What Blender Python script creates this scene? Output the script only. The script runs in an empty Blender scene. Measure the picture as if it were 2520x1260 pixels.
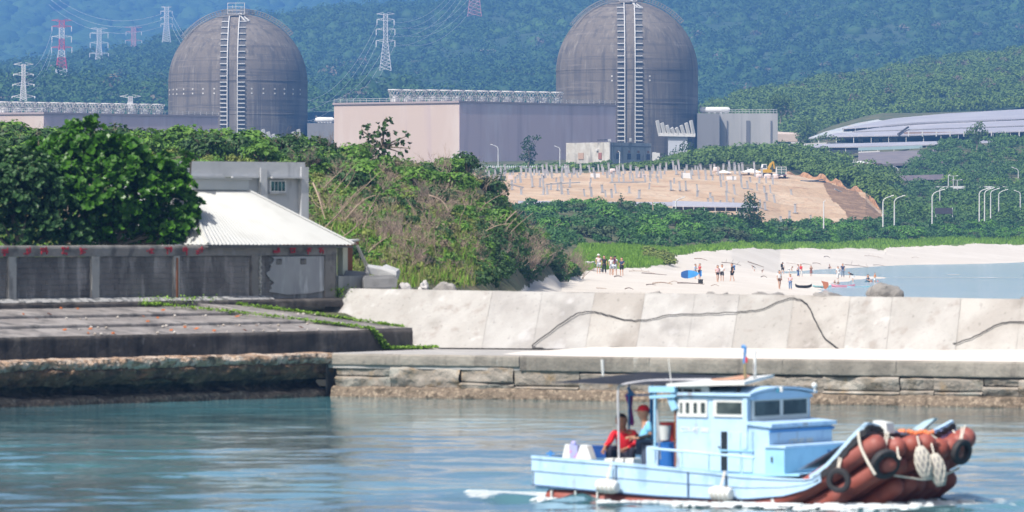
import bpy, math, random
import numpy as np
from mathutils import Vector, Matrix, noise

# ------------------------------------------------------------------ camera
sc = bpy.context.scene
F = 14000.0            # focal length in photo pixels (photo 2520 x 1260)
CAM_Z = 5.3            # eye height above the sea
HOR = 563.0            # horizon row of the photo
cam_d = bpy.data.cameras.new('camera'); cam = bpy.data.objects.new('camera', cam_d)
sc.collection.objects.link(cam); sc.camera = cam
cam.location = (0, 0, CAM_Z); cam.rotation_euler = (math.radians(90), 0, 0)
cam_d.sensor_width = 36; cam_d.lens = 200; cam_d.shift_y = -(630-HOR)/2520.0
cam_d.clip_start = 1; cam_d.clip_end = 40000
cam_d.dof.use_dof = True; cam_d.dof.focus_distance = 1400; cam_d.dof.aperture_fstop = 3.3

# ------------------------------------------------------------------ sky and sun
SUN_AZ, SUN_EL = 39.0, 52.0        # degrees left of straight behind the camera, height
az = math.radians(SUN_AZ); el = math.radians(SUN_EL)
sdir = Vector((-math.sin(az)*math.cos(el), -math.cos(az)*math.cos(el), math.sin(el)))
world = bpy.data.worlds.new('World'); sc.world = world; world.use_nodes = True
wn = world.node_tree; wn.nodes.clear()
sky = wn.nodes.new('ShaderNodeTexSky'); sky.sky_type = 'NISHITA'; sky.sun_disc = False
sky.sun_elevation = el; sky.sun_rotation = math.atan2(sdir.x, sdir.y)
sky.air_density = 1.0; sky.dust_density = 3.5; sky.ozone_density = 0.6
bg = wn.nodes.new('ShaderNodeBackground'); bg.inputs['Strength'].default_value = 0.115
wo = wn.nodes.new('ShaderNodeOutputWorld')
wn.links.new(sky.outputs[0], bg.inputs[0]); wn.links.new(bg.outputs[0], wo.inputs[0])
sun_d = bpy.data.lights.new('sun', 'SUN'); sun_d.energy = 4.6; sun_d.angle = math.radians(0.6)
sun_d.color = (1.0, 0.965, 0.90)
sun = bpy.data.objects.new('sun', sun_d); sc.collection.objects.link(sun)
sun.rotation_euler = (-sdir).to_track_quat('-Z', 'Y').to_euler()
sc.view_settings.view_transform = 'Standard'; sc.view_settings.look = 'None'
sc.view_settings.gamma = 1.0; sc.view_settings.exposure = 0.42
sc.render.engine = 'CYCLES'
sc.cycles.use_denoising = True
sc.cycles.max_bounces = 5; sc.cycles.diffuse_bounces = 2; sc.cycles.glossy_bounces = 3
sc.cycles.transmission_bounces = 3; sc.cycles.transparent_max_bounces = 4; sc.cycles.volume_bounces = 0
sc.cycles.caustics_reflective = False; sc.cycles.caustics_refractive = False

# ------------------------------------------------------------------ helpers
COL = sc.collection
def P(px, py, Y):
    return Vector(((px-1260)*Y/F, Y, CAM_Z-(py-HOR)*Y/F))
def X(px, Y): return (px-1260)*Y/F
def Z(py, Y): return CAM_Z-(py-HOR)*Y/F
def wmat(o):
    m = Matrix.Identity(4)
    while o is not None:
        m = o.matrix_basis @ m; o = o.parent
    return m
def props(o, label=None, cat=None, group=None, kind=None):
    if label: o['label'] = label
    if cat: o['category'] = cat
    if group: o['group'] = group
    if kind: o['kind'] = kind
    return o
def thing(name, label, cat, loc=(0, 0, 0), rz=0.0, group=None):
    o = bpy.data.objects.new(name, None); COL.objects.link(o)
    o.location = loc; o.rotation_euler = (0, 0, rz); o.empty_display_size = 0.3
    return props(o, label, cat, group)
def kids(o): return [c for c in COL.objects if c.parent == o]
def copy_tree(o, parent=None, ch=None):
    c = o.copy(); COL.objects.link(c)
    if parent is not None: c.parent = parent
    for k in (ch[o.name] if ch else kids(o)): copy_tree(k, c, ch)
    return c
def childmap(o):
    m = {}
    def rec(p):
        m[p.name] = kids(p)
        for k in m[p.name]: rec(k)
    rec(o); return m

class MB:
    def __init__(s): s.v = []; s.f = []; s.mi = []
    def add(s, vs, fs, mi=0):
        n = len(s.v); s.v += [tuple(v) for v in vs]
        for f in fs: s.f.append(tuple(i+n for i in f)); s.mi.append(mi)
        return s
    def box(s, c, size, rz=0.0, mi=0, rot=None):
        hx, hy, hz = size[0]/2, size[1]/2, size[2]/2
        R = rot if rot is not None else Matrix.Rotation(rz, 3, 'Z')
        c = Vector(c)
        vs = [c + R @ Vector((x*hx, y*hy, z*hz)) for z in (-1, 1) for x, y in ((-1, -1), (1, -1), (1, 1), (-1, 1))]
        return s.add(vs, [(3, 2, 1, 0), (4, 5, 6, 7), (0, 1, 5, 4), (1, 2, 6, 5), (2, 3, 7, 6), (3, 0, 4, 7)], mi)
    def prism(s, poly, off, mi=0):
        """poly: list of 3D points, off: extrusion vector"""
        n = len(poly); off = Vector(off); a = [Vector(p) for p in poly]; b = [p+off for p in a]
        fs = [tuple(range(n-1, -1, -1)), tuple(range(n, 2*n))]
        fs += [(i, (i+1) % n, n+(i+1) % n, n+i) for i in range(n)]
        return s.add(a+b, fs, mi)
    def quad(s, a, b, c, d, mi=0): return s.add([a, b, c, d], [(0, 1, 2, 3)], mi)
    def bar(s, a, b, w, mi=0, h=None):
        a = Vector(a); b = Vector(b); d = b-a; L = d.length
        if L < 1e-6: return s
        R = d.to_track_quat('X', 'Z').to_matrix()
        return s.box((a+b)/2, (L, w, h or w), rot=R, mi=mi)
    def tube(s, pts, r, n=8, mi=0, caps=True):
        pts = [Vector(p) for p in pts]; m = len(pts)
        rs = r if isinstance(r, (list, tuple)) else [r]*m
        up = Vector((0, 0, 1)); base = len(s.v); prev = None
        for i, p in enumerate(pts):
            t = (pts[min(i+1, m-1)]-pts[max(i-1, 0)]).normalized()
            if prev is None:
                a = t.cross(up)
                if a.length < 1e-3: a = t.cross(Vector((1, 0, 0)))
                a.normalize()
            else:
                a = (prev - t*prev.dot(t))
                if a.length < 1e-4: a = t.cross(up)
                a.normalize()
            b = t.cross(a); prev = a
            for k in range(n):
                w = 2*math.pi*k/n
                s.v.append(tuple(p + (a*math.cos(w)+b*math.sin(w))*rs[i]))
        for i in range(m-1):
            for k in range(n):
                q = base+i*n
                s.f.append((q+k, q+(k+1) % n, q+n+(k+1) % n, q+n+k)); s.mi.append(mi)
        if caps:
            s.f.append(tuple(base+k for k in range(n-1, -1, -1))); s.mi.append(mi)
            q = base+(m-1)*n
            s.f.append(tuple(q+k for k in range(n))); s.mi.append(mi)
        return s
    def lathe(s, prof, c=(0, 0, 0), n=24, mi=0, a0=0.0, a1=2*math.pi, rot=None):
        c = Vector(c); base = len(s.v); full = abs(a1-a0-2*math.pi) < 1e-6
        cols = n if full else n+1
        for r, z in prof:
            for k in range(cols):
                w = a0+(a1-a0)*k/n
                q = Vector((r*math.cos(w), r*math.sin(w), z))
                if rot is not None: q = rot @ q
                s.v.append(tuple(c+q))
        for i in range(len(prof)-1):
            for k in range(n):
                k2 = (k+1) % cols
                s.f.append((base+i*cols+k, base+i*cols+k2, base+(i+1)*cols+k2, base+(i+1)*cols+k)); s.mi.append(mi)
        return s
    def ball(s, c, r, n=10, mi=0, sc3=(1, 1, 1)):
        prof = [(max(1e-4, math.sin(math.pi*i/n)), -math.cos(math.pi*i/n)) for i in range(n+1)]
        R = Matrix.Diagonal((r*sc3[0], r*sc3[1], r*sc3[2]))
        return s.lathe(prof, c, n+2, mi, rot=R)
    def build(s, name, mat, parent=None, local=False, smooth=False, weld=False):
        me = bpy.data.meshes.new(name)
        vs = s.v
        o = bpy.data.objects.new(name, me)
        if not local:
            if parent is not None:
                inv = wmat(parent).inverted(); vs = [tuple(inv @ Vector(v)) for v in vs]
            else:
                A = np.array(vs); c = Vector((float((A[:, 0].min()+A[:, 0].max())/2), float((A[:, 1].min()+A[:, 1].max())/2), float(A[:, 2].min())))
                vs = [(v[0]-c.x, v[1]-c.y, v[2]-c.z) for v in vs]; o.location = c
        me.from_pydata(vs, [], s.f)
        for m in (mat if isinstance(mat, (list, tuple)) else [mat]): me.materials.append(m)
        if len(me.materials) > 1: me.polygons.foreach_set('material_index', s.mi)
        if smooth:
            me.polygons.foreach_set('use_smooth', [True]*len(s.f))
            try: me.set_sharp_from_angle(angle=math.radians(38))
            except Exception: pass
        me.update()
        COL.objects.link(o)
        if parent is not None: o.parent = parent
        return o

def np_mesh(name, V, Q, mat, smooth=False, n=4):
    me = bpy.data.meshes.new(name)
    V = np.ascontiguousarray(V, dtype=np.float32); Q = np.ascontiguousarray(Q, dtype=np.int32)
    me.vertices.add(len(V)); me.vertices.foreach_set('co', V.ravel())
    me.loops.add(Q.size); me.loops.foreach_set('vertex_index', Q.ravel())
    me.polygons.add(len(Q)); me.polygons.foreach_set('loop_start', np.arange(0, Q.size, n, dtype=np.int32))
    if smooth: me.polygons.foreach_set('use_smooth', np.ones(len(Q), dtype=bool))
    me.update(calc_edges=True); me.validate()
    for m in (mat if isinstance(mat, (list, tuple)) else [mat]): me.materials.append(m)
    return me
def link_mesh(name, me, parent=None, loc=None):
    o = bpy.data.objects.new(name, me); COL.objects.link(o)
    if parent is not None: o.parent = parent
    if loc is not None: o.location = loc
    return o
def grid_mesh(name, PTS, mat, smooth=True, parent=None):
    """PTS: array (a, b, 3)"""
    a, b = PTS.shape[:2]
    idx = np.arange(a*b).reshape(a, b)
    Q = np.stack([idx[:-1, :-1], idx[:-1, 1:], idx[1:, 1:], idx[1:, :-1]], -1).reshape(-1, 4)
    me = np_mesh(name, PTS.reshape(-1, 3), Q, mat, smooth)
    return link_mesh(name, me, parent)

# smooth value noise for geometry (numpy)
_rg = np.random.default_rng(7); _T = _rg.random((256, 256))
def vnoise(x, y, s):
    x = np.asarray(x, float)/s+1000.3; y = np.asarray(y, float)/s+1000.7
    xi = np.floor(x).astype(int); yi = np.floor(y).astype(int); fx = x-xi; fy = y-yi
    fx = fx*fx*(3-2*fx); fy = fy*fy*(3-2*fy)
    g = lambda i, j: _T[i & 255, j & 255]
    return (g(xi, yi)*(1-fx)+g(xi+1, yi)*fx)*(1-fy)+(g(xi, yi+1)*(1-fx)+g(xi+1, yi+1)*fx)*fy-0.5
def fnoise(x, y, s, o=4):
    r = 0; a = 1.0
    for i in range(o): r = r+a*vnoise(x+17*i, y-31*i, s/2**i); a *= 0.5
    return r

# ------------------------------------------------------------------ materials
def nodes(name):
    m = bpy.data.materials.new(name); m.use_nodes = True
    nt = m.node_tree; nt.nodes.clear()
    out = nt.nodes.new('ShaderNodeOutputMaterial'); b = nt.nodes.new('ShaderNodeBsdfPrincipled')
    nt.links.new(b.outputs[0], out.inputs[0])
    return m, nt, b, out
def c4(c): return (c[0], c[1], c[2], 1)
def noise_fac(nt, scale, stretch=(1, 1, 1), lo=0.4, hi=0.6, detail=5, rough=0.55, off=0.0, src='Object'):
    tc = nt.nodes.new('ShaderNodeTexCoord'); mp = nt.nodes.new('ShaderNodeMapping')
    mp.inputs['Scale'].default_value = stretch; mp.inputs['Location'].default_value = (off, off*1.7, off*.6)
    nz = nt.nodes.new('ShaderNodeTexNoise'); nz.inputs['Scale'].default_value = scale
    nz.inputs['Detail'].default_value = detail; nz.inputs['Roughness'].default_value = rough
    mr = nt.nodes.new('ShaderNodeMapRange'); mr.inputs['From Min'].default_value = lo; mr.inputs['From Max'].default_value = hi
    nt.links.new(tc.outputs[src], mp.inputs[0]); nt.links.new(mp.outputs[0], nz.inputs[0]); nt.links.new(nz.outputs[0], mr.inputs[0])
    return mr.outputs[0], nz.outputs[0]
def mixc(nt, fac, a, b, mode='MIX', amt=1.0):
    mx = nt.nodes.new('ShaderNodeMix'); mx.data_type = 'RGBA'; mx.blend_type = mode
    if amt != 1.0:
        mm = nt.nodes.new('ShaderNodeMath'); mm.operation = 'MULTIPLY'; mm.inputs[1].default_value = amt
        if isinstance(fac, (int, float)): mm.inputs[0].default_value = fac
        else: nt.links.new(fac, mm.inputs[0])
        fac = mm.outputs[0]
    if isinstance(fac, (int, float)): mx.inputs[0].default_value = fac
    else: nt.links.new(fac, mx.inputs[0])
    for sock, v in ((mx.inputs[6], a), (mx.inputs[7], b)):
        if isinstance(v, (tuple, list)): sock.default_value = c4(v)
        else: nt.links.new(v, sock)
    return mx.outputs[2]
def bump(nt, b, h, strength=0.5, dist=0.05):
    bp = nt.nodes.new('ShaderNodeBump'); bp.inputs['Strength'].default_value = strength; bp.inputs['Distance'].default_value = dist
    nt.links.new(h, bp.inputs['Height']); nt.links.new(bp.outputs[0], b.inputs['Normal'])
def M(name, col, rough=0.8, layers=(), bmp=None, metal=0.0, spec=None):
    """layers: (colour, scale, stretch, lo, hi, amount)"""
    m, nt, b, out = nodes(name)
    cur = tuple(col)
    for i, (c, s, st, lo, hi, amt) in enumerate(layers):
        f, _ = noise_fac(nt, s, st, lo, hi, off=3.1*i+len(name))
        cur = mixc(nt, f, cur, c, amt=amt)
    if isinstance(cur, tuple): b.inputs['Base Color'].default_value = c4(cur)
    else: nt.links.new(cur, b.inputs['Base Color'])
    b.inputs['Roughness'].default_value = rough; b.inputs['Metallic'].default_value = metal
    if spec is not None: b.inputs['Specular IOR Level'].default_value = spec
    if bmp:
        _, h = noise_fac(nt, bmp[0], bmp[3] if len(bmp) > 3 else (1, 1, 1), 0, 1, detail=7)
        bump(nt, b, h, bmp[1], bmp[2])
    return m
def leafmat(name, a, b_, c, nscale=0.3, rough=0.55, trans=0.25):
    m, nt, b, out = nodes(name)
    g = nt.nodes.new('ShaderNodeNewGeometry')
    f, _ = noise_fac(nt, nscale, lo=0.38, hi=0.62, detail=3)
    c1 = mixc(nt, g.outputs['Random Per Island'], a, b_)
    c2 = mixc(nt, f, c1, c, amt=0.75)
    nt.links.new(c2, b.inputs['Base Color']); b.inputs['Roughness'].default_value = rough
    b.inputs['Specular IOR Level'].default_value = 0.35
    tr = nt.nodes.new('ShaderNodeBsdfTranslucent'); nt.links.new(c2, tr.inputs[0])
    mx = nt.nodes.new('ShaderNodeMixShader'); mx.inputs[0].default_value = trans
    nt.links.new(b.outputs[0], mx.inputs[1]); nt.links.new(tr.outputs[0], mx.inputs[2]); nt.links.new(mx.outputs[0], out.inputs[0])
    return m
ST = (1, 1, 0.12)   # vertical streaks
# ------------------------------------------------------------------ land
LANDCOL = {
 -1500: [(186,2.6),(215,3.2),(330,10),(420,9),(700,8),(1130,14),(1400,19),(1560,22),(2300,45),(2650,50)],
 0:    [(186,2.6),(212,3.0),(330,10.2),(420,9),(700,8),(1130,14),(1400,19),(1560,22),(2300,45),(2650,50)],
 500:  [(186,2.6),(213,2.9),(330,10.0),(420,9),(700,8),(1130,15),(1400,19),(1560,22),(2300,45),(2650,50)],
 850:  [(186,2.4),(212,2.7),(340,9.5),(420,8),(700,6),(1130,16),(1400,20),(1560,23),(2300,45),(2650,50)],
 1000: [(186,1.5),(222,2.6),(350,9.1),(430,7),(600,5),(900,8),(1130,16.5),(1400,20),(1560,23),(2300,47),(2650,50)],
 1150: [(186,1.2),(262,2.3),(370,8.8),(450,5),(640,3.5),(950,9.6),(1130,16.3),(1400,20),(1560,23.5),(2300,50),(2650,52)],
 1230: [(186,1.1),(300,1.9),(390,7.7),(470,3),(640,3.2),(760,7),(950,9.7),(1130,16.3),(1400,20),(1560,23.5),(2300,50),(2650,52)],
 1300: [(186,1.0),(370,1.5),(417,5.2),(480,2.3),(620,3.2),(760,7.5),(950,9.6),(1130,16.4),(1400,20.5),(1560,23.5),(2300,50),(2650,52)],
 1380: [(186,.9),(440,1.2),(458,2.7),(490,1.7),(600,3.4),(760,7.6),(950,9.6),(1130,16.5),(1400,20.5),(1560,23.5),(2300,50),(2650,52)],
 1430: [(186,.9),(440,1.1),(491,1.4),(580,2.8),(620,3.3),(780,7.6),(950,9.3),(1130,16.5),(1400,20.5),(1560,23.5),(2300,50),(2650,52)],
 1600: [(186,.8),(440,.8),(530,1.3),(600,2.5),(650,2.8),(820,7.2),(950,8.5),(1130,16.7),(1400,22),(1560,23.5),(2300,48),(2650,52)],
 1660: [(186,.8),(440,.75),(560,1.2),(640,2.2),(670,2.4),(830,7.0),(950,8.1),(1130,16.8),(1400,22),(1560,23.5),(2300,48),(2650,52)],
 1800: [(186,.7),(440,.5),(600,.9),(720,2.3),(860,6.0),(960,7),(1130,16.8),(1400,22),(1560,24),(2300,48),(2650,52)],
 1920: [(186,.6),(430,.12),(560,.35),(618,.45),(655,-.12),(700,-.12),(725,.3),(830,2.3),(940,5.5),(1000,6.9),(1130,16.4),(1400,22.5),(1560,24),(2300,46),(2650,52)],
 2050: [(186,.5),(400,-.15),(560,.0),(618,.36),(636,-.1),(740,-.25),(770,.35),(880,2.2),(985,5.8),(1010,6.9),(1112,14.2),(1250,15.5),(1400,21.5),(1560,25),(1800,38),(2300,44)],
 2130: [(186,.5),(390,-.2),(590,-.15),(616,.2),(634,-.2),(770,-.3),(805,.35),(905,2.2),(995,6.0),(1015,6.8),(1082,11.7),(1250,13),(1400,20.5),(1560,26.5),(1800,41),(2300,44)],
 2172: [(186,.5),(380,-.2),(590,-.2),(616,.1),(634,-.25),(790,-.3),(825,.3),(915,2.1),(1000,6),(1060,8.6),(1200,11),(1400,20),(1560,27),(1800,42),(2300,44)],
 2250: [(186,.5),(380,-.3),(820,-.4),(850,.25),(935,2.1),(1020,6),(1150,8.5),(1300,14.3),(1500,26.5),(1600,28.5),(1800,42),(2300,44)],
 2520: [(186,.5),(380,-.4),(850,-.4),(915,.05),(1000,2.3),(1080,6.3),(1150,8),(1300,14.5),(1500,28.5),(1600,31),(1800,43),(2300,46)],
 4000: [(186,.5),(380,-.4),(900,-.4),(1000,.1),(1100,2.4),(1180,6.3),(1250,8),(1400,15),(1600,32),(1800,45),(2300,46)],
}
_cp = sorted(LANDCOL)
def land(px, Y):
    px = np.asarray(px, float); Y = np.asarray(Y, float)
    px, Y = np.broadcast_arrays(px, Y)
    Zc = np.stack([np.interp(Y, [a for a, b in LANDCOL[c]], [b for a, b in LANDCOL[c]]) for c in _cp])
    i = np.clip(np.searchsorted(_cp, px, side='right')-1, 0, len(_cp)-2)
    c = np.array(_cp, float); t = np.clip((px-c[i])/(c[i+1]-c[i]), 0, 1)
    z = np.take_along_axis(Zc, i[None], 0)[0]*(1-t)+np.take_along_axis(Zc, (i+1)[None], 0)[0]*t
    x = (px-1260)*Y/F
    w = np.clip((z-1.6)/3, 0, 1)
    z = z+fnoise(x, Y, 14, 4)*0.55*w*np.clip((1500-Y)/600, .3, 1)+fnoise(x, Y, 6, 3)*0.06
    return z
def ground(px, Y): return float(land(px, Y))
def hit(px, py, Y0=190, Y1=2300, step=1.5):
    """distance at which the line of sight through (px, py) meets the land"""
    Ys = np.arange(Y0, Y1, step); z = land(np.full_like(Ys, px), Ys); zr = CAM_Z-(py-HOR)*Ys/F
    k = np.nonzero(z >= zr)[0]
    return float(Ys[k[0]]) if len(k) else None

m_sand = M('sand', (.54, .49, .43), .95, [((.60, .55, .49), .12, (1, .4, 1), .45, .6, .8), ((.30, .25, .19), .9, (1, .35, 1), .62, .75, .5), ((.5, .46, .42), 6, (1, 1, 1), .5, .7, .4)], (5, .5, .12))
m_soil = M('soil', (.07, .075, .03), .95, [((.16, .12, .06), .25, (1, 1, 1), .45, .6, .8), ((.05, .09, .02), 1.5, (1, 1, 1), .45, .6, .7)], (2, .6, .3))
m_dirt = M('dirt', (.43, .30, .19), .95, [((.53, .41, .29), .05, (1, 1, 1), .45, .58, .8), ((.27, .15, .08), .16, (1, 1, 1), .58, .72, .7), ((.5, .32, .2), .8, (1, .3, 1), .5, .65, .5), ((.33, .2, .12), 1.2, (1, .3, .3), .55, .7, .5)], (.8, .8, .7))
m_dirt_dark = M('dirt_cut', (.19, .115, .065), .95, [((.30, .19, .11), .35, (1, 1, 1), .5, .6, .8)], (.8, .9, .8))
m_lime = M('grass_soil', (.11, .17, .035), .95, [((.17, .2, .05), .3, (1, 1, 1), .45, .6, .8)], (2, .6, .3))

pxs = np.concatenate([np.arange(-1500, -300, 60), np.arange(-300, 1150, 7), np.arange(1150, 2022, 3.5), np.arange(2022, 2184, 1.6), np.arange(2184, 2540, 3.5), np.arange(2540, 2840, 7), np.arange(2840, 4001, 60)]).astype(float)
Ys = np.concatenate([np.linspace(186, 500, 150), np.linspace(505, 700, 66), np.linspace(706, 936, 40), np.linspace(940, 1160, 150), np.linspace(1170, 2300, 90)])
GP, GY = np.meshgrid(pxs, Ys, indexing='ij')
GZ = land(GP, GY); GXw = (GP-1260)*GY/F
def dirt_top(px): return np.interp(px, [1100, 1960, 2050, 2130, 2172, 2185], [1140, 1140, 1114, 1086, 1064, 990])
def sand_back(px): return np.interp(px, [870, 1000, 1170, 1230, 1300, 1380, 1430, 1600, 1640, 1660, 1800, 1920, 2100, 2250, 2520, 4000], [190, 200, 258, 296, 366, 434, 497, 545, 575, 655, 732, 826, 895, 938, 1003, 1100])
def grass_back(px): return np.interp(px, [1390, 1430, 1600, 1660, 1800, 1920, 2100, 2250, 2520, 4000], [470, 620, 655, 672, 748, 846, 916, 956, 1022, 1120])
dm = (GP > 1165) & (GP < 2180) & (GY > 880) & (GY < dirt_top(GP))
# rough gullies and terraces on the dug slope
GZ = GZ + np.where(dm, fnoise(GXw, GY, 5, 3)*0.35+fnoise(GXw, GY, 18, 2)*.35, 0)
PTS = np.stack([GXw, GY, GZ], -1)
a_, b_ = GP.shape; idx = np.arange(a_*b_).reshape(a_, b_)
Q = np.stack([idx[:-1, :-1], idx[1:, :-1], idx[1:, 1:], idx[:-1, 1:]], -1).reshape(-1, 4)
cpx = GP[:-1, :-1].ravel()+3.5; cY = GY[:-1, :-1].ravel()
wob = fnoise(cpx, cY, 22, 3)
is_sand = (cpx > 860) & (cY < sand_back(cpx)+wob*14) & ~((cpx < 1425) & (PTS[:-1, :-1, 2].ravel() > 1.9+.3*wob))
is_grass = ~is_sand & (cpx > 1385) & (cY < grass_back(cpx)+wob*10)
wob2 = fnoise(cpx*.8+cY*1.4, cY*1.1-cpx*.7, 70, 5)
is_dirt = ((cpx > 1165) & (cY > 880) & (cY > grass_back(cpx)+28) & (cY < dirt_top(cpx)+wob*8) & (cpx < 2183+wob*12))
is_cut = is_dirt & (cpx > 2030) & (cpx < 2172) & (cY > np.interp(cpx, [2030, 2080, 2110, 2172], [1100, 1035, 1000, 1005])+wob2*22) & (cY < dirt_top(cpx)-np.interp(cpx, [2045, 2166], [4, 14])+wob*14)
def submesh(name, mask, mat, label=None):
    q = Q[mask]; u, inv = np.unique(q, return_inverse=True)
    me = np_mesh(name, PTS.reshape(-1, 3)[u], inv.reshape(-1, 4), mat, True)
    return props(link_mesh(name, me), label, None, None, 'structure')
is_dirt2 = is_dirt & ~is_cut
submesh('beach', is_sand & ~is_dirt, m_sand, 'pale coral sand beach curving round the lagoon')
submesh('grassy_ground', is_grass & ~is_dirt, m_lime, 'low green ground behind the sand')
submesh('ground', ~(is_sand | is_grass | is_dirt), m_soil, 'dark soil under the scrub')
submesh('construction_slope', is_dirt2, m_dirt, 'bare tan earth slope under construction')
submesh('excavated_slope', is_cut, m_dirt_dark, 'dark freshly dug cut in the earth slope')
# wide base sheet far below everything, reaching the horizon behind the hills
b = MB(); b.quad((-4400, 2290, 20), (4400, 2290, 20), (4400, 8300, 20), (-4400, 8300, 20))
b.build('far_ground', m_soil)['kind'] = 'structure'

# ------------------------------------------------------------------ hills
class Hill:
    def __init__(s, name, px, pyb, Yb, pyr, Yr, amp, nsc, mat, label):
        s.px = px; s.pyb = pyb; s.Yb = Yb; s.pyr = pyr; s.Yr = Yr; s.amp = amp; s.nsc = nsc
        cols = np.arange(px[0], px[-1]+1, 14.0); t = np.linspace(0, 1.12, 60)
        A, T = np.meshgrid(cols, t, indexing='ij')
        pts = s.pt(A, T)
        drop = np.clip((T-1)/.12, 0, 1)
        pts[..., 2] -= drop*60
        o = grid_mesh(name, pts[:, ::-1], mat); props(o, label, None, None, 'structure')
    def pt(s, px, t):
        pb = np.interp(px, s.px, s.pyb); pr = np.interp(px, s.px, s.pyr)
        Yb = np.interp(px, s.px, s.Yb) if hasattr(s.Yb, '__len__') else s.Yb
        Yr = np.interp(px, s.px, s.Yr) if hasattr(s.Yr, '__len__') else s.Yr
        Y = Yb+(Yr-Yb)*t; py = pb+(pr-pb)*np.clip(t, 0, 1)**0.9
        x = (px-1260)*Y/F; z = CAM_Z-(py-HOR)*Y/F
        z = z+fnoise(x, Y, s.nsc, 4)*s.amp*np.clip(1.15-t, .35, 1)
        return np.stack([x, Y, z], -1)
m_hill = M('hill_soil', (.02, .05, .015), .95, [((.05, .08, .03), .01, (1, 1, 1), .45, .6, .8)])
hillC = Hill('near_hill', [1700, 1800, 1850, 2000, 2250, 2520, 2900, 3600], [345, 335, 330, 330, 285, 262, 250, 240], [1750, 1750, 1750, 1800, 1840, 1860, 1900, 1900],
             [300, 268, 246, 214, 168, 128, 70, 0], [1950, 2050, 2150, 2300, 2450, 2500, 2600, 2700], 6, 90, m_hill, 'green wooded hill above the solar panels')
hillB = Hill('middle_hill', [-1500, -200, 0, 150, 300, 430, 640, 760, 1000, 1200, 1500, 2000, 2520, 4000], [300]*14, 2350,
             [260, 215, 188, 162, 138, 104, 55, 28, 6, -18, -60, -110, -150, -180], [3600, 3600, 3600, 3600, 3700, 3900, 4200, 4300, 4400, 4500, 4600, 4700, 4700, 4700], 34, 300, m_hill, 'forested mountain slope behind the reactor domes')
hillA = Hill('far_mountain', [-3000, -800, 0, 600, 1100, 1500, 2500], [260]*7, 5000, [-60, -60, -60, -50, -40, -10, 60], 7200, 30, 700, m_hill, 'distant blue mountainside')

def rot_quads(pos, nrm, size, rng, aspect=.55):
    n = len(pos)
    r = rng.normal(size=(n, 3)); t = np.cross(nrm, r); t /= np.linalg.norm(t, axis=1, keepdims=True)+1e-9
    b_ = np.cross(nrm, t)
    s = (size*rng.uniform(.65, 1.35, n))[:, None] if not np.isscalar(size) or True else size
    a = s*t; c = s*aspect*b_
    V = np.stack([pos-a, pos-c, pos+a, pos+c], 1).reshape(-1, 3)
    return V, np.arange(4*n).reshape(n, 4)
def crown_leaves(C, R, nl, leaf, rng, squash=.75, K=7, spread=.62, br=.5, up=.35):
    """C centres (N,3), R radii (N): returns quads for all crowns"""
    N = len(C)
    B = rng.normal(size=(N, K, 3)); B /= np.linalg.norm(B, axis=2, keepdims=True); B *= rng.uniform(.2, 1, (N, K, 1))**.5*spread
    B[..., 2] = np.abs(B[..., 2])*1.0
    k = rng.integers(0, K, (N, nl)); blob = np.take_along_axis(B, k[..., None], 1)
    D = rng.normal(size=(N, nl, 3)); D /= np.linalg.norm(D, axis=2, keepdims=True)
    D[..., 2] = np.where(D[..., 2] < -.3, -D[..., 2], D[..., 2])
    brs = rng.uniform(.6, 1.15, (N, K)); bs = np.take_along_axis(brs, k, 1)[..., None]*br
    pos = blob+D*bs*rng.uniform(.75, 1.05, (N, nl, 1))
    pos[..., 2] *= squash
    nr = D+rng.normal(size=D.shape)*.38; nr[..., 2] += up; nr /= np.linalg.norm(nr, axis=2, keepdims=True)
    pos = C[:, None]+pos*R[:, None, None]
    sz = np.broadcast_to((leaf*(R/np.mean(R))**.5)[:, None], (N, nl)).ravel()
    return rot_quads(pos.reshape(-1, 3), nr.reshape(-1, 3), sz, rng)
def canopy(name, C, R, nl, leaf, mat, rng, label, **kw):
    V, Qd = crown_leaves(np.asarray(C, float), np.asarray(R, float), nl, leaf, rng, **kw)
    me = np_mesh(name, V, Qd, mat)
    return props(link_mesh(name, me), label, None, None, 'stuff')

m_far = leafmat('far_forest_leaves', (.020, .062, .010), (.060, .130, .020), (.030, .075, .020), .006, .7, .15)
m_mid = leafmat('hill_forest_leaves', (.065, .125, .016), (.17, .25, .035), (.085, .15, .03), .012, .7, .18)
m_slope = leafmat('slope_scrub_leaves', (.045, .115, .018), (.12, .21, .032), (.06, .13, .035), .03, .65, .2)
def blobs(name, C, R, mat, rng, label, squash=.8):
    """soft lumpy tree crowns: one small displaced ball each"""
    import bmesh
    bm = bmesh.new(); bmesh.ops.create_icosphere(bm, subdivisions=2, radius=1.0)
    v0 = np.array([v.co[:] for v in bm.verts]); f0 = np.array([[v.index for v in f.verts] for f in bm.faces]); bm.free()
    keep = (v0[f0].mean(1)[:, 2] > -.45); f0 = f0[keep]
    N = len(C); ph = rng.uniform(0, 50, (N, 1, 3))
    q = v0[None]*2.6+ph
    d = 1+.20*np.sin(q[..., 0]*1.7)*np.sin(q[..., 1]*1.3)+.14*np.sin(q[..., 2]*2.9+q[..., 0])+.07*rng.normal(size=(N, len(v0)))
    V = v0[None]*d[..., None]*R[:, None, None]; V[..., 2] *= squash*rng.uniform(.8, 1.25, (N, 1)); V = V+C[:, None]
    Fa = (f0[None]+(np.arange(N)*len(v0))[:, None, None]).reshape(-1, 3)
    me = np_mesh(name, V.reshape(-1, 3), Fa, mat, True, n=3)
    return props(link_mesh(name, me), label, None, None, 'stuff')
m_brown = leafmat('dry_leaves', (.16, .12, .08), (.24, .19, .13), (.12, .11, .06), .1, .8, .2)

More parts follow.
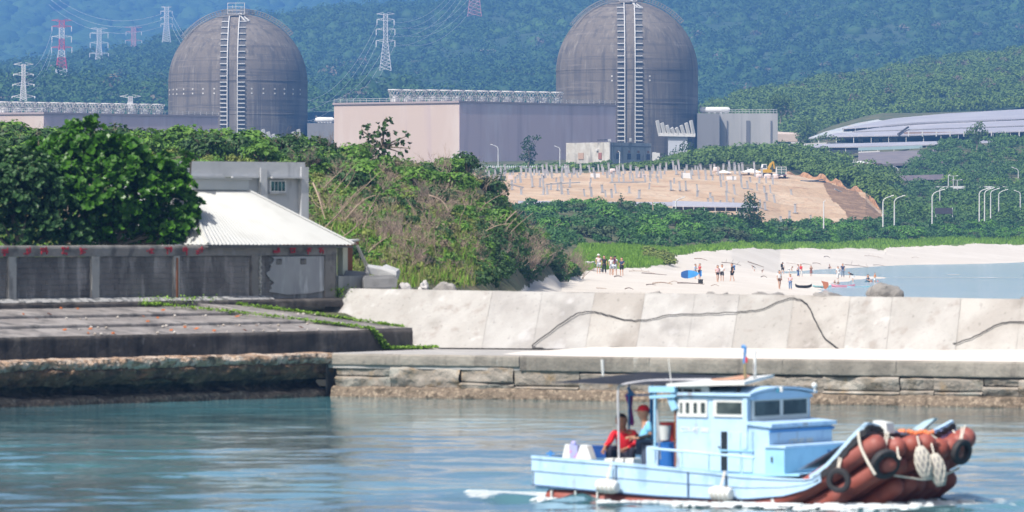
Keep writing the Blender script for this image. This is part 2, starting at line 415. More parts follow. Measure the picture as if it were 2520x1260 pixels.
rng = np.random.default_rng(11)
def scatter_hill(h, n, p0, p1, t0, t1, r0, r1, lift, pw=1.0):
    px = rng.uniform(p0, p1, n); t = t0+(t1-t0)*rng.uniform(0, 1, n)**pw
    pts = h.pt(px, t); R = rng.uniform(r0, r1, n)
    pts[:, 2] += R*lift
    return pts, R
C, R = scatter_hill(hillB, 8000, -700, 3300, 0, 1.02, 4.5, 12.5, .1)
canopy('mountain_forest', C, R, 120, .80, m_far, rng, 'dense blue-green forest covering the mountainside', squash=.85, K=5)
blobs('mountain_canopy', C-np.array([0, 0, 1.5]), R*.62, m_far, rng, 'soft rounded tree crowns of the mountain forest')
C2, R2 = scatter_hill(hillB, 6500, -700, 3300, 0, 1.02, 2.5, 5, .0)
canopy('mountain_undergrowth', C2, R2, 40, .7, m_far, rng, 'smaller trees filling the mountain forest')
C, R = scatter_hill(hillB, 260, -300, 2800, 0.02, .6, 4, 8, .25)
canopy('dry_mountain_trees', C, R, 40, 1.0, m_brown, rng, 'scattered bare brownish trees in the mountain forest', squash=.8)
C, R = scatter_hill(hillA, 4200, -1200, 1600, .1, 1.0, 9, 18, .1)
blobs('distant_canopy', C, R*.9, m_far, rng, 'hazy tree crowns of the far mountain')
canopy('distant_forest', C, R, 16, 3, m_far, rng, 'blue hazy forest on the far mountain')
C, R = scatter_hill(hillC, 2600, 1690, 3000, 0, 1.02, 2.6, 6.0, .15)
canopy('hill_forest', C, R, 210, .45, m_mid, rng, 'green woodland on the hill above the solar panels', squash=.85)
C, R = scatter_hill(hillC, 90, 1900, 2800, 0.1, .9, 2.6, 4.5, .5)
canopy('pale_hill_trees', C, R, 90, .4, m_brown, rng, 'few pale dry trees among the hill woodland', squash=.9)

# rising scrub on the land sheet
def scatter_land(n, pxr, yr, r0, r1, lift=.2, keep=None):
    px = rng.uniform(pxr[0], pxr[1], n); u = rng.uniform(0, 1, n)
    y0 = np.interp(px, *yr[0]) if isinstance(yr[0], tuple) else np.full(n, yr[0], float)
    y1 = np.interp(px, *yr[1]) if isinstance(yr[1], tuple) else np.full(n, yr[1], float)
    Y = y0+(y1-y0)*u
    if keep is not None:
        k = keep(px, Y); px = px[k]; Y = Y[k]
    z = land(px, Y); R = rng.uniform(r0, r1, len(px))
    return np.stack([(px-1260)*Y/F, Y, z+R*lift], -1), R
# right-hand slope behind the lamps
C, R = scatter_land(1500, (2185, 3000), (([2185, 2250, 2520, 3000], [1010, 1025, 1080, 1180]), 1530), 1.3, 3.2,
                    keep=lambda px, Y: ~((px < 2340) & (Y > 1330) & (Y < 1560) & (px < 2200+ (Y-1330)*.6)) & ~((Y > 1268) & (Y < 1292)))
canopy('slope_scrub', C, R, 190, .27, m_slope, rng, 'dense green scrub on the rising ground by the road')
# taller scrub band behind the dug slope and before the reactor buildings
C, R = scatter_land(900, (1500, 2200), (([1500, 1960, 2050, 2130, 2200], [1165, 1165, 1128, 1096, 1060]), ([1500, 1650, 1760, 1900, 2200], [1190, 1200, 1330, 1470, 1330])), 1.8, 4.0, lift=.45)
qs = np.interp(1260+C[:, 0]*F/C[:, 1], [1500, 1620, 1760], [.42, .55, 1]); C[:, 2] -= R*.45*(1-qs)*1.6; R = R*qs
canopy('plateau_scrub', C, R, 190, .32, m_mid, rng, 'green bushes along the top of the dug slope')
C, R = scatter_land(900, (300, 1235), (640, 1140), 1.0, 2.4, lift=.1)
canopy('inland_scrub', C, R, 60, .34, m_slope, rng, 'low scrub covering the ground behind the dune')
C, R = scatter_land(300, (900, 1500), (1180, 1400), .8, 1.6, lift=.1)
canopy('roadside_scrub', C, R, 90, .35, m_mid, rng, 'low green bushes in front of the power station')
# ------------------------------------------------------------------ water
def water_mat(name, deep, shallow, rough, sc1, st1, bs, fine=(3.0, .012)):
    m, nt, b, out = nodes(name)
    f, _ = noise_fac(nt, .08, (1, .5, 1), .42, .62, 3)
    c = mixc(nt, f, deep, shallow); nt.links.new(c, b.inputs['Base Color'])
    b.inputs['Roughness'].default_value = rough; b.inputs['IOR'].default_value = 1.45
    _, h1 = noise_fac(nt, sc1, st1, 0, 1, detail=3, rough=.5)
    _, h2 = noise_fac(nt, fine[0], (1, .8, 1), 0, 1, detail=3, off=5)
    b1 = nt.nodes.new('ShaderNodeBump'); b1.inputs['Strength'].default_value = 1; b1.inputs['Distance'].default_value = bs
    b2 = nt.nodes.new('ShaderNodeBump'); b2.inputs['Strength'].default_value = 1; b2.inputs['Distance'].default_value = fine[1]
    nt.links.new(h1, b1.inputs['Height']); nt.links.new(h2, b2.inputs['Height']); nt.links.new(b1.outputs[0], b2.inputs['Normal'])
    nt.links.new(b2.outputs[0], b.inputs['Normal'])
    return m
m_water = water_mat('harbour_water', (.055, .12, .14), (.09, .25, .29), .05, .45, (.55, 1, 1), .07, (3.4, .010))
m_lagoon = water_mat('lagoon_water', (.52, .62, .66), (.58, .66, .68), .12, .6, (.3, 1, 1), .06)
xs = np.arange(-60, 60.1, .22); ys = np.concatenate([np.linspace(20, 92, 40), np.arange(92.5, 192, .22)])
WX, WY = np.meshgrid(xs, ys, indexing='ij')
wz = (vnoise(WX*.6+WY*.12, WY, 3.2)*.034+vnoise(WX*.7, WY-WX*.2, 1.3)*.020+vnoise(WX*.8, WY+WX*.15, .62)*.012)
wz += .012*np.sin(WY*.62+WX*.10+3*vnoise(WX, WY, 14))*(.5+vnoise(WX, WY, 25))
# bow and stern waves of the boat
bx, by = 1.0, 111.0
xr = (WX-.4)*.848-(WY-111.6)*.53; yr = (WX-.4)*.53+(WY-111.6)*.848
near = np.exp(-((np.maximum(0, np.abs(xr-4.2)-4.6))/1.6)**2)*np.exp(-(np.maximum(0, np.maximum(-yr, yr-3))/1.3)**2)
wz = wz+near*(vnoise(WX*1.3, WY, 1.0)*.08+vnoise(WX, WY*1.2, .5)*.06)
wz = wz*np.interp(WY, [60, 130, 148, 162, 180, 190], [3.0, 2.7, 1.9, .9, .4, .25])
o = grid_mesh('sea', np.stack([WX, WY, wz], -1), m_water)
props(o, 'calm rippled blue-green harbour water', None, None, 'structure')
b = MB(); b.quad((-1500, -400, -.12), (1500, -400, -.12), (1500, 19.9, -.12), (-1500, 19.9, -.12))
b.quad((-1500, 20, -.12), (-60, 20, -.12), (-60, 191, -.12), (-1500, 191, -.12))
b.quad((60, 20, -.12), (1500, 20, -.12), (1500, 191, -.12), (60, 191, -.12))
props(b.build('outer_sea', m_water), None, None, None, 'structure')
b = MB(); b.quad((-10, 200, 0), (60, 200, 0), (700, 1300, 0), (20, 1300, 0))
props(b.build('lagoon_water', m_lagoon), 'shallow pale lagoon behind the beach', None, None, 'structure')

# ------------------------------------------------------------------ concrete materials
m_sea = M('pale_concrete', (.31, .295, .275), .9, [((.40, .385, .365), .45, (1, 1, .5), .42, .62, .9), ((.20, .185, .165), .55, (1, 1, .30), .54, .70, .75), ((.24, .205, .18), 2.2, (1, 1, .8), .55, .7, .6), ((.13, .12, .11), 9, (1, 1, .3), .62, .74, .6), ((.46, .45, .44), 1.6, (.8, 1, .25), .62, .70, .6)], (6, .6, .06))
m_sea_b = M('buff_concrete', (.31, .287, .262), .9, [((.40, .385, .36), .6, (1, 1, .5), .42, .62, .8), ((.19, .17, .15), .6, (1, 1, .3), .52, .70, .8), ((.15, .135, .12), 7, (1, 1, .5), .60, .73, .6), ((.42, .39, .37), 1.9, (.8, 1, .3), .62, .72, .6)], (6, .6, .06))
m_sea_c = M('grey_concrete', (.30, .285, .27), .9, [((.39, .38, .365), .8, (1, 1, .4), .42, .62, .8), ((.22, .21, .20), .8, (1, 1, .3), .52, .70, .75), ((.15, .145, .14), 7, (1, 1, .3), .62, .74, .5), ((.43, .42, .42), 1.4, (.8, 1, .25), .60, .70, .6)], (6, .6, .06))
m_coping = M('weathered_coping', (.27, .245, .21), .92, [((.15, .135, .115), .9, (1, 1, .6), .42, .6, .8), ((.48, .46, .42), 1.6, (1, 1, .5), .6, .75, .8), ((.08, .07, .06), 3, ST, .58, .72, .6)], (5, .6, .08))
m_rock = M('quay_stone', (.26, .225, .19), .95, [((.40, .365, .32), .8, (1, 1, 1), .48, .62, .8), ((.18, .155, .12), 1.4, (1, 1, 1), .5, .64, .8), ((.30, .20, .10), 2.5, (1, 1, 1), .56, .7, .6), ((.22, .24, .22), .5, (1, 1, 2), .55, .65, .7)], (4, 1, .12))
m_barn = M('barnacle_band', (.17, .13, .095), .95, [((.34, .27, .20), 7, (1, 1, 1), .5, .62, .8), ((.06, .045, .03), 5, (1, 1, 1), .52, .65, .8)], (14, 1, .08))
m_black = M('blackened_concrete', (.068, .058, .052), .9, [((.17, .15, .135), .8, (1, 1, .5), .5, .66, .8), ((.30, .29, .28), 1.6, (1, 1, 1), .66, .74, .7), ((.015, .015, .015), 2, ST, .5, .65, .7)], (6, .5, .05))
m_slab = M('stained_slab', (.20, .18, .17), .9, [((.31, .285, .27), .8, (1, 1, 1), .45, .6, .8), ((.05, .05, .05), 1.7, (1, 1, 1), .5, .65, .7)], (6, .5, .04))
m_lrock = M('eroded_limestone', (.44, .29, .19), .95, [((.60, .50, .41), 2.2, (1, 1, 1.5), .48, .58, .85), ((.10, .07, .05), 1.6, (1, 1, 1), .52, .62, .85), ((.08, .06, .045), 6.0, (1, 1, 1), .55, .64, .8), ((.30, .16, .06), 3.5, (1, 1, 1), .6, .68, .7)], (5, 1, .30))
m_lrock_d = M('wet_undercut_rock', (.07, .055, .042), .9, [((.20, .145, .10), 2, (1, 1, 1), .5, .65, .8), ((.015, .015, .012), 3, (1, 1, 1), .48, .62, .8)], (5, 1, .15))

# ------------------------------------------------------------------ right-hand quay and seawall
Q0 = Vector((-5.55, 180.0)); Q1 = Vector((15.2, 168.5)); qd = (Q1-Q0).normalized(); qn = Vector((qd.y, -qd.x))  # qn faces the camera
def qp(s, off, z):  # s metres along the quay, off metres towards the water
    p = Q0+qd*s+qn*off; return Vector((p.x, p.y, z))
QL = 46.0
def quay_face(s0, s1, prof, namp, seed, n=None):
    """prof: list of (z, off). returns grid points along the quay"""
    n = n or int((s1-s0)/.10)
    S = np.linspace(s0, s1, n); zz = np.linspace(0, 1, 26)
    pz = np.interp(zz, np.linspace(0, 1, len(prof)), [a for a, b in prof]); po = np.interp(zz, np.linspace(0, 1, len(prof)), [b for a, b in prof])
    SS, ZZ = np.meshgrid(S, pz, indexing='ij'); OO = np.broadcast_to(po, SS.shape)
    OO = OO+fnoise(SS, ZZ*1.6+seed, .9, 4)*namp
    base = np.array([Q0.x, Q0.y]); d = np.array([qd.x, qd.y]); n_ = np.array([qn.x, qn.y])
    XY = base+SS[..., None]*d+OO[..., None]*n_
    return np.concatenate([XY, ZZ[..., None]], -1)
quay = thing('harbour_quay', 'low harbour quay of cracked stone under a dark concrete coping', 'quay', (4, 174, 0))
quay['kind'] = 'structure'
def gpart(name, pts, mat, parent, flip=False):
    inv = wmat(parent).inverted(); A = pts.reshape(-1, 3); A = A @ np.array(inv.to_3x3()).T+np.array(inv.translation)
    pts = A.reshape(pts.shape)
    if flip: pts = pts[::-1]
    return grid_mesh(name, pts, mat, True, parent)
# barnacled foot
gpart('barnacle_band', quay_face(-.1, QL, [(-.5, .28), (.05, .30), (.28, .16), (.34, .02)], .16, 3), m_barn, quay)
# stone face in irregular blocks with open joints
rq = random.Random(5)
s = 0.0; bi = 0
while s < QL:
    w = rq.uniform(1.1, 2.6); tilt = rq.uniform(-.12, .12)
    zt = .86 if s > 7 else .98
    zs = [(.26, -.08), (.3, .10), (.55, .14+rq.uniform(-.05, .05)), (zt-.08, .06+rq.uniform(-.04, .06)), (zt-.01, -.06)]
    zm = .57+rq.uniform(-.16, .16)
    if rq.random() < .5:
        gpart('stone_block', quay_face(s+.012, s+w-.012, [(.24, -.15), (.30, .06), (.55, .15), (zt-.08, .12), (zt-.01, .02)], .22, s*3.3), m_rock, quay); s += w; continue
    pts = quay_face(s+.012, s+w-.012, [(.24, -.15), (.28, .06), (zm-.06, .13), (zm-.03, .08), (zm-.002, .02)], .15, s*3.3)
    gpart('stone_block', pts, m_rock, quay)
    pts = quay_face(s+.012+rq.uniform(0, .3)*0, s+w-.012, [(zm, .01), (zm+.03, .07), (zt-.06, .10+rq.uniform(-.06, .04)), (zt-.01, .06), (zt, .0)], .14, s*5.1+9)
    gpart('stone_block', pts, m_rock, quay)
    s += w
b = MB(); b.prism([qp(-.3, -.22, -.5), qp(QL, -.22, -.5), qp(QL, -3.2, -.5), qp(-.3, -3.2, -.5)], (0, 0, 1.44))
b.build('quay_core', m_black, quay)
# coping, in segments with chips
s = -.5; k = 0
while s < QL:
    w = rq.uniform(3.4, 5.6) if k != 0 else 7.2
    h0 = 1.36
    zb = .98 if s < 6.5 else .86
    pts = quay_face(s+.01, s+w-.01, [(zb, -.1), (zb+.02, .14), (1.2, .16), (h0-.05, .15), (h0, .09)], .045, s*2.1+40)
    gpart('coping_block', pts, m_coping, quay)
    k += 1; s += w
# apron on top: bare concrete that turns into drifted sand to the right
m_apron = M('apron_concrete', (.33, .315, .30), .92, [((.42, .40, .38), .8, (1, 1, 1), .45, .6, .8), ((.28, .26, .24), 1.8, (1, 1, 1), .56, .7, .6)], (6, .3, .03))
b = MB(); b.prism([qp(-.6, .09, .9), qp(QL, .09, .9), qp(QL, -14, .9), qp(-.6, -10, .9)], (0, 0, .455))
o = b.build('quay_apron', m_apron); props(o, 'flat concrete top of the quay', None, None, 'structure')
m_drift = M('drifted_sand', (.60, .545, .49), .95, [((.66, .61, .56), .5, (1, 1, 1), .45, .6, .8)], (7, .4, .03))
n1, n2 = 180, 16
S = np.linspace(5.0, QL, n1); T = np.linspace(0, 1, n2); SS, TT = np.meshgrid(S, T, indexing='ij')
edge = .07-np.clip((9-SS)*.45, 0, 3)+vnoise(SS, SS*0, 1.7)*.08
OO = edge+(-12-edge)*TT
ZZ = 1.352+.05*np.clip(TT*8, 0, 1)+np.clip(TT-.1, 0, 1)*.12+np.clip((SS-17)/8, 0, 1)*.10*np.clip(TT*5, 0, 1)+.03*vnoise(SS, OO, 1.2)*np.clip(TT*8, 0, 1)
XY = np.array([Q0.x, Q0.y])+SS[..., None]*np.array([qd.x, qd.y])+OO[..., None]*np.array([qn.x, qn.y])
o = grid_mesh('drifted_sand', np.concatenate([XY, ZZ[..., None]], -1)[::-1], m_drift); props(o, 'pale sand drifted along the quay top', None, None, 'structure')

# sloping seawall: panels between slanted joints
SWB = [(700, 189.5), (1010, 187.0), (2000, 181.5), (2520, 177.8), (4000, 169)]
def sw_pt(px_b, t, lift=0):
    """px_b: photo column of the foot; t 0 foot .. 1 crest"""
    Yb = float(np.interp(px_b, [a for a, b in SWB], [b for a, b in SWB])); xb = (px_b-1260)*Yb/F
    zb = 1.40; zt = 3.30-.23*np.clip((px_b-850)/1670, 0, 1.3)
    # leans back, and the joints slant towards the right going up
    return Vector((xb+.35*t-.12*0, Yb+2.0*t-lift*.68, zb+(zt-zb)*t+lift*.73))
sw = thing('seawall', 'pale sloping concrete seawall in slanted panels above the quay', 'seawall', tuple(sw_pt(1500, 0)))
joints = [700, 1185, 1310, 1440, 1565, 1690, 1800, 1935, 2075, 2180, 2350, 2500, 2650, 2850, 3100, 3500, 4000]
mats = [m_sea, m_sea_c, m_sea_c, m_sea_b, m_sea_c, m_sea_c, m_sea, m_sea_b, m_sea, m_sea, m_sea_b, m_sea_b, m_sea, m_sea_c, m_sea_b, m_sea]
for j in range(len(joints)-1):
    a, c = joints[j], joints[j+1]
    n = max(6, int((c-a)/8)); pts = np.zeros((n, 14, 3))
    for i in range(n):
        for q in range(14):
            t = q/13; pxb = a+.25+(c-a-.5)*i/(n-1)
            v = sw_pt(pxb, t); v.y += fnoise(v.x*1.0, v.z+j*9, .8, 3)*.05+(j % 3)*.012
            v.z += .02*vnoise(v.x, j, 1.5) if q == 13 else 0
            pts[i, q] = v
    gpart('wall_panel', pts, mats[j], sw)
b = MB()
tops = [sw_pt(p, 1) for p in np.linspace(700, 4000, 40)]
for i in range(len(tops)-1):
    a, c = tops[i], tops[i+1]
    b.add([a+Vector((0, .0, -.012)), c+Vector((0, .0, -.012)), c+Vector((0, .8, -.012)), a+Vector((0, .8, -.012)), a+Vector((0, .8, -2.6)), c+Vector((0, .8, -2.6))], [(0, 1, 2, 3), (3, 2, 5, 4)])
    d, e = sw_pt(np.linspace(700, 4000, 40)[i], 0), sw_pt(np.linspace(700, 4000, 40)[i+1], 0)
    b.add([d+Vector((0, .10, -.3)), e+Vector((0, .10, -.3)), c+Vector((0, .10, -.03)), a+Vector((0, .10, -.03))], [(0, 1, 2, 3)])
b.build('wall_core', m_sea_b, sw)
# black hoses lying over the slope
m_hose = M('black_hose', (.012, .012, .012), .5)
def sw_at(px, py):
    """point on the slope seen at (px, py)"""
    best = None
    for t in np.linspace(-.05, 1.1, 60):
        v = sw_pt(px, t); yy = HOR+(CAM_Z-v.z)*F/v.y
        if best is None or abs(yy-py) < best[0]: best = (abs(yy-py), t)
    t = best[1]; v = sw_pt(px, t)
    dpx = 1260+v.x/v.y*F-px
    return sw_pt(px-dpx, t, .06)
def spline(pts, n=8):
    out = []
    for i in range(len(pts)-1):
        p0 = pts[max(i-1, 0)]; p1 = pts[i]; p2 = pts[i+1]; p3 = pts[min(i+2, len(pts)-1)]
        for k in range(n):
            t = k/n
            out.append(tuple(.5*((2*p1[j])+(-p0[j]+p2[j])*t+(2*p0[j]-5*p1[j]+4*p2[j]-p3[j])*t*t+(-p0[j]+3*p1[j]-3*p2[j]+p3[j])*t**3) for j in range(len(p1))))
    out.append(tuple(pts[-1])); return out
h1 = [(1522, 858), (1470, 862), (1400, 862), (1340, 861), (1315, 857), (1312, 851), (1345, 826), (1390, 793), (1425, 774), (1465, 771), (1500, 780), (1545, 791), (1590, 790), (1660, 777), (1740, 775), (1810, 771), (1870, 765), (1920, 744), (1955, 738), (1985, 752), (2005, 790), (2030, 835), (2062, 861)]
h2 = [(2345, 849), (2390, 835), (2425, 817), (2460, 800), (2500, 795), (2535, 800), (2600, 830), (2700, 800)]
for pts, lab in ((h1, 'long black hose looping over the sloping seawall'), (h2, 'shorter black hose arching up the seawall near its far end')):
    b = MB(); b.tube([sw_at(*p) for p in spline(pts, 5)], .021, 6)
    props(b.build('hose', m_hose, smooth=True), lab, 'hose', 'hoses on the seawall')

# boulders behind the seawall
m_boulder = M('grey_boulder', (.24, .225, .21), .95, [((.34, .32, .30), 1.5, (1, 1, 1), .5, .62, .8), ((.16, .15, .14), 2, (1, 1, 1), .52, .66, .8)], (4, 1, .12))
m_white_rock = M('pale_rock', (.45, .43, .42), .95, [((.36, .35, .35), 1.5, (1, 1, 1), .5, .64, .8)], (4, 1, .1))
def rock(name, c, size, mat, seed, label, cat='boulder', group=None, box=.0, parent=None, amp=.28):
    n = 20; V = []; rr = random.Random(seed); off = Vector((seed*3.7, seed*1.3, 0))
    b = MB()
    for i in range(n+1):
        th = math.pi*i/n
        for k in range(24):
            w = 2*math.pi*k/24
            d = Vector((math.sin(th)*math.cos(w), math.sin(th)*math.sin(w), math.cos(th)))
            p = 4.0 if box else 2.4
            nrm = (abs(d.x)**p+abs(d.y)**p+abs(d.z)**p)**(-1/p)
            r = nrm*(1+amp*noise.noise(d*1.4+off)+amp*.4*noise.noise(d*4+off))
            V.append(Vector((d.x*size[0], d.y*size[1], d.z*size[2]))*.5*r+Vector(c))
    F_ = [(i*24+k, (i+1)*24+k, (i+1)*24+(k+1) % 24, i*24+(k+1) % 24) for i in range(n) for k in range(24)]
    b.add(V, F_); o = b.build(name, mat, parent, smooth=True)
    if label: props(o, label, cat, group)
    return o
BL = [((1578, 1652, 711), 'low flat grey boulder behind the seawall below the surfboard'), ((1731, 1795, 711), 'small flat boulder behind the seawall under the lone standing beachgoer in black'),
      ((1857, 1932, 708), 'grey boulder behind the seawall at the feet of the woman in brown shorts'), ((1990, 2078, 711), 'wide low boulder behind the seawall before the canoes'),
      ((2136, 2217, 703), 'largest block-like grey boulder standing above the seawall'), ((2348, 2420, 727), 'flattest boulder just showing over the seawall by the lagoon'), ((2506, 2570, 722), 'boulder cut by the frame end over the seawall'),
      ((973, 1027, 703), 'small whitish rock at the foot of the dune slope'), ((1064, 1128, 697), 'rounded blue-grey boulder by the start of the sand')]
for i, ((x0, x1, yt), lab) in enumerate(BL):
    Yk = 188.5 if i < 7 else 191.5
    Y = Yk; xc = ((x0+x1)/2-1260)*Y/F; w = (x1-x0)*Y/F*1.05; zt = Z(yt, Y); zb = 2.45
    rock('boulder', (xc, Y, (zt+zb)/2-(.0 if i in (4, 7, 8) else .13)), (w, w*.8, (zt-zb)*(1.0 if i in (4, 7, 8) else .92)), m_boulder if i not in (7,) else m_white_rock, 10+i, lab, 'boulder', None, box=1 if i in (1, 4, 2) else 0, amp=.35)
c = P(1043, 704, 191.2)
rock('boulder', (c.x, c.y, c.z-.1), (.34, .3, .42), m_white_rock, 33, 'upright pointed white rock at the foot of the dune slope', 'boulder', None, amp=.6)

# ------------------------------------------------------------------ left-hand side: frame running back to the right
LO = Vector((-16.0, 178.0)); ld = Vector((.642, .767)).normalized(); ln = Vector((-ld.y, ld.x))  # ln points away from the water
def lp(s, t, z):
    p = LO+ld*s+ln*t; return Vector((p.x, p.y, z))
def lz(s, t): return (LO+ld*s+ln*t).y
def lgrid(s0, s1, prof, ns, nv, amp, seed, sc_=.8):
    S = np.linspace(s0, s1, ns); v = np.linspace(0, 1, nv)
    pt = np.interp(v, np.linspace(0, 1, len(prof)), [a for a, b in prof]); pz = np.interp(v, np.linspace(0, 1, len(prof)), [b for a, b in prof])
    SS, TT = np.meshgrid(S, pt, indexing='ij'); ZZ = np.broadcast_to(pz, SS.shape)
    TT = TT+fnoise(SS, ZZ*1.5+seed, sc_, 5)*amp; ZZ = ZZ+fnoise(SS+50, TT+seed, sc_, 4)*amp*.35
    XY = np.array([LO.x, LO.y])+SS[..., None]*np.array([ld.x, ld.y])+TT[..., None]*np.array([ln.x, ln.y])
    return np.concatenate([XY, ZZ[..., None]], -1)
# quay rock face: runs from (-15.3,168.5) to (-5.6,180); in the frame t is about -6.6
def tq(Yx, Yy):
    d = Vector((Yx, Yy))-LO; return d.dot(ld), d.dot(ln)
sA, tA = tq(-15.2, 168.5); sB, tB = tq(-5.62, 180.2)
tF = (tA+tB)/2
rk = thing('eroded_quay', 'old limestone quay edge with a dark undercut above the waterline', 'quay', tuple(lp(0, tF, 0))); rk['kind'] = 'structure'
gpart('stained_face', lgrid(-22, sB, [(tF+.10, 1.10), (tF+.0, .98), (tF+.05, .80), (tF+.35, .56)][::-1], 420, 20, .22, 12, .6), M('brown_stained_rock', (.17, .10, .055), .95, [((.07, .045, .03), 2.0, (1, 1, 1.4), .46, .6, .9), ((.34, .24, .16), 3.2, (1, 1, 1), .58, .68, .7)], (5, 1, .25)), rk, True)
gpart('limestone_lip', lgrid(-22, sB, [(tF+.9, 1.37), (tF+.3, 1.38), (tF+.0, 1.35), (tF-.05, 1.24), (tF-.02, 1.12), (tF+.06, 1.04), (tF+.3, 1.0)][::-1], 520, 30, .15, 2, .5), m_lrock, rk, True)
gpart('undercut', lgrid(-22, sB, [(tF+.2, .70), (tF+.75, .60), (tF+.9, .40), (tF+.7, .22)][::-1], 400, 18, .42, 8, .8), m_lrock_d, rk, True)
gpart('waterline_ledge', lgrid(-22, sB, [(tF+.8, .26), (tF+.30, .20), (tF+.18, .1), (tF+.12, -.4)][::-1], 500, 14, .30, 5, .7), m_barn, rk, True)
b = MB(); b.prism([lp(-22, tF+1.0, -.5), lp(sB, tF+1.0, -.5), lp(sB, tF+6, -.5), lp(-22, tF+6, -.5)], (0, 0, 1.80)); b.build('quay_fill', m_black, rk)
gpart('corner_face', np.array([[[*(qp(-.25, .25-.15*q, 0).xy), z] for z in np.linspace(-.4, 1.35, 10)] for q in range(12)]), m_black, rk)

# stepped platform above it
tP = tq(-15.3, 171.7)[1]     # front plane of the block
sP1 = tq(-3.35, 187.6)[0]-1.05
plat = thing('stepped_platform', 'blackened concrete platform with three sloping slabs', 'platform', tuple(lp(4, tP, 1.3))); plat['kind'] = 'structure'
gpart('front_face', lgrid(-22, sP1, [(tP, 1.28), (tP+.02, 1.95), (tP+.06, 2.02)], 300, 12, .04, 1), m_black, plat, True)
tW = 0.0
ts = np.linspace(tP+.04, tW-.35, 4)
for i in range(3):
    s_end = sP1-2.2-i*1.4
    z0 = 2.02+(2.86-2.02)*i/3+.03*(i > 0); z1 = 2.02+(2.86-2.02)*(i+1)/3-.07
    gpart('slab', lgrid(-22, s_end, [(ts[i]+.02, z0-.12), (ts[i]+.03, z0), (ts[i]+.1, z0+.012), (ts[i+1]-.02, z1), (ts[i+1]+.05, z1)], 260, 12, .02, i*7), m_slab, plat, True)
# triangular end piece beyond the weed line
poly = [lp(sP1, tP+.05, 2.03), lp(sP1-2.1, tP+.05, 2.03), lp(sP1-5.8, ts[3]+.1, 2.86), lp(sP1-3.6, ts[3]+.3, 2.80)]
b = MB(); b.prism([p+Vector((0, 0, -1.2)) for p in poly], (0, 0, 0)); 
b = MB(); n = len(poly); top = [p+Vector((0, 0, .03)) for p in poly]; bot = [Vector((p.x, p.y, 1.2)) for p in poly]
b.add(top+bot, [(3, 2, 1, 0)]+[(i, (i+1) % n, n+(i+1) % n, n+i) for i in range(n)]); b.build('end_slab', m_slab, plat)
b = MB(); b.prism([lp(-22, tP+.12, 1.0), lp(sP1-.05, tP+.12, 1.0), lp(sP1-4, 1.2, 1.0), lp(-22, 1.2, 1.0)], (0, 0, .92)); b.build('platform_core', m_black, plat)
# pebbles, shell bits and fallen leaves on the slabs
m_peb = M('pebble', (.5, .46, .42), .9, [((.3, .25, .2), 3, (1, 1, 1), .45, .6, .8)])
m_fall = M('fallen_leaf', (.42, .11, .02), .8, [((.25, .10, .03), 3, (1, 1, 1), .45, .6, .8)])
rp = random.Random(3); bp_ = MB(); bl_ = MB()
def slab_z(t):
    i = min(2, max(0, int((t-ts[0])/(ts[1]-ts[0])))); u = (t-ts[i])/(ts[i+1]-ts[i]); z0 = 2.02+.28*i+.03*(i > 0); z1 = 2.02+.28*(i+1)-.07
    return z0+(z1-z0)*u+.015
for i in range(60):
    s_ = rp.uniform(-1, 13.5); t_ = ts[rp.choice((1, 1, 2, 2, 0))]-rp.uniform(.06, .4)
    if t_ < ts[0]: t_ = ts[0]+.1
    r_ = rp.uniform(.02, .06); bp_.ball(lp(s_, t_, slab_z(t_)+r_*.3), r_, 5, sc3=(1, 1, .7))
for i in range(26):
    s_ = rp.uniform(-1, 11); t_ = rp.uniform(ts[0]+.1, ts[3]-.1); p = lp(s_, t_, slab_z(t_)+.02); a = rp.uniform(0, 3.14)
    d = Vector((math.cos(a), math.sin(a), .25))*.10; e = Vector((-math.sin(a), math.cos(a), .5))*.05
    bl_.quad(p-d, p-e, p+d, p+e)
props(bp_.build('pebbles', m_peb), 'pale pebbles lying along the slab joints', None, None, 'stuff')
props(bl_.build('fallen_leaves', m_fall), 'orange fallen leaves on the dark slabs', None, None, 'stuff')

# ------------------------------------------------------------------ block wall
m_beam = M('wall_beam', (.20, .185, .17), .9, [((.24, .23, .22), 2, (1, 1, .6), .52, .66, .8), ((.05, .05, .05), 1.6, (1, 1, 1), .5, .64, .7)], (6, .5, .04))
m_post = M('wall_post', (.33, .32, .30), .9, [((.14, .135, .13), 2.5, (1, 1, .5), .5, .66, .8)], (6, .5, .04))
def block_mat(name, col, dark):
    m, nt, b_, out = nodes(name)
    f, _ = noise_fac(nt, .9, (1, 1, .5), .42, .62); c = mixc(nt, f, col, dark, amt=.8)
    f2, _ = noise_fac(nt, 2.5, (1, 1, .2), .55, .7); c = mixc(nt, f2, c, tuple(min(1, x*2.4) for x in col), amt=.5)
    nt.links.new(c, b_.inputs['Base Color']); b_.inputs['Roughness'].default_value = .9
    return m
m_blk = block_mat('concrete_block', (.19, .172, .162), (.075, .068, .064))
m_mort = block_mat('mortar', (.26, .25, .25), (.10, .10, .10))
m_blk_light = block_mat('rendered_block', (.36, .36, .37), (.27, .27, .28))
m_red = M('red_paint', (.42, .02, .035), .8, [((.25, .03, .04), 6, (1, 1, 1), .4, .6, .9)])
wall = thing('block_wall', 'stained concrete block wall with posts and a top beam marked in faded red', 'wall', tuple(lp(8, 0, 2.6)))
SE = 15.75
b = MB(); bz0, bz1 = 4.42, 4.77
pts = lgrid(-22, SE, [(-.02, bz0), (-.03, bz1-.02), (.02, bz1), (.22, bz1)], 400, 10, .02, 3, .6)
gpart('top_beam', pts, m_beam, wall, True)
b.prism([lp(-22, .05, bz0), lp(SE, .05, bz0), lp(SE, .26, bz0), lp(-22, .26, bz0)], (0, 0, .33)); b.build('beam_core', m_beam, wall)
posts = [-18.4, -14.6, -10.8, -7.0, -3.25, .5, 4.23, 8.0, 11.75, 15.45]
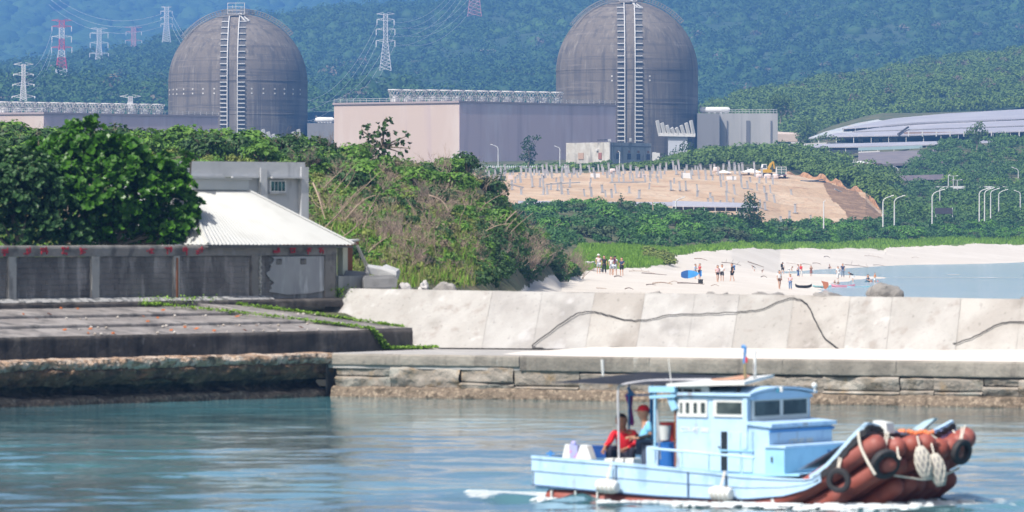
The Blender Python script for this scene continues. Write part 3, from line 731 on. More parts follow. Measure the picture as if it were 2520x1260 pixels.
for i, s_ in enumerate(posts):
    w = .34 if i != 7 else .26
    if i == len(posts)-1: w = .5
    b = MB(); b.prism([lp(s_-w/2, -.03, 2.98), lp(s_+w/2, -.03, 2.98), lp(s_+w/2, .26, 2.98), lp(s_-w/2, .26, 2.98)], (0, 0, bz0-2.98-.003))
    b.build('post', m_post if i not in (8, 9) else m_beam, wall)
m_rust = M('rust_streak', (.26, .09, .03), .9)
b = MB(); b.prism([lp(8.0-.04, -.05, 3.0), lp(8.0+.04, -.05, 3.0), lp(8.0+.04, -.032, 3.0), lp(8.0-.04, -.032, 3.0)], (0, 0, 1.36)); b.build('rust_streak', m_rust, wall)
rb = random.Random(9)
for i in range(len(posts)-1):
    s0, s1 = posts[i]+.18, posts[i+1]-.18
    light = (i == len(posts)-2)
    if i == len(posts)-2: s1 = posts[i+1]-.26
    b = MB(); z = 3.0; hh = .178; row = 0
    while z < bz0-.05:
        h = min(hh, bz0-z)
        bl = .40; x = s0-(row % 2)*bl/2
        while x < s1:
            a = max(x, s0); c = min(x+bl-.008, s1)
            if c-a > .04 and not (light and (a > s0+.45)):
                tt = .066+rb.uniform(-.006, .006)
                b.prism([lp(a, tt, z), lp(c, tt, z), lp(c, .2, z), lp(a, .2, z)], (0, 0, h-.022))
            x += bl
        z += hh; row += 1
    b.build('block_panel', m_blk, wall)
    b = MB(); b.prism([lp(s0-.1, .085, 2.98), lp(s1+.1, .085, 2.98), lp(s1+.1, .22, 2.98), lp(s0-.1, .22, 2.98)], (0, 0, bz0-2.99)); b.build('mortar_back', m_mort, wall)
    if light:
        r_ = random.Random(4)
        e = [lp(s0+.62+r_.uniform(-.09, .09)+.12*math.sin(k*.35), .02, 3.22+(bz0-3.26)*k/25.0) for k in range(26)]
        poly = e+[lp(s1+.02, .02, bz0-.03), lp(s1+.02, .02, 3.24), lp(s1-.7, .02, 3.15), lp(s0+1.4, .02, 3.12)]
        b = MB(); b.prism(poly[::-1], ln.to_3d()*.04); b.build('rendered_panel', m_blk_light, wall)
        for q, (sv, wv) in enumerate(((s0+1.02, .26), (s0+2.22, .27))):
            b = MB(); b.prism([lp(sv-wv/2, .002, 4.12), lp(sv+wv/2, .002, 4.12), lp(sv+wv/2, .016, 4.12), lp(sv-wv/2, .016, 4.12)], (0, 0, .19)); v_ = b.build('vent_opening', m_black, wall)
            b = MB()
            for k in range(3): b.prism([lp(sv-wv/2+.03+.08*k, -.01, 4.14), lp(sv-wv/2+.05+.08*k, -.01, 4.14), lp(sv-wv/2+.05+.08*k, .0, 4.14), lp(sv-wv/2+.03+.08*k, .0, 4.14)], (0, 0, .13))
            b.build('vent_bar', m_post, v_)
# broken plaster edge beside the pale panel
r_ = random.Random(14); pts = [lp(11.75+.25+r_.uniform(-.04, .04), -.01, 3.1+1.3*k/22) for k in range(23)]
b = MB(); b.tube(pts, [r_.uniform(.03, .08) for k in range(23)], 6); b.build('broken_edge', m_post, wall)
gpart('wall_footing', lgrid(-22, SE+.05, [(-.30, 2.70), (-.28, 2.92), (-.22, 2.97), (.0, 3.0)], 420, 12, .05, 4, .5), m_black, wall, True)
gpart('flaking_skirting', lgrid(-22, SE-3.3, [(-.235, 2.975), (-.18, 3.03), (-.08, 3.04), (-.02, 3.10)], 420, 8, .035, 14, .35), M('flaking_render', (.36, .35, .34), .9, [((.12, .12, .12), 4, (1, 1, .6), .46, .6, .9)], (8, .8, .05)), wall, True)
b = MB(); e0 = lp(SE, .0, 2.6); b.prism([lp(SE-.02, -.03, 2.6), lp(SE+.0, -.03, 2.6), lp(SE, 2.2, 2.6), lp(SE-.02, 2.2, 2.6)], (0, 0, 2.15)); b.build('end_return', m_beam, wall)
# red brush marks: three groups, characters worn past reading
rr = random.Random(21)
marks = [0.0, 1.55, 2.6, 4.0-.35, 4.0+.65] 
def s_of(px):
    r = (px-1260)/F; return (r*LO.y-LO.x)/(ld.x-r*ld.y)
for px in (12, 66, 107, 158, 203, 368, 413, 457, 490, 679, 718, 757, 788):
    s_ = s_of(px); cz = 4.60; b = MB()
    for k in range(7):
        x0 = s_+rr.uniform(-.14, .14); z0 = cz+rr.uniform(-.10, .10); wv = rr.uniform(.10, .26); hv = rr.uniform(.025, .045)
        if k % 2: wv, hv = hv, rr.uniform(.08, .2)
        x0 = min(max(x0, s_-.17+wv/2), s_+.17-wv/2); z0 = min(max(z0, bz0+.03+hv/2), bz1-.04-hv/2)
        b.prism([lp(x0-wv/2, -.052-.001*k, z0-hv/2), lp(x0+wv/2, -.052-.001*k, z0-hv/2+rr.uniform(-.02, .02)), lp(x0+wv/2, -.052-.001*k, z0+hv/2), lp(x0-wv/2, -.052-.001*k, z0+hv/2)], ln.to_3d()*.03)
    b.build('painted_character', m_red, wall)
# ------------------------------------------------------------------ white-roofed house
m_wroof = M('white_metal_roof', (.46, .46, .44), .55, [((.38, .375, .35), 1.2, (1, 1, 1), .5, .7, .5)])
m_hwall = M('house_render', (.46, .45, .43), .9, [((.3, .29, .28), 1.2, (1, 1, .5), .5, .66, .7)])
m_wood = M('orange_brown_wood', (.30, .10, .035), .7, [((.18, .06, .02), 5, (6, 6, .4), .45, .6, .8)])
m_cream = M('cream_paint', (.62, .60, .46), .8, [((.5, .48, .36), 2, ST, .5, .65, .6)])
house = thing('white_roofed_house', 'low house with a white corrugated hipped roof behind the block wall', 'house', tuple(lp(12.5, 1, 2.8)))
ze = 4.79; zr = 6.70
e0, e1, e2, e3 = lp(9.35, -.15, ze), lp(16.5, -.15, ze-.02), lp(16.5, 5.8, ze), lp(9.35, 5.8, ze)
r0, r1 = lp(11.55, 3.0, zr), lp(14.3, 3.0, zr)
def corr(a, b_, c, d, n, amp=.018):
    """corrugated sheet a-b bottom edge, d-c top edge"""
    V = []; up = (b_-a).cross(d-a).normalized()
    for i in range(n+1):
        u = i/n; o_ = up*(amp if i % 2 else -amp)
        V += [a.lerp(b_, u)+o_, d.lerp(c, u)+o_]
    return V, [(2*i, 2*i+2, 2*i+3, 2*i+1) for i in range(n)]
b = MB()
for q in ((e0, e1, r1, r0, 76), (e1, e2, r1, r1, 60), (e2, e3, r0, r1, 70), (e3, e0, r0, r0, 60)):
    b.add(*corr(*q))
roof = b.build('roof', m_wroof, house)
b = MB(); b.prism([p-Vector((0, 0, .10)) for p in (e0, e1, e2, e3)], (0, 0, .05)); b.build('eave_soffit', M('soffit', (.1, .1, .1), .8), house)
b = MB()
for a, c in ((e1, r1), (r0, r1), (e0, r0)): b.tube([a+Vector((0, 0, .03)), c+Vector((0, 0, .03))], .05, 6)
b.build('ridge_cap', m_wroof, roof)
b = MB(); b.prism([lp(11.7, 2.75, zr-.1), lp(14.45, 2.75, zr-.1), lp(14.45, 3.9, zr-.1), lp(11.7, 3.9, zr-.1)], (0, 0, .34))
b.prism([lp(11.6, 2.68, zr+.245), lp(14.55, 2.68, zr+.245), lp(14.55, 3.98, zr+.245), lp(11.6, 3.98, zr+.245)], (0, 0, .04)); b.build('ridge_vent', m_wroof, roof)
b = MB(); b.prism([lp(9.8, .35, 2.6), lp(16.2, .35, 2.6), lp(16.2, 5.4, 2.6), lp(9.8, 5.4, 2.6)], (0, 0, 2.09)); b.build('wall', m_hwall, house)
# porch at the far end
pa, pb_ = P(822, 588, 191), P(868, 584, 192)
b = MB(); b.prism([lp(16.55, .2, 4.84), lp(17.35, .35, 4.90), lp(17.35, 3.2, 4.90), lp(16.55, 3.2, 4.84)], (0, 0, .05)); b.build('porch_roof', m_wroof, house)
b = MB(); b.prism([lp(16.5, .22, 4.73), lp(17.33, .36, 4.77), lp(17.33, 3.1, 4.77), lp(16.5, 3.1, 4.73)], (0, 0, .10)); b.build('porch_fascia', m_wood, house)
b = MB(); b.prism([lp(16.62, .45, 3.75), lp(16.86, .45, 3.75), lp(16.86, .7, 3.75), lp(16.62, .7, 3.75)], (0, 0, .98)); b.build('porch_column', m_cream, house)
b = MB(); b.prism([lp(16.9, .6, 3.85), lp(17.28, .6, 3.85), lp(17.28, .7, 3.85), lp(16.9, .7, 3.85)], (0, 0, .92)); b.build('wooden_panel', m_wood, house)
b = MB(); b.bar(lp(17.2, .3, 4.74), lp(17.75, .15, 3.75), .05); b.build('porch_strut', m_post, house)
b = MB(); b.prism([lp(16.0, .1, 2.4), lp(18.6, .0, 2.4), lp(18.6, 2.5, 2.4), lp(16.0, 2.5, 2.4)], (0, 0, 1.32)); b.build('porch_plinth', M('plinth', (.33, .33, .32), .9, [((.2, .2, .2), 2, ST, .5, .65, .7)]), house)

# broken concrete by the porch
m_rub = M('broken_concrete', (.40, .40, .40), .9, [((.55, .55, .54), 1.4, (1, 1, 1), .5, .62, .8), ((.22, .22, .22), 1.8, (1, 1, .5), .5, .65, .7)], (6, .5, .04))
m_rubd = M('dark_broken_concrete', (.19, .19, .195), .9, [((.33, .33, .33), 1.5, (1, 1, .6), .52, .66, .8), ((.1, .1, .1), 2, (1, 1, .6), .5, .66, .7)], (6, .5, .04))
def chunk(px, py, Y, size, rz, tilt, mat, lab):
    c = P(px, py, Y); R = Matrix.Rotation(rz, 3, 'Z') @ Matrix.Rotation(tilt, 3, 'Y') @ Matrix.Rotation(tilt*.6, 3, 'X')
    b = MB(); hx, hy, hz = [v/2 for v in size]; j = random.Random(int(px)); J = lambda: j.uniform(-.04, .04)
    top = [(-hx+.06+J(), -hy+.04+J(), hz), (hx-.08+J(), -hy+.05+J(), hz+J()), (hx-.05+J(), hy+J(), hz), (-hx+.1+J(), hy+J(), hz+J())]
    mid = [(-hx, -hy, hz*.5), (hx, -hy, hz*.4), (hx, hy, hz*.5), (-hx, hy, hz*.5)]
    bot = [(-hx+.03, -hy, -hz), (hx-.03, -hy, -hz), (hx, hy, -hz), (-hx, hy, -hz)]
    V = [c+R @ Vector(v) for v in bot+mid+top]
    Fc = [(3, 2, 1, 0), (8, 9, 10, 11)]
    for l in (0, 4):
        for i in range(4): Fc.append((l+i, l+(i+1) % 4, l+4+(i+1) % 4, l+4+i))
    b.add(V, Fc); return props(b.build('concrete_slab', mat), lab, 'concrete slab', 'broken concrete by the porch')
chunk(872, 690, 191.5, (.95, .7, .62), .3, .1, m_rubd, 'dark broken concrete slab leaning against the porch plinth')
chunk(934, 693, 190.9, (1.15, .8, .42), .1, -.02, m_rubd, 'dark low concrete slab lying flat beside the seawall end')
chunk(922, 664, 191.8, (.62, .5, .30), .2, .18, m_rub, 'pale angular concrete lump topmost on the rubble heap')
chunk(958, 671, 191.6, (.62, .5, .34), -.2, .32, m_rub, 'pale tilted concrete slab at the outer end of the rubble heap')
b = MB(); b.tube([P(905, 668, 191.3), P(872, 592, 191.0)], .022, 5); props(b.build('metal_pole', m_post), 'thin leaning metal pole between porch roof and rubble', 'pole')

# ------------------------------------------------------------------ grey building
m_grey = M('grey_render', (.45, .46, .48), .9, [((.34, .35, .37), .9, ST, .5, .66, .8), ((.45, .46, .49), 2.2, ST, .56, .7, .7), ((.17, .18, .2), 1.4, (1, 1, .3), .62, .74, .6)], (5, .3, .03))
gb = thing('grey_building', 'plain grey rendered building with a stepped parapet behind the white roof', 'building', tuple(P(620, 560, 205)))
ga = Vector((X(415, 203), 203.0)); gb_ = Vector((X(751, 207), 207.0)); gd = (gb_-ga).normalized(); gn = Vector((-gd.y, gd.x)); GLn = (gb_-ga).length
def gp(s, t, z):
    p = ga+gd*s+gn*t; return Vector((p.x, p.y, z))
zt = 7.72
def gbox(s0, s1, t0, t1, z0, z1): return MB().prism([gp(s0, t0, z0), gp(s1, t0, z0), gp(s1, t1, z0), gp(s0, t1, z0)], (0, 0, z1-z0))
gbox(0, GLn, .12, 3.5, 3.0, 7.15).build('wall', m_grey, gb)
par = gbox(0, GLn, 0, .11, 7.16, zt).build('parapet', m_grey, gb)
gbox(GLn-.22, GLn+.12, -.06, .5, 3.0, 7.55).build('corner_pier', m_grey, gb)
gbox(GLn*.665, GLn*.712, -.05, .12, 3.0, 7.5).build('pier', m_grey, gb)
for s_, s2_ in ((.14, .39), (.45, .64), (.74, .97)):
    gbox(s_*GLn, s2_*GLn, -.14, -.01, 7.13, 7.19).build('ledge', m_grey, par)
wx0 = GLn*.745; ww = .74
fr = gbox(wx0, wx0+ww, .05, .118, 6.63, 7.05).build('window', M('window_frame', (.72, .72, .7), .5), gb)
m_tglass = M('teal_glass', (.06, .16, .16), .15, [((.02, .03, .04), 4, (1, 1, 1), .4, .6, .8)])
for k in range(4): gbox(wx0+.06+k*.165, wx0+.18+k*.165, .03, .048, 6.67, 7.01).build('pane', m_tglass, fr)
gbox(wx0-.03, wx0+ww+.03, .0, .1, 6.58, 6.62).build('sill', m_grey, fr)
# sliver of a pale wall at the left edge behind the tree
b = MB(); b.prism([P(-200, 440, 215), P(14, 440, 215), P(14, 440, 221), P(-200, 440, 221)], (0, 0, .65)); props(b.build('garden_wall', M('pinkish_wall', (.5, .44, .44), .9)), 'pale pinkish wall glimpsed behind the broadleaf tree', 'wall')
# ------------------------------------------------------------------ reactor domes
m_dome = M('dome_concrete', (.14, .118, .10), .9, [((.205, .175, .15), .055, (1, 1, .6), .42, .62, .8), ((.075, .065, .062), .5, (1, 1, .06), .48, .66, .8), ((.25, .225, .20), .9, (1, 1, .07), .56, .72, .65), ((.07, .06, .058), .35, (.12, .12, 3), .54, .66, .65), ((.24, .21, .19), 1.0, (.05, .05, 1.2), .6, .7, .5)], (1.2, .5, .15))
m_strip = M('dome_strip', (.085, .08, .08), .9, [((.12, .11, .11), .5, (1, 1, .1), .5, .66, .8)])
m_galv = M('galvanised_metal', (.55, .54, .53), .6, [((.33, .26, .22), .8, (1, 1, .4), .6, .75, .7)])
m_rail = M('railing_metal', (.20, .19, .19), .6)
m_patch = M('white_patch', (.6, .58, .55), .8)
def dome(name, label, pxc, Y, Rr, pyt, pys, zb, strip_off, marks):
    cx = X(pxc, Y); zs = Z(pys, Y); zt = Z(pyt, Y); H = zt-zs
    root = thing(name, label, 'reactor dome', (cx, Y, zb))
    prof = [(Rr, zb), (Rr, zb+(zs-zb)*.33), (Rr, zb+(zs-zb)*.66), (Rr, zs)]
    prof += [(Rr*math.cos(a), zs+H*math.sin(a)) for a in [math.pi/2*i/26 for i in range(1, 26)]]+[(.01, zt)]
    b = MB(); b.lathe(prof, (cx, Y, 0), 96); b.build('shell', m_dome, root, smooth=True)
    for zz in (zs-9.5, zs+.2):    # construction ring lines
        b = MB(); b.lathe([(Rr, zz), (Rr+.07, zz+.02), (Rr+.07, zz+.35), (Rr, zz+.4)], (cx, Y, 0), 96); b.build('ring_joint', m_dome, root, smooth=True)
    def S(a, z, off=0.0):         # a: angle round from facing the camera, + to the right
        if z <= zs: r = Rr+off; zz = z
        else:
            u = min(1, (z-zs)/H); r = Rr*math.sqrt(max(0, 1-u*u))+off*math.sqrt(max(0, 1-u*u)); zz = z+off*u
        return Vector((cx+r*math.sin(a), Y-r*math.cos(a), zz))
    def Sx(xo, z, off=0.0):       # keeps a constant sideways offset from the axis
        r = Rr if z <= zs else Rr*math.sqrt(max(1e-4, 1-((z-zs)/H)**2))
        return S(math.asin(max(-1, min(1, xo/max(r, .01)))), z, off)
    def M2(a, w, off):            # meridian point: a azimuth, w elevation angle
        r = (Rr+off)*math.cos(w)
        return Vector((cx+r*math.sin(a), Y-r*math.cos(a), zs+(H+off)*math.sin(w)))
    a0 = math.asin(strip_off/Rr); dA = 1.45/Rr
    zlist = list(np.linspace(zb, zs, 8))+[zs+H*math.sin(math.radians(w)) for w in range(6, 73, 6)]
    # dark backing strips under the cable ladders and the pale rib between them
    for sgn in (-1, 1):
        b = MB(); V = []
        for z in zlist: V += [Sx(strip_off+sgn*1.45, z, .06), Sx(strip_off+sgn*3.55, z, .06)]
        b.add(V, [((2*i, 2*i+1, 2*i+3, 2*i+2) if sgn > 0 else (2*i+1, 2*i, 2*i+2, 2*i+3)) for i in range(len(zlist)-1)]); b.build('dark_strip', m_strip, root)
    for sgn in (-1, 1):
        b = MB(); aa = strip_off+sgn*1.45
        pts = [Sx(aa, z, .45) for z in zlist]; b.tube(pts, .17, 6)
        z = zb+1.0; k = 0
        while z < zs+H*.93:
            p = Sx(aa, z, .45); q = Sx(aa+sgn*2.05, z, .45)
            b.bar(p, q, .30, h=.26); b.bar(p, Sx(aa, z, .0), .2)
            b.bar(q, Sx(aa+sgn*2.05, z, 0), .15)
            k += 1; z += 1.22 if z < zs-.5 else 1.75
        b.build('rung_ladder', m_galv, root)
    # railed catwalks over the top
    def rail(pf, n, name_='railing'):
        b = MB(); top = [pf(i/n, 1.25) for i in range(n+1)]; mid = [pf(i/n, .65) for i in range(n+1)]; low = [pf(i/n, .12) for i in range(n+1)]
        b.tube(top, .07, 4); b.tube(mid, .045, 4); b.tube(low, .10, 4)
        for i in range(n+1): b.bar(low[i], top[i], .11)
        b.build(name_, m_rail, root)
    for off_a in (0, .09):
        rail(lambda u, h, o=off_a: M2(math.radians(-72)+o, math.radians(38+50*u), .3+h), 22)
        rail(lambda u, h, o=off_a: M2(math.radians(80)+o, math.radians(42+46*u), .3+h), 20)
    for ww, a_, c_ in ((77, -100, 118), (80, -180, 180)):
        rail(lambda u, h, w=ww, a=a_, c=c_: M2(math.radians(a+(c-a)*u), math.radians(w), .2)+Vector((0, 0, h)), 28)
    rail(lambda u, h: M2(math.radians(-50+24*u), math.radians(68-.0*u), .2)+Vector((0, 0, h)), 8)
    # platform on top of the ladders
    pf = S(a0, zs+H*.955, .5); w2 = 3.4
    b = MB(); b.box(pf+Vector((0, -.3, .1)), (2*w2*.72, 1.6, .16))
    for xx in (-w2*.72, w2*.72): b.bar(pf+Vector((xx, -1, .1)), pf+Vector((xx, -1, 3.4)), .16)
    for hh in (1.2, 2.2, 3.3): b.bar(pf+Vector((-w2*.72, -1, hh)), pf+Vector((w2*.72, -1, hh)), .12)
    b.build('platform', m_galv, root)
    # sloping brackets beside the right ladder
    b = MB()
    p0 = M2(a0+.12, math.radians(75), .5); p1 = M2(a0+.28, math.radians(60), .35); p2 = M2(a0+.22, math.radians(78), .5); p3 = M2(a0+.40, math.radians(60), .35)
    b.bar(p0, p1, .3); b.bar(p2, p3, .3); b.bar(p1, p3, .2)
    for k in range(1, 4): b.bar(p0.lerp(p1, k/4), p2.lerp(p3, k/4), .14)
    b.build('bracket', m_galv, root)
    # anchor patches
    b = MB()
    for px_, z in marks:
        s_ = X(px_, Y)-cx
        if abs(s_) < Rr*.985:
            a = math.asin(s_/Rr); p = S(a, z, .04); R_ = Matrix.Rotation(a, 3, 'Z'); b.box(p, (.42, .12, .42), rot=R_)
    b.build('anchor_patch_pattern', m_patch, root)
    # mast and small aerials
    b = MB()
    for dx, hh in ((-1.6, 2.6), (-.6, 3.4), (.9, 2.2)): b.bar((cx+dx, Y, zt-.1), (cx+dx, Y, zt+hh), .10)
    b.build('aerial', m_galv, root)
    return root, S
Z1 = 21.0
mk = [(x, Z(y, 1650)) for y in (220, 231) for x in (420, 431, 441, 459, 482, 508, 536, 627, 655, 682, 705, 725, 741)]
d1, S1 = dome('reactor_dome', 'weathered concrete reactor dome above the bushes, a row of pale patches round it', 585.5, 1662, 20.35, 34, 205, Z1, -.6, mk)
mk2 = [(1503, Z(192, 1650)), (1503, Z(203, 1650)), (1595, Z(192, 1650)), (1595, Z(202, 1650))]
d2, S2 = dome('reactor_dome', 'weathered concrete reactor dome cut by the top of the photo, beside the old stone building', 1543, 1650, 20.6, 2, 178, Z1, .45, mk2)

# ------------------------------------------------------------------ turbine halls
m_hall = M('pink_render', (.50, .39, .33), .9, [((.58, .50, .45), .09, (1, 1, .25), .5, .68, .8), ((.42, .32, .32), .3, (1, 1, .06), .54, .7, .6)])
m_shade_lift = M('mauve_render', (.60, .46, .475), .9, [((.70, .60, .62), .12, (1, 1, .25), .5, .66, .8), ((.42, .32, .35), .3, (1, 1, .06), .52, .68, .7)])  # hall render in a lighter, pinker colour that brightens the shaded long walls
m_cap = M('roof_capping', (.33, .26, .25), .8)
m_pgrey = M('plant_concrete', (.33, .32, .31), .9, [((.40, .385, .38), .2, (1, 1, .12), .48, .66, .8), ((.19, .18, .19), .4, (1, 1, .07), .55, .7, .7)])
m_dark = M('dark_opening', (.03, .03, .035), .8)
def hall(name, label, A, B, C, zt, zb, mat=None, cap=True):
    """A left end, B near corner, C right end: (px, Y)"""
    a, b_, c = [Vector((X(p, y), y)) for p, y in (A, B, C)]; d = a+c-b_
    root = thing(name, label, 'building', (b_.x, b_.y, zb))
    m = MB(); V = [Vector((p.x, p.y, z)) for z in (zb, zt) for p in (a, b_, c, d)]
    m.add(V, [(3, 2, 1, 0), (4, 5, 6, 7), (0, 1, 5, 4), (1, 2, 6, 5), (2, 3, 7, 6), (3, 0, 4, 7)]); m.build('wall', mat or m_hall, root)
    if cap:
        m = MB(); cc = (a+b_+c+d)/4
        o_ = [Vector((p.x, p.y, zt))+(Vector((p.x, p.y, 0))-Vector((cc.x, cc.y, 0))).normalized()*.45 for p in (a, b_, c, d)]
        m.prism(o_, (0, 0, .55)); m.build('roof_capping', m_cap, root)
        m = MB(); zz = zt+.55
        for p, q in ((a, b_), (b_, c)):
            n = int((q-p).length/2.2)
            for i in range(n+1):
                u = p.lerp(q, i/n); m.bar((u.x, u.y, zz), (u.x, u.y, zz+1.0), .09)
            for hh in (.5, 1.0): m.bar((p.x, p.y, zz+hh), (q.x, q.y, zz+hh), .08)
        m.build('railing', m_galv, root)
    return root, a, b_, c, d
h2, A2, B2, C2, D2 = hall('turbine_hall', 'long pink turbine hall with a beige gable in front of the higher dome', (822, 1584), (1130, 1558), (1515, 1604), Z(253, 1558), 20)
h1, A1, B1, C1, D1 = hall('turbine_hall', 'pink turbine hall seen over the broadleaf trees in front of the other dome', (-420, 1590), (107, 1566), (537, 1612), Z(281, 1566), 20)
# joints and base details on the long hall
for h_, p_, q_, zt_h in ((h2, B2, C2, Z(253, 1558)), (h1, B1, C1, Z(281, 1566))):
    d_ = (q_-p_).normalized(); n_ = Vector((d_.y, -d_.x)); c_ = p_.lerp(q_, .5)+n_*.03; b = MB(); b.box((c_.x, c_.y, (20+zt_h)/2), ((q_-p_).length-.02, .1, zt_h-20-.02), rz=math.atan2(d_.y, d_.x)); b.build('shade_lift_side', m_shade_lift, h_)  # thin sheet over each shaded long wall, its paler colour standing in for light
m = MB()
for u in (.12, .30, .52, .71, .88):
    p = B2.lerp(C2, u); n_ = Vector((C2.y-B2.y, -(C2.x-B2.x))).normalized()
    m.box((p.x+n_.x*.02, p.y+n_.y*.02, 30), (.10, .1, 19), rz=math.atan2(C2.y-B2.y, C2.x-B2.x))
m.build('wall_joint', M('joint_line', (.33, .29, .30), .9), h2)
por = thing('loading_canopy', 'small pale concrete canopy at the corner of the long pink hall', 'canopy', tuple(P(1140, 392, 1552)))
b = MB(); c = P(1132, 389, 1550); b.box(c, (5.2, 4, .9)); b.build('canopy_slab', m_patch, por)
b = MB(); b.box(c+Vector((-.2, .4, -1.6)), (3.6, 3, 2.4)); b.build('dark_doorway', m_dark, por)
b = MB(); b.box(c+Vector((.4, -1.5, -1.6)), (.9, .4, 2.4)); b.build('pillar', m_patch, por)
b = MB(); b.bar(c+Vector((-1, -1, .4)), c+Vector((1.6, -1, .4)), .1)
for k in range(4): b.bar(c+Vector((-1+k*.86, -1, .4)), c+Vector((-1+k*.86, -1, 1.9)), .1)
b.bar(c+Vector((-1, -1, 1.9)), c+Vector((1.6, -1, 1.9)), .1); b.build('railing', m_galv, por)

# roof vents: a drum inside a flared frame
m_vent = M('vent_white', (.62, .60, .57), .7, [((.40, .38, .36), 1.0, (1, 1, .3), .55, .7, .6)])
m_ventd = M('vent_frame', (.40, .39, .37), .7, [((.2, .19, .18), 1.5, (1, 1, 1), .5, .66, .7)])
def vent_proto():
    r = thing('roof_vent', '', 'roof vent', (0, 0, 0))
    b = MB(); b.lathe([(.1, 0), (1.15, 0), (1.2, 1.3), (.95, 1.9), (.6, 2.2), (.05, 2.3)], (0, 0, .1), 14); b.build('drum', m_vent, r, local=True, smooth=True)
    b = MB(); b.lathe([(2.05, 4.05), (2.15, 4.05), (2.15, 4.35), (2.05, 4.35), (2.05, 4.05)], (0, 0, 0), 20); b.build('rim', m_vent, r, local=True)
    b = MB()
    for k in range(12):
        w = 2*math.pi*k/12; w2 = w+math.pi/6; w1 = w-math.pi/6
        lo = (1.25*math.cos(w), 1.25*math.sin(w), .0); mid = (1.65*math.cos(w), 1.65*math.sin(w), 2.3); hi = (2.08*math.cos(w2), 2.08*math.sin(w2), 4.1); hj = (2.08*math.cos(w1), 2.08*math.sin(w1), 4.1)
        b.bar(lo, mid, .14); b.bar(mid, hi, .13); b.bar(mid, hj, .13)
    b.lathe([(1.62, 2.2), (1.72, 2.2), (1.72, 2.4), (1.62, 2.4), (1.62, 2.2)], (0, 0, 0), 16)
    b.lathe([(1.3, 0), (1.7, 0), (1.7, .5), (1.3, .5)], (0, 0, 0), 16)
    b.build('flared_frame', m_ventd, r, local=True)
    return r
vp = vent_proto(); vch = childmap(vp)
zt2 = Z(253, 1558)+.5; zt1 = Z(281, 1566)+.5
n = 14
for i in range(n):
    o = vp if i == 0 else copy_tree(vp, None, vch)
    u = i/(n-1); Y_ = 1592+34*u; o.location = (X(973+(1369-973)*u, Y_), Y_, zt2+.1 if i >= 3 else zt2)
    if i < 3: o.scale = (1, 1, .93)
    o['label'] = 'white flared vent in the row on top of the long pink hall'; o['group'] = 'roof vents on the long pink hall'
for i in range(13):
    o = copy_tree(vp, None, vch); u = i/12; Y_ = 1600+32*u
    o.location = (X(10+(388-10)*u, Y_), Y_, zt1+.1); o.scale = (1, 1, .84)
    o['label'] = 'white flared vent in the row on the hall before the patched dome'; o['group'] = 'roof vents on the hall behind the broadleaf trees'

# grey annexes beside the domes
def annex(name, label, pxs_, Yf, zt, zb, mat, depth=25, seams=()):
    x0, x1 = X(pxs_[0], Yf), X(pxs_[1], Yf)
    root = thing(name, label, 'building', ((x0+x1)/2, Yf, zb))
    b = MB(); b.box(((x0+x1)/2, Yf+depth/2, (zt+zb)/2), (x1-x0, depth, zt-zb)); b.build('wall', mat, root)
    for px_, w in seams:
        b = MB(); b.box((X(px_, Yf), Yf-.06, (zt+zb)/2-.8), (w, .3, zt-zb-2.6)); b.build('recess_strip', M('seam_%d' % px_, (.13, .13, .14), .9), root)
    return root
an2 = annex('auxiliary_building', 'tall grey concrete block with vertical seams at the side of the reactor dome', (1716, 1914), 1640, Z(279, 1640), 19, m_pgrey, 22, ((1790, .35), (1841, 1.1), (1898, .45)))
m_pd = M('plant_concrete_dark', (.20, .195, .20), .9, [((.13, .13, .135), .3, (1, 1, .1), .5, .68, .7)])
b = MB(); b.box((X(1743, 1639), 1638.4, (Z(279.5, 1638)+19)/2), (X(1770, 1638)-X(1716, 1638), 3, Z(279.5, 1638)-19)); b.build('dark_bay', m_pd, an2)
b = MB()
for hh in (.5, 1.1): b.bar((X(1776, 1640), 1640.2, Z(279, 1640)+hh), (X(1912, 1640), 1640.2, Z(279, 1640)+hh), .09)
for i in range(17):
    xx = X(1776+136*i/16, 1640); b.bar((xx, 1640.2, Z(279, 1640)), (xx, 1640.2, Z(279, 1640)+1.1), .09)
b.build('railing', m_galv, an2)
an1 = annex('auxiliary_building', 'small dark grey block between the patched dome and the beige gable', (756, 828), 1650, Z(303, 1650), 19, m_pd, 20)
m_wtank = M('white_tank', (.66, .65, .63), .6)
for (x0, x1, yt, yb, Y_, lab) in ((1722, 1796, 264, 279, 1646, 'white horizontal tank on the tall grey block beside the dome'), (776, 822, 289, 303, 1656, 'white horizontal tank on the small dark grey block')):
    r_ = (yb-yt)/2*Y_/F; b = MB(); zc = Z((yt+yb)/2, Y_)+.1; ax = [(X(x0, Y_), Y_, zc), (X(x0, Y_)+.6, Y_, zc), (X(x1, Y_)-.6, Y_, zc), (X(x1, Y_), Y_, zc)]
    t_ = thing('roof_tank', lab, 'tank', ax[1]); b.tube(ax, [r_*.6, r_, r_, r_*.6], 14); b.build('tank_body', m_wtank, t_, smooth=True)
    b = MB()
    for k in range(5):
        xx = X(x0, Y_)+1+k*(X(x1, Y_)-X(x0, Y_)-2)/4; b.box((xx, Y_, zc-r_*.75), (.5, 1.2, r_*.6)); b.tube([(xx+.6, Y_, zc-r_*1.02), (xx+.6, Y_, zc-r_*1.0), (xx+.6, Y_, zc+r_*1.02)], .08, 5)
    b.build('saddle', m_galv, t_)
    b = MB(); b.tube([(X(x0, Y_)-.2, Y_, zc-r_*.5), (X(x0, Y_)+.6, Y_, zc+r_*.6), (X(x0, Y_)+.1, Y_, zc+r_*1.4)], .35, 6); b.build('vent_pipe', m_pd, t_)

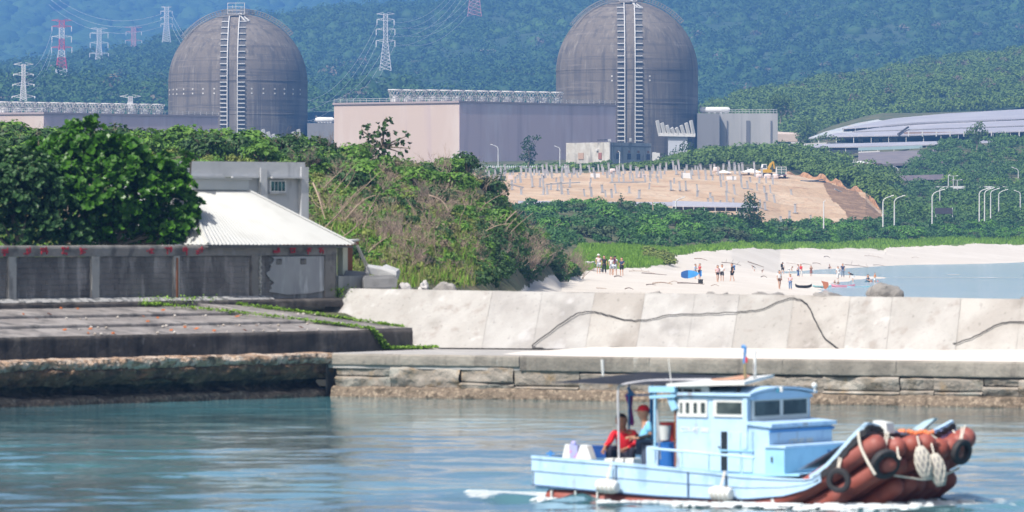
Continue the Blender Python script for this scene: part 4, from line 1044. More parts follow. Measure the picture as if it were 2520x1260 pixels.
# slatted equipment shed against the domes
def fins(cxp, x0, x1, yt, yb, Y_, lab, panel=None):
    t_ = thing('equipment_hatch_frame', lab, 'frame', tuple(P((x0+x1)/2, yb, Y_)))
    b = MB(); b.bar(P(x0, yb-2, Y_), P(x1, yb, Y_), .8, h=.9); b.build('beam', m_vent, t_)
    xs_ = np.linspace(x0+4, x1-4, 8)
    for i, x_ in enumerate(xs_):
        side = -1 if i < 4 else 1; hgt = abs(i-3.5)/3.5
        f_ = MB(); a = P(x_, yb-2, Y_); c_ = P(x_-7, yb-8-(yb-yt)*(.25+.7*hgt), Y_-.5); f_.bar(a, c_, .55, h=.9); f_.build('fin', m_vent, t_)
    if panel:
        b = MB(); b.box(P((panel[0]+panel[1])/2, (panel[2]+panel[3])/2, Y_+.6), (X(panel[1], Y_)-X(panel[0], Y_), .5, (panel[3]-panel[2])*Y_/F)); b.build('panel', M('grey_panel', (.48, .49, .53), .7), t_)
        b = MB(); b.box(P(panel[1]+6, (panel[2]+panel[3])/2+8, Y_+.8), (1.3, .5, (panel[3]-panel[2])*Y_/F)); b.build('side_opening', m_dark, t_)
fins(0, 1620, 1711, 303, 333, 1624, 'white frame with slanting fins over a grey panel on the dome cut by the frame', (1644, 1692, 334, 384))
fins(0, 650, 745, 325, 355, 1638, 'white frame with slanting fins at the foot of the patched dome')
b = MB(); b.box(P(1768, 374, 1628), (3.6, 2, .25)); b.box(P(1768, 367, 1628), (3.6, 2, .2)); 
for dx in (-1.7, 0, 1.7): b.bar(P(1768, 380, 1627)+Vector((dx, 0, 0)), P(1768, 363, 1627)+Vector((dx, 0, 0)), .15)
props(b.build('landing_railing', m_vent), 'white railed landing at the foot of the tall grey block', 'railing')

# old stone building
m_stone = M('stained_stone', (.46, .42, .36), .9, [((.56, .53, .48), .5, (1, 1, 1), .45, .6, .8), ((.22, .20, .18), .6, (1, 1, .3), .52, .66, .8), ((.2, .18, .15), 2.0, (1, 1, 2), .6, .7, .6)])
m_stone_g = M('grey_stone', (.36, .36, .36), .9, [((.46, .46, .46), .5, (1, 1, 1), .45, .6, .7), ((.17, .17, .17), .7, (1, 1, .3), .52, .66, .8), ((.15, .15, .14), 2.2, (1, 1, 1), .6, .7, .5)])
sb, sA_, sB_, sC_, sD_ = hall('stone_building', 'old roofless stone building with boarded windows before the dome', (1393, 1440), (1500, 1428), (1602, 1445), Z(350, 1428), 18, m_stone, False)
def on_face(p, q, u, z0, z1, w, off, name, mat, par, th=.12):
    d = (q-p).normalized(); n_ = Vector((d.y, -d.x)); c_ = p.lerp(q, u)+n_*off
    b = MB(); b.box((c_.x, c_.y, (z0+z1)/2), (w, th, z1-z0), rz=math.atan2(d.y, d.x)); return b.build(name, mat, par)
on_face(sB_, sC_, .5, 18, Z(350.5, 1428), (sC_-sB_).length-.02, .04, 'grey_front', m_stone_g, sb)
for u, a, c_ in ((.18, 378, 392), (.46, 378, 392), (.70, 378, 392), (.95, 378, 392)):
    on_face(sB_, sC_, u*.95+.02, Z(c_, 1433), Z(a, 1433), 1.6, .14, 'boarded_window', M('blue_board', (.055, .06, .09), .7), sb)
    on_face(sB_, sC_, u*.95+.02, Z(376, 1433), Z(370, 1433), .9, .14, 'brick_lintel', M('brick_lintel', (.30, .17, .10), .9), sb)
on_face(sB_, sC_, .5, Z(361, 1430), Z(358, 1430), (sC_-sB_).length, .14, 'ledge', m_pd, sb)
on_face(sB_, sC_, .02, 18, Z(352, 1430), .7, .16, 'corner_stain', m_pd, sb)
on_face(sA_, sB_, .35, Z(392, 1433), Z(376, 1433), 2.0, .1, 'brick_infill', M('brick_infill', (.42, .28, .2), .9), sb)
on_face(sA_, sB_, .79, Z(392, 1433), Z(376, 1433), 1.2, .1, 'red_door', M('red_door', (.30, .12, .09), .9), sb)
on_face(sA_, sB_, .73, Z(371, 1431), Z(367, 1431), .7, .2, 'lamp_box', m_patch, sb, .4)
on_face(sA_, sB_, .8, Z(345, 1428), Z(343, 1428), 3.0, -.5, 'roof_plank', m_dark, sb, .6)
b = MB(); b.box(P(1552, 344, 1436), (.7, .7, .9)); b.box(P(1500, 345, 1432), (.8, .6, .6)); b.build('roof_box', m_stone_g, sb)
# low pale block beside it
b = MB(); b.box(P(1614, 388, 1445), (1.9, 3, 2.4)); b.box(P(1610, 380, 1445), (.9, 2, 1)); props(b.build('utility_hut', m_patch), 'small white utility hut beside the grey end of the stone building', 'hut')

# long low warehouse to the right
wh, wA, wB, wC, wD = hall('warehouse', 'long low beige and grey warehouse right of the tall grey block', (1890, 1600), (2040, 1545), (2112, 1556), Z(366, 1545), 17, M('warehouse_beige', (.52, .47, .42), .9, [((.40, .36, .33), .2, ST, .5, .68, .6)]), False)
on_face(wB, wC, .5, 17, Z(366.5, 1545), (wC-wB).length-.02, .04, 'grey_gable', m_pgrey, wh)
m_roofg = M('pale_roof', (.50, .50, .52), .7)
b = MB(); b.prism([Vector((p.x, p.y, Z(366, 1545)+.02)) for p in (wA, wB, wC, wD)], (0, 0, 1.7)); b.build('roof', M('eave_pale', (.60, .57, .53), .8), wh)
on_face(wA, wB, .75, Z(392, 1550), Z(389, 1550), 9, .06, 'dark_slot', m_pd, wh)
b = MB()
for k in range(3): b.box(P(1950+k*7, 353, 1575), (.8, .8, .7))
b.build('roof_unit', m_patch, wh)
b = MB(); b.box(P(1936, 340, 1680), (6, 8, 2.2)); b.prism([P(1912, 331, 1679), P(1975, 335, 1679), P(1965, 329, 1690), P(1912, 326, 1690)], (0, 0, .25)); props(b.build('storage_shed', M('shed_beige', (.55, .44, .36), .9)), 'small beige shed tucked behind the warehouse under the trees', 'shed')

# storage tank
t_ = thing('storage_tank', 'white cylindrical storage tank half hidden by bushes', 'tank', tuple(P(2130, 440, 1330)))
b = MB(); c = P(2118, 445, 1342); b.lathe([(4.95, 0), (4.95, Z(406, 1337)-c.z), (4.6, Z(405, 1337)-c.z+.1), (.1, Z(405, 1337)-c.z+.9)], c, 40); b.build('shell', m_wtank, t_, smooth=True)
b = MB(); b.lathe([(4.8, Z(405, 1337)-c.z), (5.0, Z(405, 1337)-c.z), (5.0, Z(405, 1337)-c.z+.3), (4.8, Z(405, 1337)-c.z+.3)], c, 40)
b.build('rusty_rim', M('rust_red', (.36, .16, .1), .9), t_)
b = MB(); b.bar(c+Vector((-2, -4.6, 0)), c+Vector((-2, -4.6, 5)), .1); b.bar(c+Vector((-1.6, -4.7, 0)), c+Vector((-1.6, -4.7, 5)), .1); b.build('ladder', m_galv, t_)
# ------------------------------------------------------------------ solar terraces
m_pv = M('solar_glass', (.36, .34, .37), .45, [((.43, .41, .43), .05, (1, 1, 1), .45, .6, .8), ((.20, .20, .24), .8, (6, 1, 1), .56, .66, .4)])
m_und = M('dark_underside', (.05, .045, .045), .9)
m_cloth = M('pale_geotextile', (.42, .43, .44), .9, [((.30, .36, .40), .1, (1, 1, 1), .5, .62, .7), ((.45, .33, .26), .07, (1, 1, 1), .6, .7, .7)])
def sheet(name, pts, mat, th, label=None, cat=None, parent=None, group=None):
    b = MB(); V = [Vector(p) for p in pts]; n = (V[1]-V[0]).cross(V[-1]-V[0]).normalized()
    if n.z < 0: n = -n
    b.prism([v-n*th for v in V], n*th); o = b.build(name, mat, parent)
    if label: props(o, label, cat, group)
    return o
arr = [
 ([(2075, 316, 1640), (2165, 310, 1640), (2250, 302, 1642), (2530, 291, 1650), (2760, 284, 1655), (2760, 255, 1800), (2530, 268, 1790), (2330, 279, 1780), (2200, 291, 1760)], 'topmost slope of lavender grey solar panels under the wooded hill'),
 ([(2100, 323, 1600), (2300, 316, 1600), (2530, 308, 1600), (2760, 300, 1600), (2760, 287, 1648), (2530, 295, 1645), (2290, 305, 1636), (2160, 314, 1630)], 'second terrace of solar panels from the top'),
 ([(2015, 336, 1560), (2230, 333, 1560), (2530, 322, 1560), (2760, 315, 1560), (2760, 303, 1595), (2530, 311, 1595), (2300, 319, 1595), (2060, 327, 1590)], 'third terrace of solar panels, standing on posts'),
 ([(1925, 362, 1500), (2120, 361, 1500), (2400, 352, 1500), (2600, 347, 1500), (2600, 341, 1522), (2400, 345, 1520), (2120, 352, 1520), (1990, 355, 1520)], 'lowest narrow strip of solar panels behind the warehouse'),
]
for pts, lab in arr:
    root = thing('solar_array', lab, 'solar panels', tuple(P(pts[0][0]+60, pts[0][1]+5, pts[0][2])))
    n_ = len(pts)
    sheet('panel_sheet', [P(*p) for p in pts], m_pv, .25, parent=root)
    k_ = {0: 4, 1: 4, 2: 4, 3: 4}[arr.index((pts, lab))]
    front = [P(*p) for p in pts[:k_]]
    for i in range(len(front)-1):
        L_ = int((front[i+1]-front[i]).length/5)+1
        for j in range(L_):
            q = front[i].lerp(front[i+1], j/L_)
            if q.x > X(1990, q.y): b = MB(); b.bar(q+Vector((0, .3, -.1)), q+Vector((0, .3, -2.3)), .16); b.build('post', m_patch, root)
    b = MB()
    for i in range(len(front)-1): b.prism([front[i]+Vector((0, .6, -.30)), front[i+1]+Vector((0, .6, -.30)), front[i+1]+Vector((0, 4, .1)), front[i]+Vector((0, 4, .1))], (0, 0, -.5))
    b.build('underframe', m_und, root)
o = sheet('terrace_cover', [P(1990, 333, 1600), P(2110, 328, 1600), P(2300, 318, 1602), P(2540, 305, 1605), P(2540, 262, 1812), P(2450, 268, 1806), P(2330, 276, 1795), P(2190, 283, 1780), P(2110, 297, 1720), P(2030, 318, 1650)], m_cloth, .3)
o.location.z -= .7; props(o, 'pale ground sheet round the solar terraces', None, None, 'structure')
# gangway lines across the arrays
b = MB(); b.prism([P(2208, 332, 1558), P(2212, 332, 1558), P(2237, 314, 1601), P(2233, 314, 1601)], (0, 0, .35)); props(b.build('access_gap', m_und), 'dark diagonal gangway between solar panels', 'gangway')
# pillars and store under the third terrace
m_conc = M('pale_pillar', (.55, .53, .52), .8)
sh = thing('open_store', 'open store with pale partition walls under the third solar terrace', 'store', tuple(P(2160, 350, 1568)))
for x0, x1, mt in ((2112, 2124, m_conc), (2172, 2208, m_conc), (2150, 2162, m_conc)):
    b = MB(); b.box(P((x0+x1)/2, 340, 1566), (X(x1, 1566)-X(x0, 1566), .6, 1.9)); b.build('partition', mt, sh)
for x0, x1 in ((2090, 2106), (2128, 2149), (2163, 2171)):
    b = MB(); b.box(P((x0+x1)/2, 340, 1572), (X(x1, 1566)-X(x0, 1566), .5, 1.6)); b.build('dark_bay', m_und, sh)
b = MB(); b.box(P(2360, 331, 1568), (X(2500, 1568)-X(2230, 1568), .6, 1.4)); b.build('back_wall', M('brown_back', (.25, .18, .15), .9), sh)
for k in range(9):
    b = MB(); b.bar(P(2236+k*34, 336, 1560), P(2236+k*34, 322, 1560), .3); b.build('pillar', m_conc, sh)
# pale retaining strips and fence below
m_teal = M('pale_teal_mesh', (.30, .40, .42), .8)
for i, (x0, y0, x1, y1, Y_, hgt, lab, mt) in enumerate(((2112, 371, 2270, 365, 1480, .8, 'pale teal mesh fence below the lowest solar strip', m_teal), (2112, 377, 2165, 375, 1476, .4, 'short white kerb wall beside the grey gable', m_patch))):
    b = MB(); b.prism([P(x0, y0, Y_), P(x1, y1, Y_), P(x1, y1, Y_)+Vector((0, .3, 0)), P(x0, y0, Y_)+Vector((0, .3, 0))], (0, 0, hgt))
    props(b.build('mesh_fence' if i == 0 else 'low_wall', mt), lab, 'fence' if i == 0 else 'wall')
m_bank = M('grey_bank', (.15, .13, .14), .95, [((.2, .17, .17), .3, (1, 1, 1), .45, .6, .8)])
b = MB(); b.prism([P(2112, 405, 1400), P(2330, 398, 1400), P(2300, 368, 1475), P(2112, 376, 1475)], (0, 0, -.6)); props(b.build('stone_bank', m_bank), 'bare grey stony bank behind the white tank', None, None, 'structure')

# ------------------------------------------------------------------ posts on the dug slope
m_cpost = M('concrete_post', (.34, .34, .35), .85, [((.33, .33, .35), 1.5, ST, .5, .66, .7)])
def post_proto(kind):
    b = MB(); rr_ = random.Random(kind)
    lean = (.0, .18, -.12, .30)[kind]
    w = .19
    b.prism([(-w, -w*.8, -.6), (w, -w*.8, -.6), (w, w*.8, -.6), (-w, w*.8, -.6)], (-lean, 0, 2.55+.5*(kind % 2)))
    b.box((-lean, 0, 1.98+.5*(kind % 2)), (.5, .45, .12))
    b.box((lean*.2, 0, .02), (.8, .7, .16))
    return b.build('foundation_post', m_cpost, None, local=True)
protos = [post_proto(k) for k in range(4)]
rp = random.Random(77); placed = 0; first = [True]*4
rows = []
for r in range(9):
    Yr = 948+r*23.0+(r > 4)*(r-4)*1.5
    for i in range(60): rows.append((r, Yr, 1190+i*17+rp.uniform(-5, 5)+(r % 3)*4))
cand = []
for r, Yr, px_ in rows:
    lim = np.interp(Yr, [940, 1000, 1060, 1130], [2040, 2010, 1960, 1890])
    if px_ > lim: continue
    dens = (.30, .25, .30, .34, .42, .6, .8, .98, .98)[r]
    if rp.random() > dens*.95: continue
    if r < 2 and px_ < 1800: continue
    cand.append((px_, Yr+rp.uniform(-3, 3)))
rp.shuffle(cand)
for px_, Y_ in cand[:298]:
    k = rp.choice((0, 1, 1, 2, 3))
    if first[k]: o = protos[k]; first[k] = False
    else: o = protos[k].copy(); COL.objects.link(o)
    o.location = (X(px_, Y_), Y_, ground(px_, Y_)); o.rotation_euler = (0, 0, rp.uniform(-.2, .2)); s_ = rp.uniform(.75, 1.1); o.scale = (s_, s_, s_*rp.uniform(.5, .9))
    props(o, 'leaning pale concrete foundation post standing on the dug earth slope', 'post', 'foundation posts on the dug slope')
# ragged soil bank along the crest
nb_, mb_ = 120, 14; V = np.zeros((nb_, mb_, 3))
for i in range(nb_):
    px_ = 1928+(2176-1928)*i/(nb_-1); Yc = float(dirt_top(px_))-2; h_ = 1.1*math.sin(math.pi*(i+.5)/nb_)**.4*(1+.5*math.sin(i*.31))
    for j in range(mb_):
        t = j/(mb_-1)*2-1; y_ = Yc+t*3.0; x_ = X(px_, Yc); z_ = ground(1260+x_*F/y_, y_)-.25+h_*math.cos(t*1.5)*(1+.35*float(fnoise(x_*1.0, y_+3, 2.6, 3)))
        V[i, j] = (x_, y_, z_)
props(grid_mesh('soil_bank', V, M('orange_soil', (.38, .20, .10), .95, [((.20, .11, .06), .6, (1, 1, 1), .48, .6, .9), ((.5, .34, .22), 1.2, (1, 1, 1), .56, .66, .8)], (1.5, .8, .4))), 'ragged orange soil bank along the crest of the dug slope', None, None, 'structure')
# loose boards, sheets and bags
m_wht = M('white_sheet', (.70, .69, .68), .8); m_pnk = M('pinkish_bag', (.60, .50, .47), .85)
def on_land(px_, py_, **k):
    Y_ = hit(px_, py_, **k); return Vector((X(px_, Y_), Y_, ground(px_, Y_))), Y_
def box_on(name, px0, px1, py0, py1, mat, label, cat, depth=.25, Y0=880, group=None, tilt=0):
    p, Y_ = on_land((px0+px1)/2, py1, Y0=Y0); w = (px1-px0)*Y_/F; h_ = (py1-py0)*Y_/F
    b = MB(); b.box((p.x, p.y, p.z+h_/2), (w, depth, h_), rot=Matrix.Rotation(tilt, 3, 'X') @ Matrix.Rotation(.1, 3, 'Z'))
    for sx in (-1, 1): b.bar((p.x+sx*w*.4, p.y+depth, p.z), (p.x+sx*w*.4, p.y+depth*.4, p.z+h_*.9), .06)
    return props(b.build(name, mat), label, cat, group)
for x0, x1, y0, y1, lab in ((1453, 1476, 427, 439, 'bright white board standing on the dug slope before the stone building'), (1680, 1700, 426, 441, 'white board standing on the dug slope beyond the middle posts'), (1788, 1812, 434, 443, 'pale bluish board lying among the posts before the white tents'),
                            (1333, 1345, 428, 438, 'small white board among the first posts of the dug slope'), (1570, 1592, 428, 438, 'dull pinkish board on the upper dug slope'), (1250, 1262, 431, 442, 'faded pink board at the near end of the dug slope')):
    box_on('white_board', x0, x1, y0, y1, m_wht if 'pink' not in lab else m_pnk, lab, 'board', group='boards on the dug slope')
for x0, x1, y0, lab in ((1860, 1876, 440, 'pale bulk bag beside the excavator tracks'), (1880, 1898, 441, 'bulk bag just before the excavator'), (1900, 1916, 440, 'bulk bag next to the parked truck'), (1500, 1515, 426, 'pinkish bulk bag on the crest of the dug slope'), (1755, 1772, 424, 'pale bulk bag between the crest posts')):
    p, Y_ = on_land((x0+x1)/2, y0, Y0=900); w = (x1-x0)*Y_/F
    rock('bulk_bag', (p.x, p.y, p.z+w*.32), (w, w*.8, w*.75), m_pnk, int(x0), lab, 'bag', 'bulk bags on the dug slope', box=1, amp=.12)
for px_, py_, ang, L_, lab in ((1385, 456, .12, 3.2, 'long pale beam lying across the dug slope below the crest'), (1545, 453, .02, 3.4, 'straight white pipe lying on the middle of the dug slope'), (1272, 462, -.5, 1.4, 'short white beam dropped at the near end of the dug slope'), (1840, 470, -.3, 1.0, 'short dark plank on the dug slope below the bags'), (2067, 475, -.7, 1.4, 'short white pipe on the smooth side of the slope')):
    p, Y_ = on_land(px_, py_, Y0=900)
    b = MB(); d = Vector((math.cos(ang), .4, math.sin(ang)*.5))*L_; b.bar(p+Vector((0, -.3, .3))-d, p+Vector((0, -.3, .35))+d, .22); props(b.build('loose_beam', m_cpost), lab, 'beam', 'beams left on the dug slope')
# two white tents
for x0, x1, y0, y1, lab in ((1821, 1876, 415, 432, 'wide white pitched tent beside the excavator'), (1762, 1800, 419, 430, 'smaller pinkish tent among the crest posts')):
    p, Y_ = on_land((x0+x1)/2, y1, Y0=900); w = (x1-x0)*Y_/F/2; h_ = (y1-y0)*Y_/F
    t_ = thing('tent', lab, 'tent', tuple(p), 0, 'tents on the dug slope')
    b = MB(); ap = Vector((0, 0, h_)); cs = [Vector((-w, -w*.6, h_*.42)), Vector((w, -w*.6, h_*.42)), Vector((w, w*.6, h_*.42)), Vector((-w, w*.6, h_*.42))]
    b.add([ap]+cs, [(0, 1, 2), (0, 2, 3), (0, 3, 4), (0, 4, 1), (4, 3, 2, 1)]); b.build('canopy', m_wht, t_, local=True)
    for c_ in cs: q = MB(); q.bar(c_, Vector((c_.x, c_.y, -.2)), .09); q.build('pole', m_galv, t_, local=True)
# excavator
p, Y_ = on_land(1884, 433, Y0=950)
ex = thing('excavator', 'small yellow excavator at the top of the dug slope', 'excavator', tuple(p), .25)
m_yel = M('machine_yellow', (.62, .36, .03), .5); m_trk = M('track_black', (.03, .03, .03), .8); m_gls = M('cab_glass', (.08, .10, .11), .2)
for sx in (-.75, .75):
    b = MB(); pts = [(-1.1, .0), (-1.25, .25), (-1.1, .5), (1.1, .5), (1.25, .25), (1.1, .0)]
    b.prism([(x, sx-.2, z) for x, z in pts], (0, .4, 0)); b.build('track', m_trk, ex, local=True)
b = MB(); b.prism([(-1.1, -.8, .55), (1.0, -.8, .55), (1.0, -.8, 1.1), (.2, -.8, 1.25), (-1.2, -.8, 1.15)], (0, 1.6, 0)); b.build('body', m_yel, ex, local=True)
cb = MB(); cb.prism([(-.9, -.7, 1.2), (.1, -.7, 1.2), (.0, -.7, 2.25), (-.75, -.7, 2.25)], (0, .9, 0)); cab = cb.build('cab', m_wht, ex, local=True)
b = MB(); b.prism([(-.78, -.73, 1.45), (-.02, -.73, 1.45), (-.08, -.73, 2.1), (-.68, -.73, 2.1)], (0, .96, 0)); b.build('cab_window', m_gls, cab, local=True)
b = MB(); b.prism([(.3, .0, 1.1), (.75, .0, 1.1), (1.35, .0, 2.2), (1.75, .0, 2.75), (1.5, .0, 2.8), (.9, .0, 2.3)], (0, .3, 0)); b.build('boom', m_yel, ex, local=True)
b = MB(); b.prism([(1.5, .02, 2.75), (1.75, .02, 2.7), (1.95, .02, 1.3), (1.75, .02, 1.3)], (0, .22, 0)); b.build('arm', m_yel, ex, local=True)
b = MB(); b.prism([(1.6, -.15, 1.3), (2.05, -.15, 1.3), (2.0, -.15, .75), (1.6, -.15, .85)], (0, .6, 0)); b.build('bucket', m_trk, ex, local=True)
# truck seen from behind
p, Y_ = on_land(1923, 441, Y0=950)
tk = thing('flatbed_truck', 'dark truck with a caged green load seen from behind on the slope crest', 'truck', tuple(p))
m_tr = M('truck_grey', (.10, .10, .12), .6); m_gr = M('cargo_green', (.10, .16, .13), .8)
b = MB(); b.box((0, 1.6, .75), (1.9, 4.2, .35)); b.build('chassis', m_tr, tk, local=True)
b = MB(); b.box((0, 1.3, 1.65), (1.5, 3, 1.25)); b.build('cargo', m_gr, tk, local=True)
b = MB()
for x_ in (-.92, 0, .92): b.bar((x_, -.45, .9), (x_, -.45, 2.35), .09)
for z_ in (1.35, 1.85, 2.35): b.bar((-.92, -.45, z_), (.92, -.45, z_), .07)
for x_ in (-.92, .92): b.bar((x_, -.45, 2.35), (x_, 3.0, 2.35), .09)
b.build('cage', m_galv, tk, local=True)
b = MB(); b.box((0, 4.0, 1.5), (1.8, 1.3, 1.5)); b.build('cab', m_wht, tk, local=True)
for x_, y_ in ((-.75, .2), (.75, .2), (-.75, 3.6), (.75, 3.6)):
    b = MB(); b.lathe([(.01, -.14), (.38, -.14), (.42, -.08), (.42, .08), (.38, .14), (.01, .14)], (x_, y_, .42), 16, rot=Matrix.Rotation(math.pi/2, 3, 'Y')); b.build('wheel', m_trk, tk, local=True)
b = MB(); b.box((.05, -.56, .62), (.5, .04, .2)); b.build('number_plate', m_wht, tk, local=True)
for x_ in (-.7, .7): b = MB(); b.box((x_, -.56, .72), (.22, .05, .14)); b.build('tail_light', M('tail_red', (.35, .04, .03), .4), tk, local=True)
# pile of pipes
p, Y_ = on_land(2000, 449, Y0=950)
pp = thing('pipe_pile', 'low heap of dark blue-grey pipes and beams at the slope crest', 'pipe pile', tuple(p)); m_pp = M('dark_pipe', (.05, .06, .08), .6)
rp2 = random.Random(8)
for k in range(16):
    x_ = rp2.uniform(-2.0, 2.0); L_ = rp2.uniform(.6, 1.6); z_ = max(.1, .55-abs(x_)*.25)*rp2.uniform(.3, 1.1); a = rp2.uniform(-.35, .35)
    b = MB(); b.tube([(x_-L_, rp2.uniform(-.6, .6), max(.05, z_-a*L_*.5)), (x_+L_, rp2.uniform(-.6, .6), max(.05, z_+a*L_*.5))], rp2.uniform(.08, .16), 7); b.build('pipe', m_pp, pp, local=True)

# solar strip at the foot of the dug slope
for (pts, lab) in (([(1275, 508, 905), (1560, 508, 905), (1700, 505, 905), (1700, 497, 925), (1560, 497, 925), (1275, 494, 925)], 'long low strip of grey solar panels at the foot of the dug slope'),
                   ([(1655, 507, 898), (1865, 510, 898), (1862, 500, 915), (1655, 494, 915)], 'short solar strip standing on posts beside the dark conifer')):
    root = thing('solar_array', lab, 'solar panels', tuple(P(pts[0][0]+100, 515, 905)))
    sheet('panel_sheet', [P(*p) for p in pts], m_pv, .12, parent=root)
    b = MB(); a, c_ = P(*pts[0]), P(*pts[1]); 
    b.prism([a+Vector((0, .5, -.2)), c_+Vector((0, .5, -.2)), c_+Vector((0, 2, 0)), a+Vector((0, 2, 0))], (0, 0, -.5)); b.build('underframe', m_und, root)
    for k in range(9): q = a.lerp(c_, k/8); b = MB(); b.bar(q, q+Vector((0, .2, -1.6)), .1); b.build('post', m_galv, root)

# row of white traffic posts along the upper road
m_gpost = M('marker_white', (.62, .64, .60), .7)
b = MB(); b.prism([P(1180, 416, 1205), P(1430, 416, 1205), P(1430, 412, 1212), P(1180, 412, 1212)], (0, 0, -.4)); props(b.build('upper_road', M('asphalt', (.12, .12, .12), .9)), 'narrow road above the dug slope', None, None, 'structure')
gr = thing('palisade_fence', 'low white and teal slatted fence along the upper road', 'fence', tuple(P(1300, 418, 1208)))
b = MB()
for k in range(62):
    x_ = 1142+k*5.2; Y_ = 1210; p = P(x_, 416, Y_); b.bar(p+Vector((0, 0, -1.0)), p+Vector((.22, 0, .75)), .14)
b.build('slat', m_gpost, gr)
b = MB(); b.bar(P(1142, 409, 1210.3), P(1462, 411, 1210.3), .12); b.bar(P(1142, 417, 1210.3), P(1462, 418, 1210.3), .12); b.build('rail', m_teal, gr)

# ------------------------------------------------------------------ street lamps
m_lamp = M('lamp_grey', (.58, .58, .57), .5)
def lamp(px_, py_top, py_bot, Y_, arm, label, name='street_lamp', h_=None):
    base = P(px_, py_bot, Y_); top = Z(py_top, Y_); L_ = top-base.z+0
    r = thing(name, label, 'street lamp', tuple(base), 0, None)
    b = MB(); s_ = 1 if arm > 0 else -1; w = abs(arm)*Y_/F
    pts = [(0, 0, -1.2), (0, 0, (L_)*.5), (0, 0, L_-w*.55), (s_*w*.12, 0, L_-w*.30), (s_*w*.42, 0, L_-w*.12), (s_*w*.85, 0, L_)]
    b.tube(pts, [.13, .11, .09, .08, .07, .06], 7); b.build('pole', m_lamp, r, local=True)
    b = MB(); b.prism([(s_*w*.78, -.14, L_-.03), (s_*w*1.12, -.14, L_+.10), (s_*w*1.12, .14, L_+.10), (s_*w*.78, .14, L_-.03)], (0, 0, .14)); b.build('lamp_head', m_wht, r, local=True)
    return r
for a in ((2173, 483, 541, 960, 24, 'curved street lamp nearest the dark cut of the earth slope'), (2201, 483, 537, 975, 24, 'second curved street lamp after the dark earth cut'),
          (2294, 468, 534, 1000, 28, 'street lamp in front of the dark board, by the belt of bushes'), (2313, 462, 505, 1180, 9, 'thin lamp behind the dark board'),
          (2410, 465, 528, 1010, 21, 'first of the four street lamps close together by the road'), (2423, 464, 528, 1030, 22, 'second of the four street lamps close together by the road'),
          (2438, 465, 522, 1060, 20, 'third of the four street lamps close together by the road'), (2458, 468, 521, 1085, 20, 'fourth of the four street lamps close together by the road'),
          (2511, 470, 514, 1110, -14, 'street lamp with its arm turned back at the end of the road'),
          (2210, 410, 445, 1330, -13, 'lamp beside the white storage tank'), (2506, 413, 456, 1330, -15, 'highest lamp, on the wooded slope at the edge of the picture'),
          (1226, 357, 420, 1215, -17, 'lamp post before the long pink hall'), (1378, 361, 420, 1215, -12, 'lamp post between the pink hall and the stone building'), (1525, 373, 408, 1240, -4, 'short lamp post in front of the boarded windows'),
          (1663, 487, 514, 880, 20, 'small lamp at the corner of the short solar strip'), (2027, 495, 545, 940, 4, 'thin post lamp among the last posts of the dug slope'),
          (2334, 430, 460, 1270, 4, 'thin lamp by the yellow-green tree'), (1673, 374, 400, 1400, 3, 'thin lamp by the grey panel under the dome')):
    lamp(*a)
for px_, yt, lab in ((2346, 433, 'double-armed lamp by the yellow-green tree'), (2356, 443, 'low double-armed lamp on the road verge')):
    base = P(px_, 461, 1275); r = thing('twin_lamp', lab, 'street lamp', tuple(base)); L_ = Z(yt, 1275)-base.z
    b = MB(); b.tube([(0, 0, -.6), (0, 0, L_)], .09, 6); b.bar((-1, 0, L_), (1, 0, L_), .08); b.build('pole', m_lamp, r, local=True)
    for s_ in (-1, 1): b = MB(); b.box((s_*.85, 0, L_+.06), (.5, .2, .12)); b.build('lamp_head', m_wht, r, local=True)
g = thing('guard_rail', 'pale roadside guard rail crossing the green slope', 'guard rail', tuple(P(2370, 463, 1280)))
b = MB(); pts = [P(2258, 462, 1278), P(2330, 461, 1280), P(2420, 461, 1282), P(2490, 462, 1284)]
for i in range(3): b.bar(pts[i], pts[i+1], .25, h=.55)
b.build('beam', m_wht, g)
b = MB()
for k in range(30): q = pts[0].lerp(pts[3], k/29); b.bar(q+Vector((0, .2, -.8)), q+Vector((0, .2, .1)), .12)
b.build('post', m_galv, g)
sg = thing('notice_board', 'dark rectangular board on posts behind the belt of bushes', 'board', tuple(P(2322, 527, 1045)))
b = MB(); b.box(P(2322, 519, 1045), (3.1, .12, 1.1)); b.build('panel', M('board_dark', (.045, .04, .05), .8), sg)
for x_ in (2303, 2344): b = MB(); b.bar(P(x_, 534, 1045.2), P(x_, 511, 1045.2), .12); b.build('post', m_lamp, sg)
b = MB(); b.prism([P(2185, 447, 1300), P(2322, 441, 1300), P(2322, 429, 1304), P(2185, 433, 1304)], (0, .4, 0)); props(b.build('retaining_wall', M('dark_masonry', (.10, .085, .10), .95, [((.15, .12, .12), 1, (1, 1, 1), .45, .6, .8)])), 'dark stone retaining wall on the slope by the white tank', 'wall')
b = MB(); b.bar(P(1608, 541, 800), P(1606, 497, 800), .14); props(b.build('wooden_pole', M('weathered_wood', (.34, .27, .18), .9)), 'short bare wooden pole rising from the belt of bushes', 'pole')

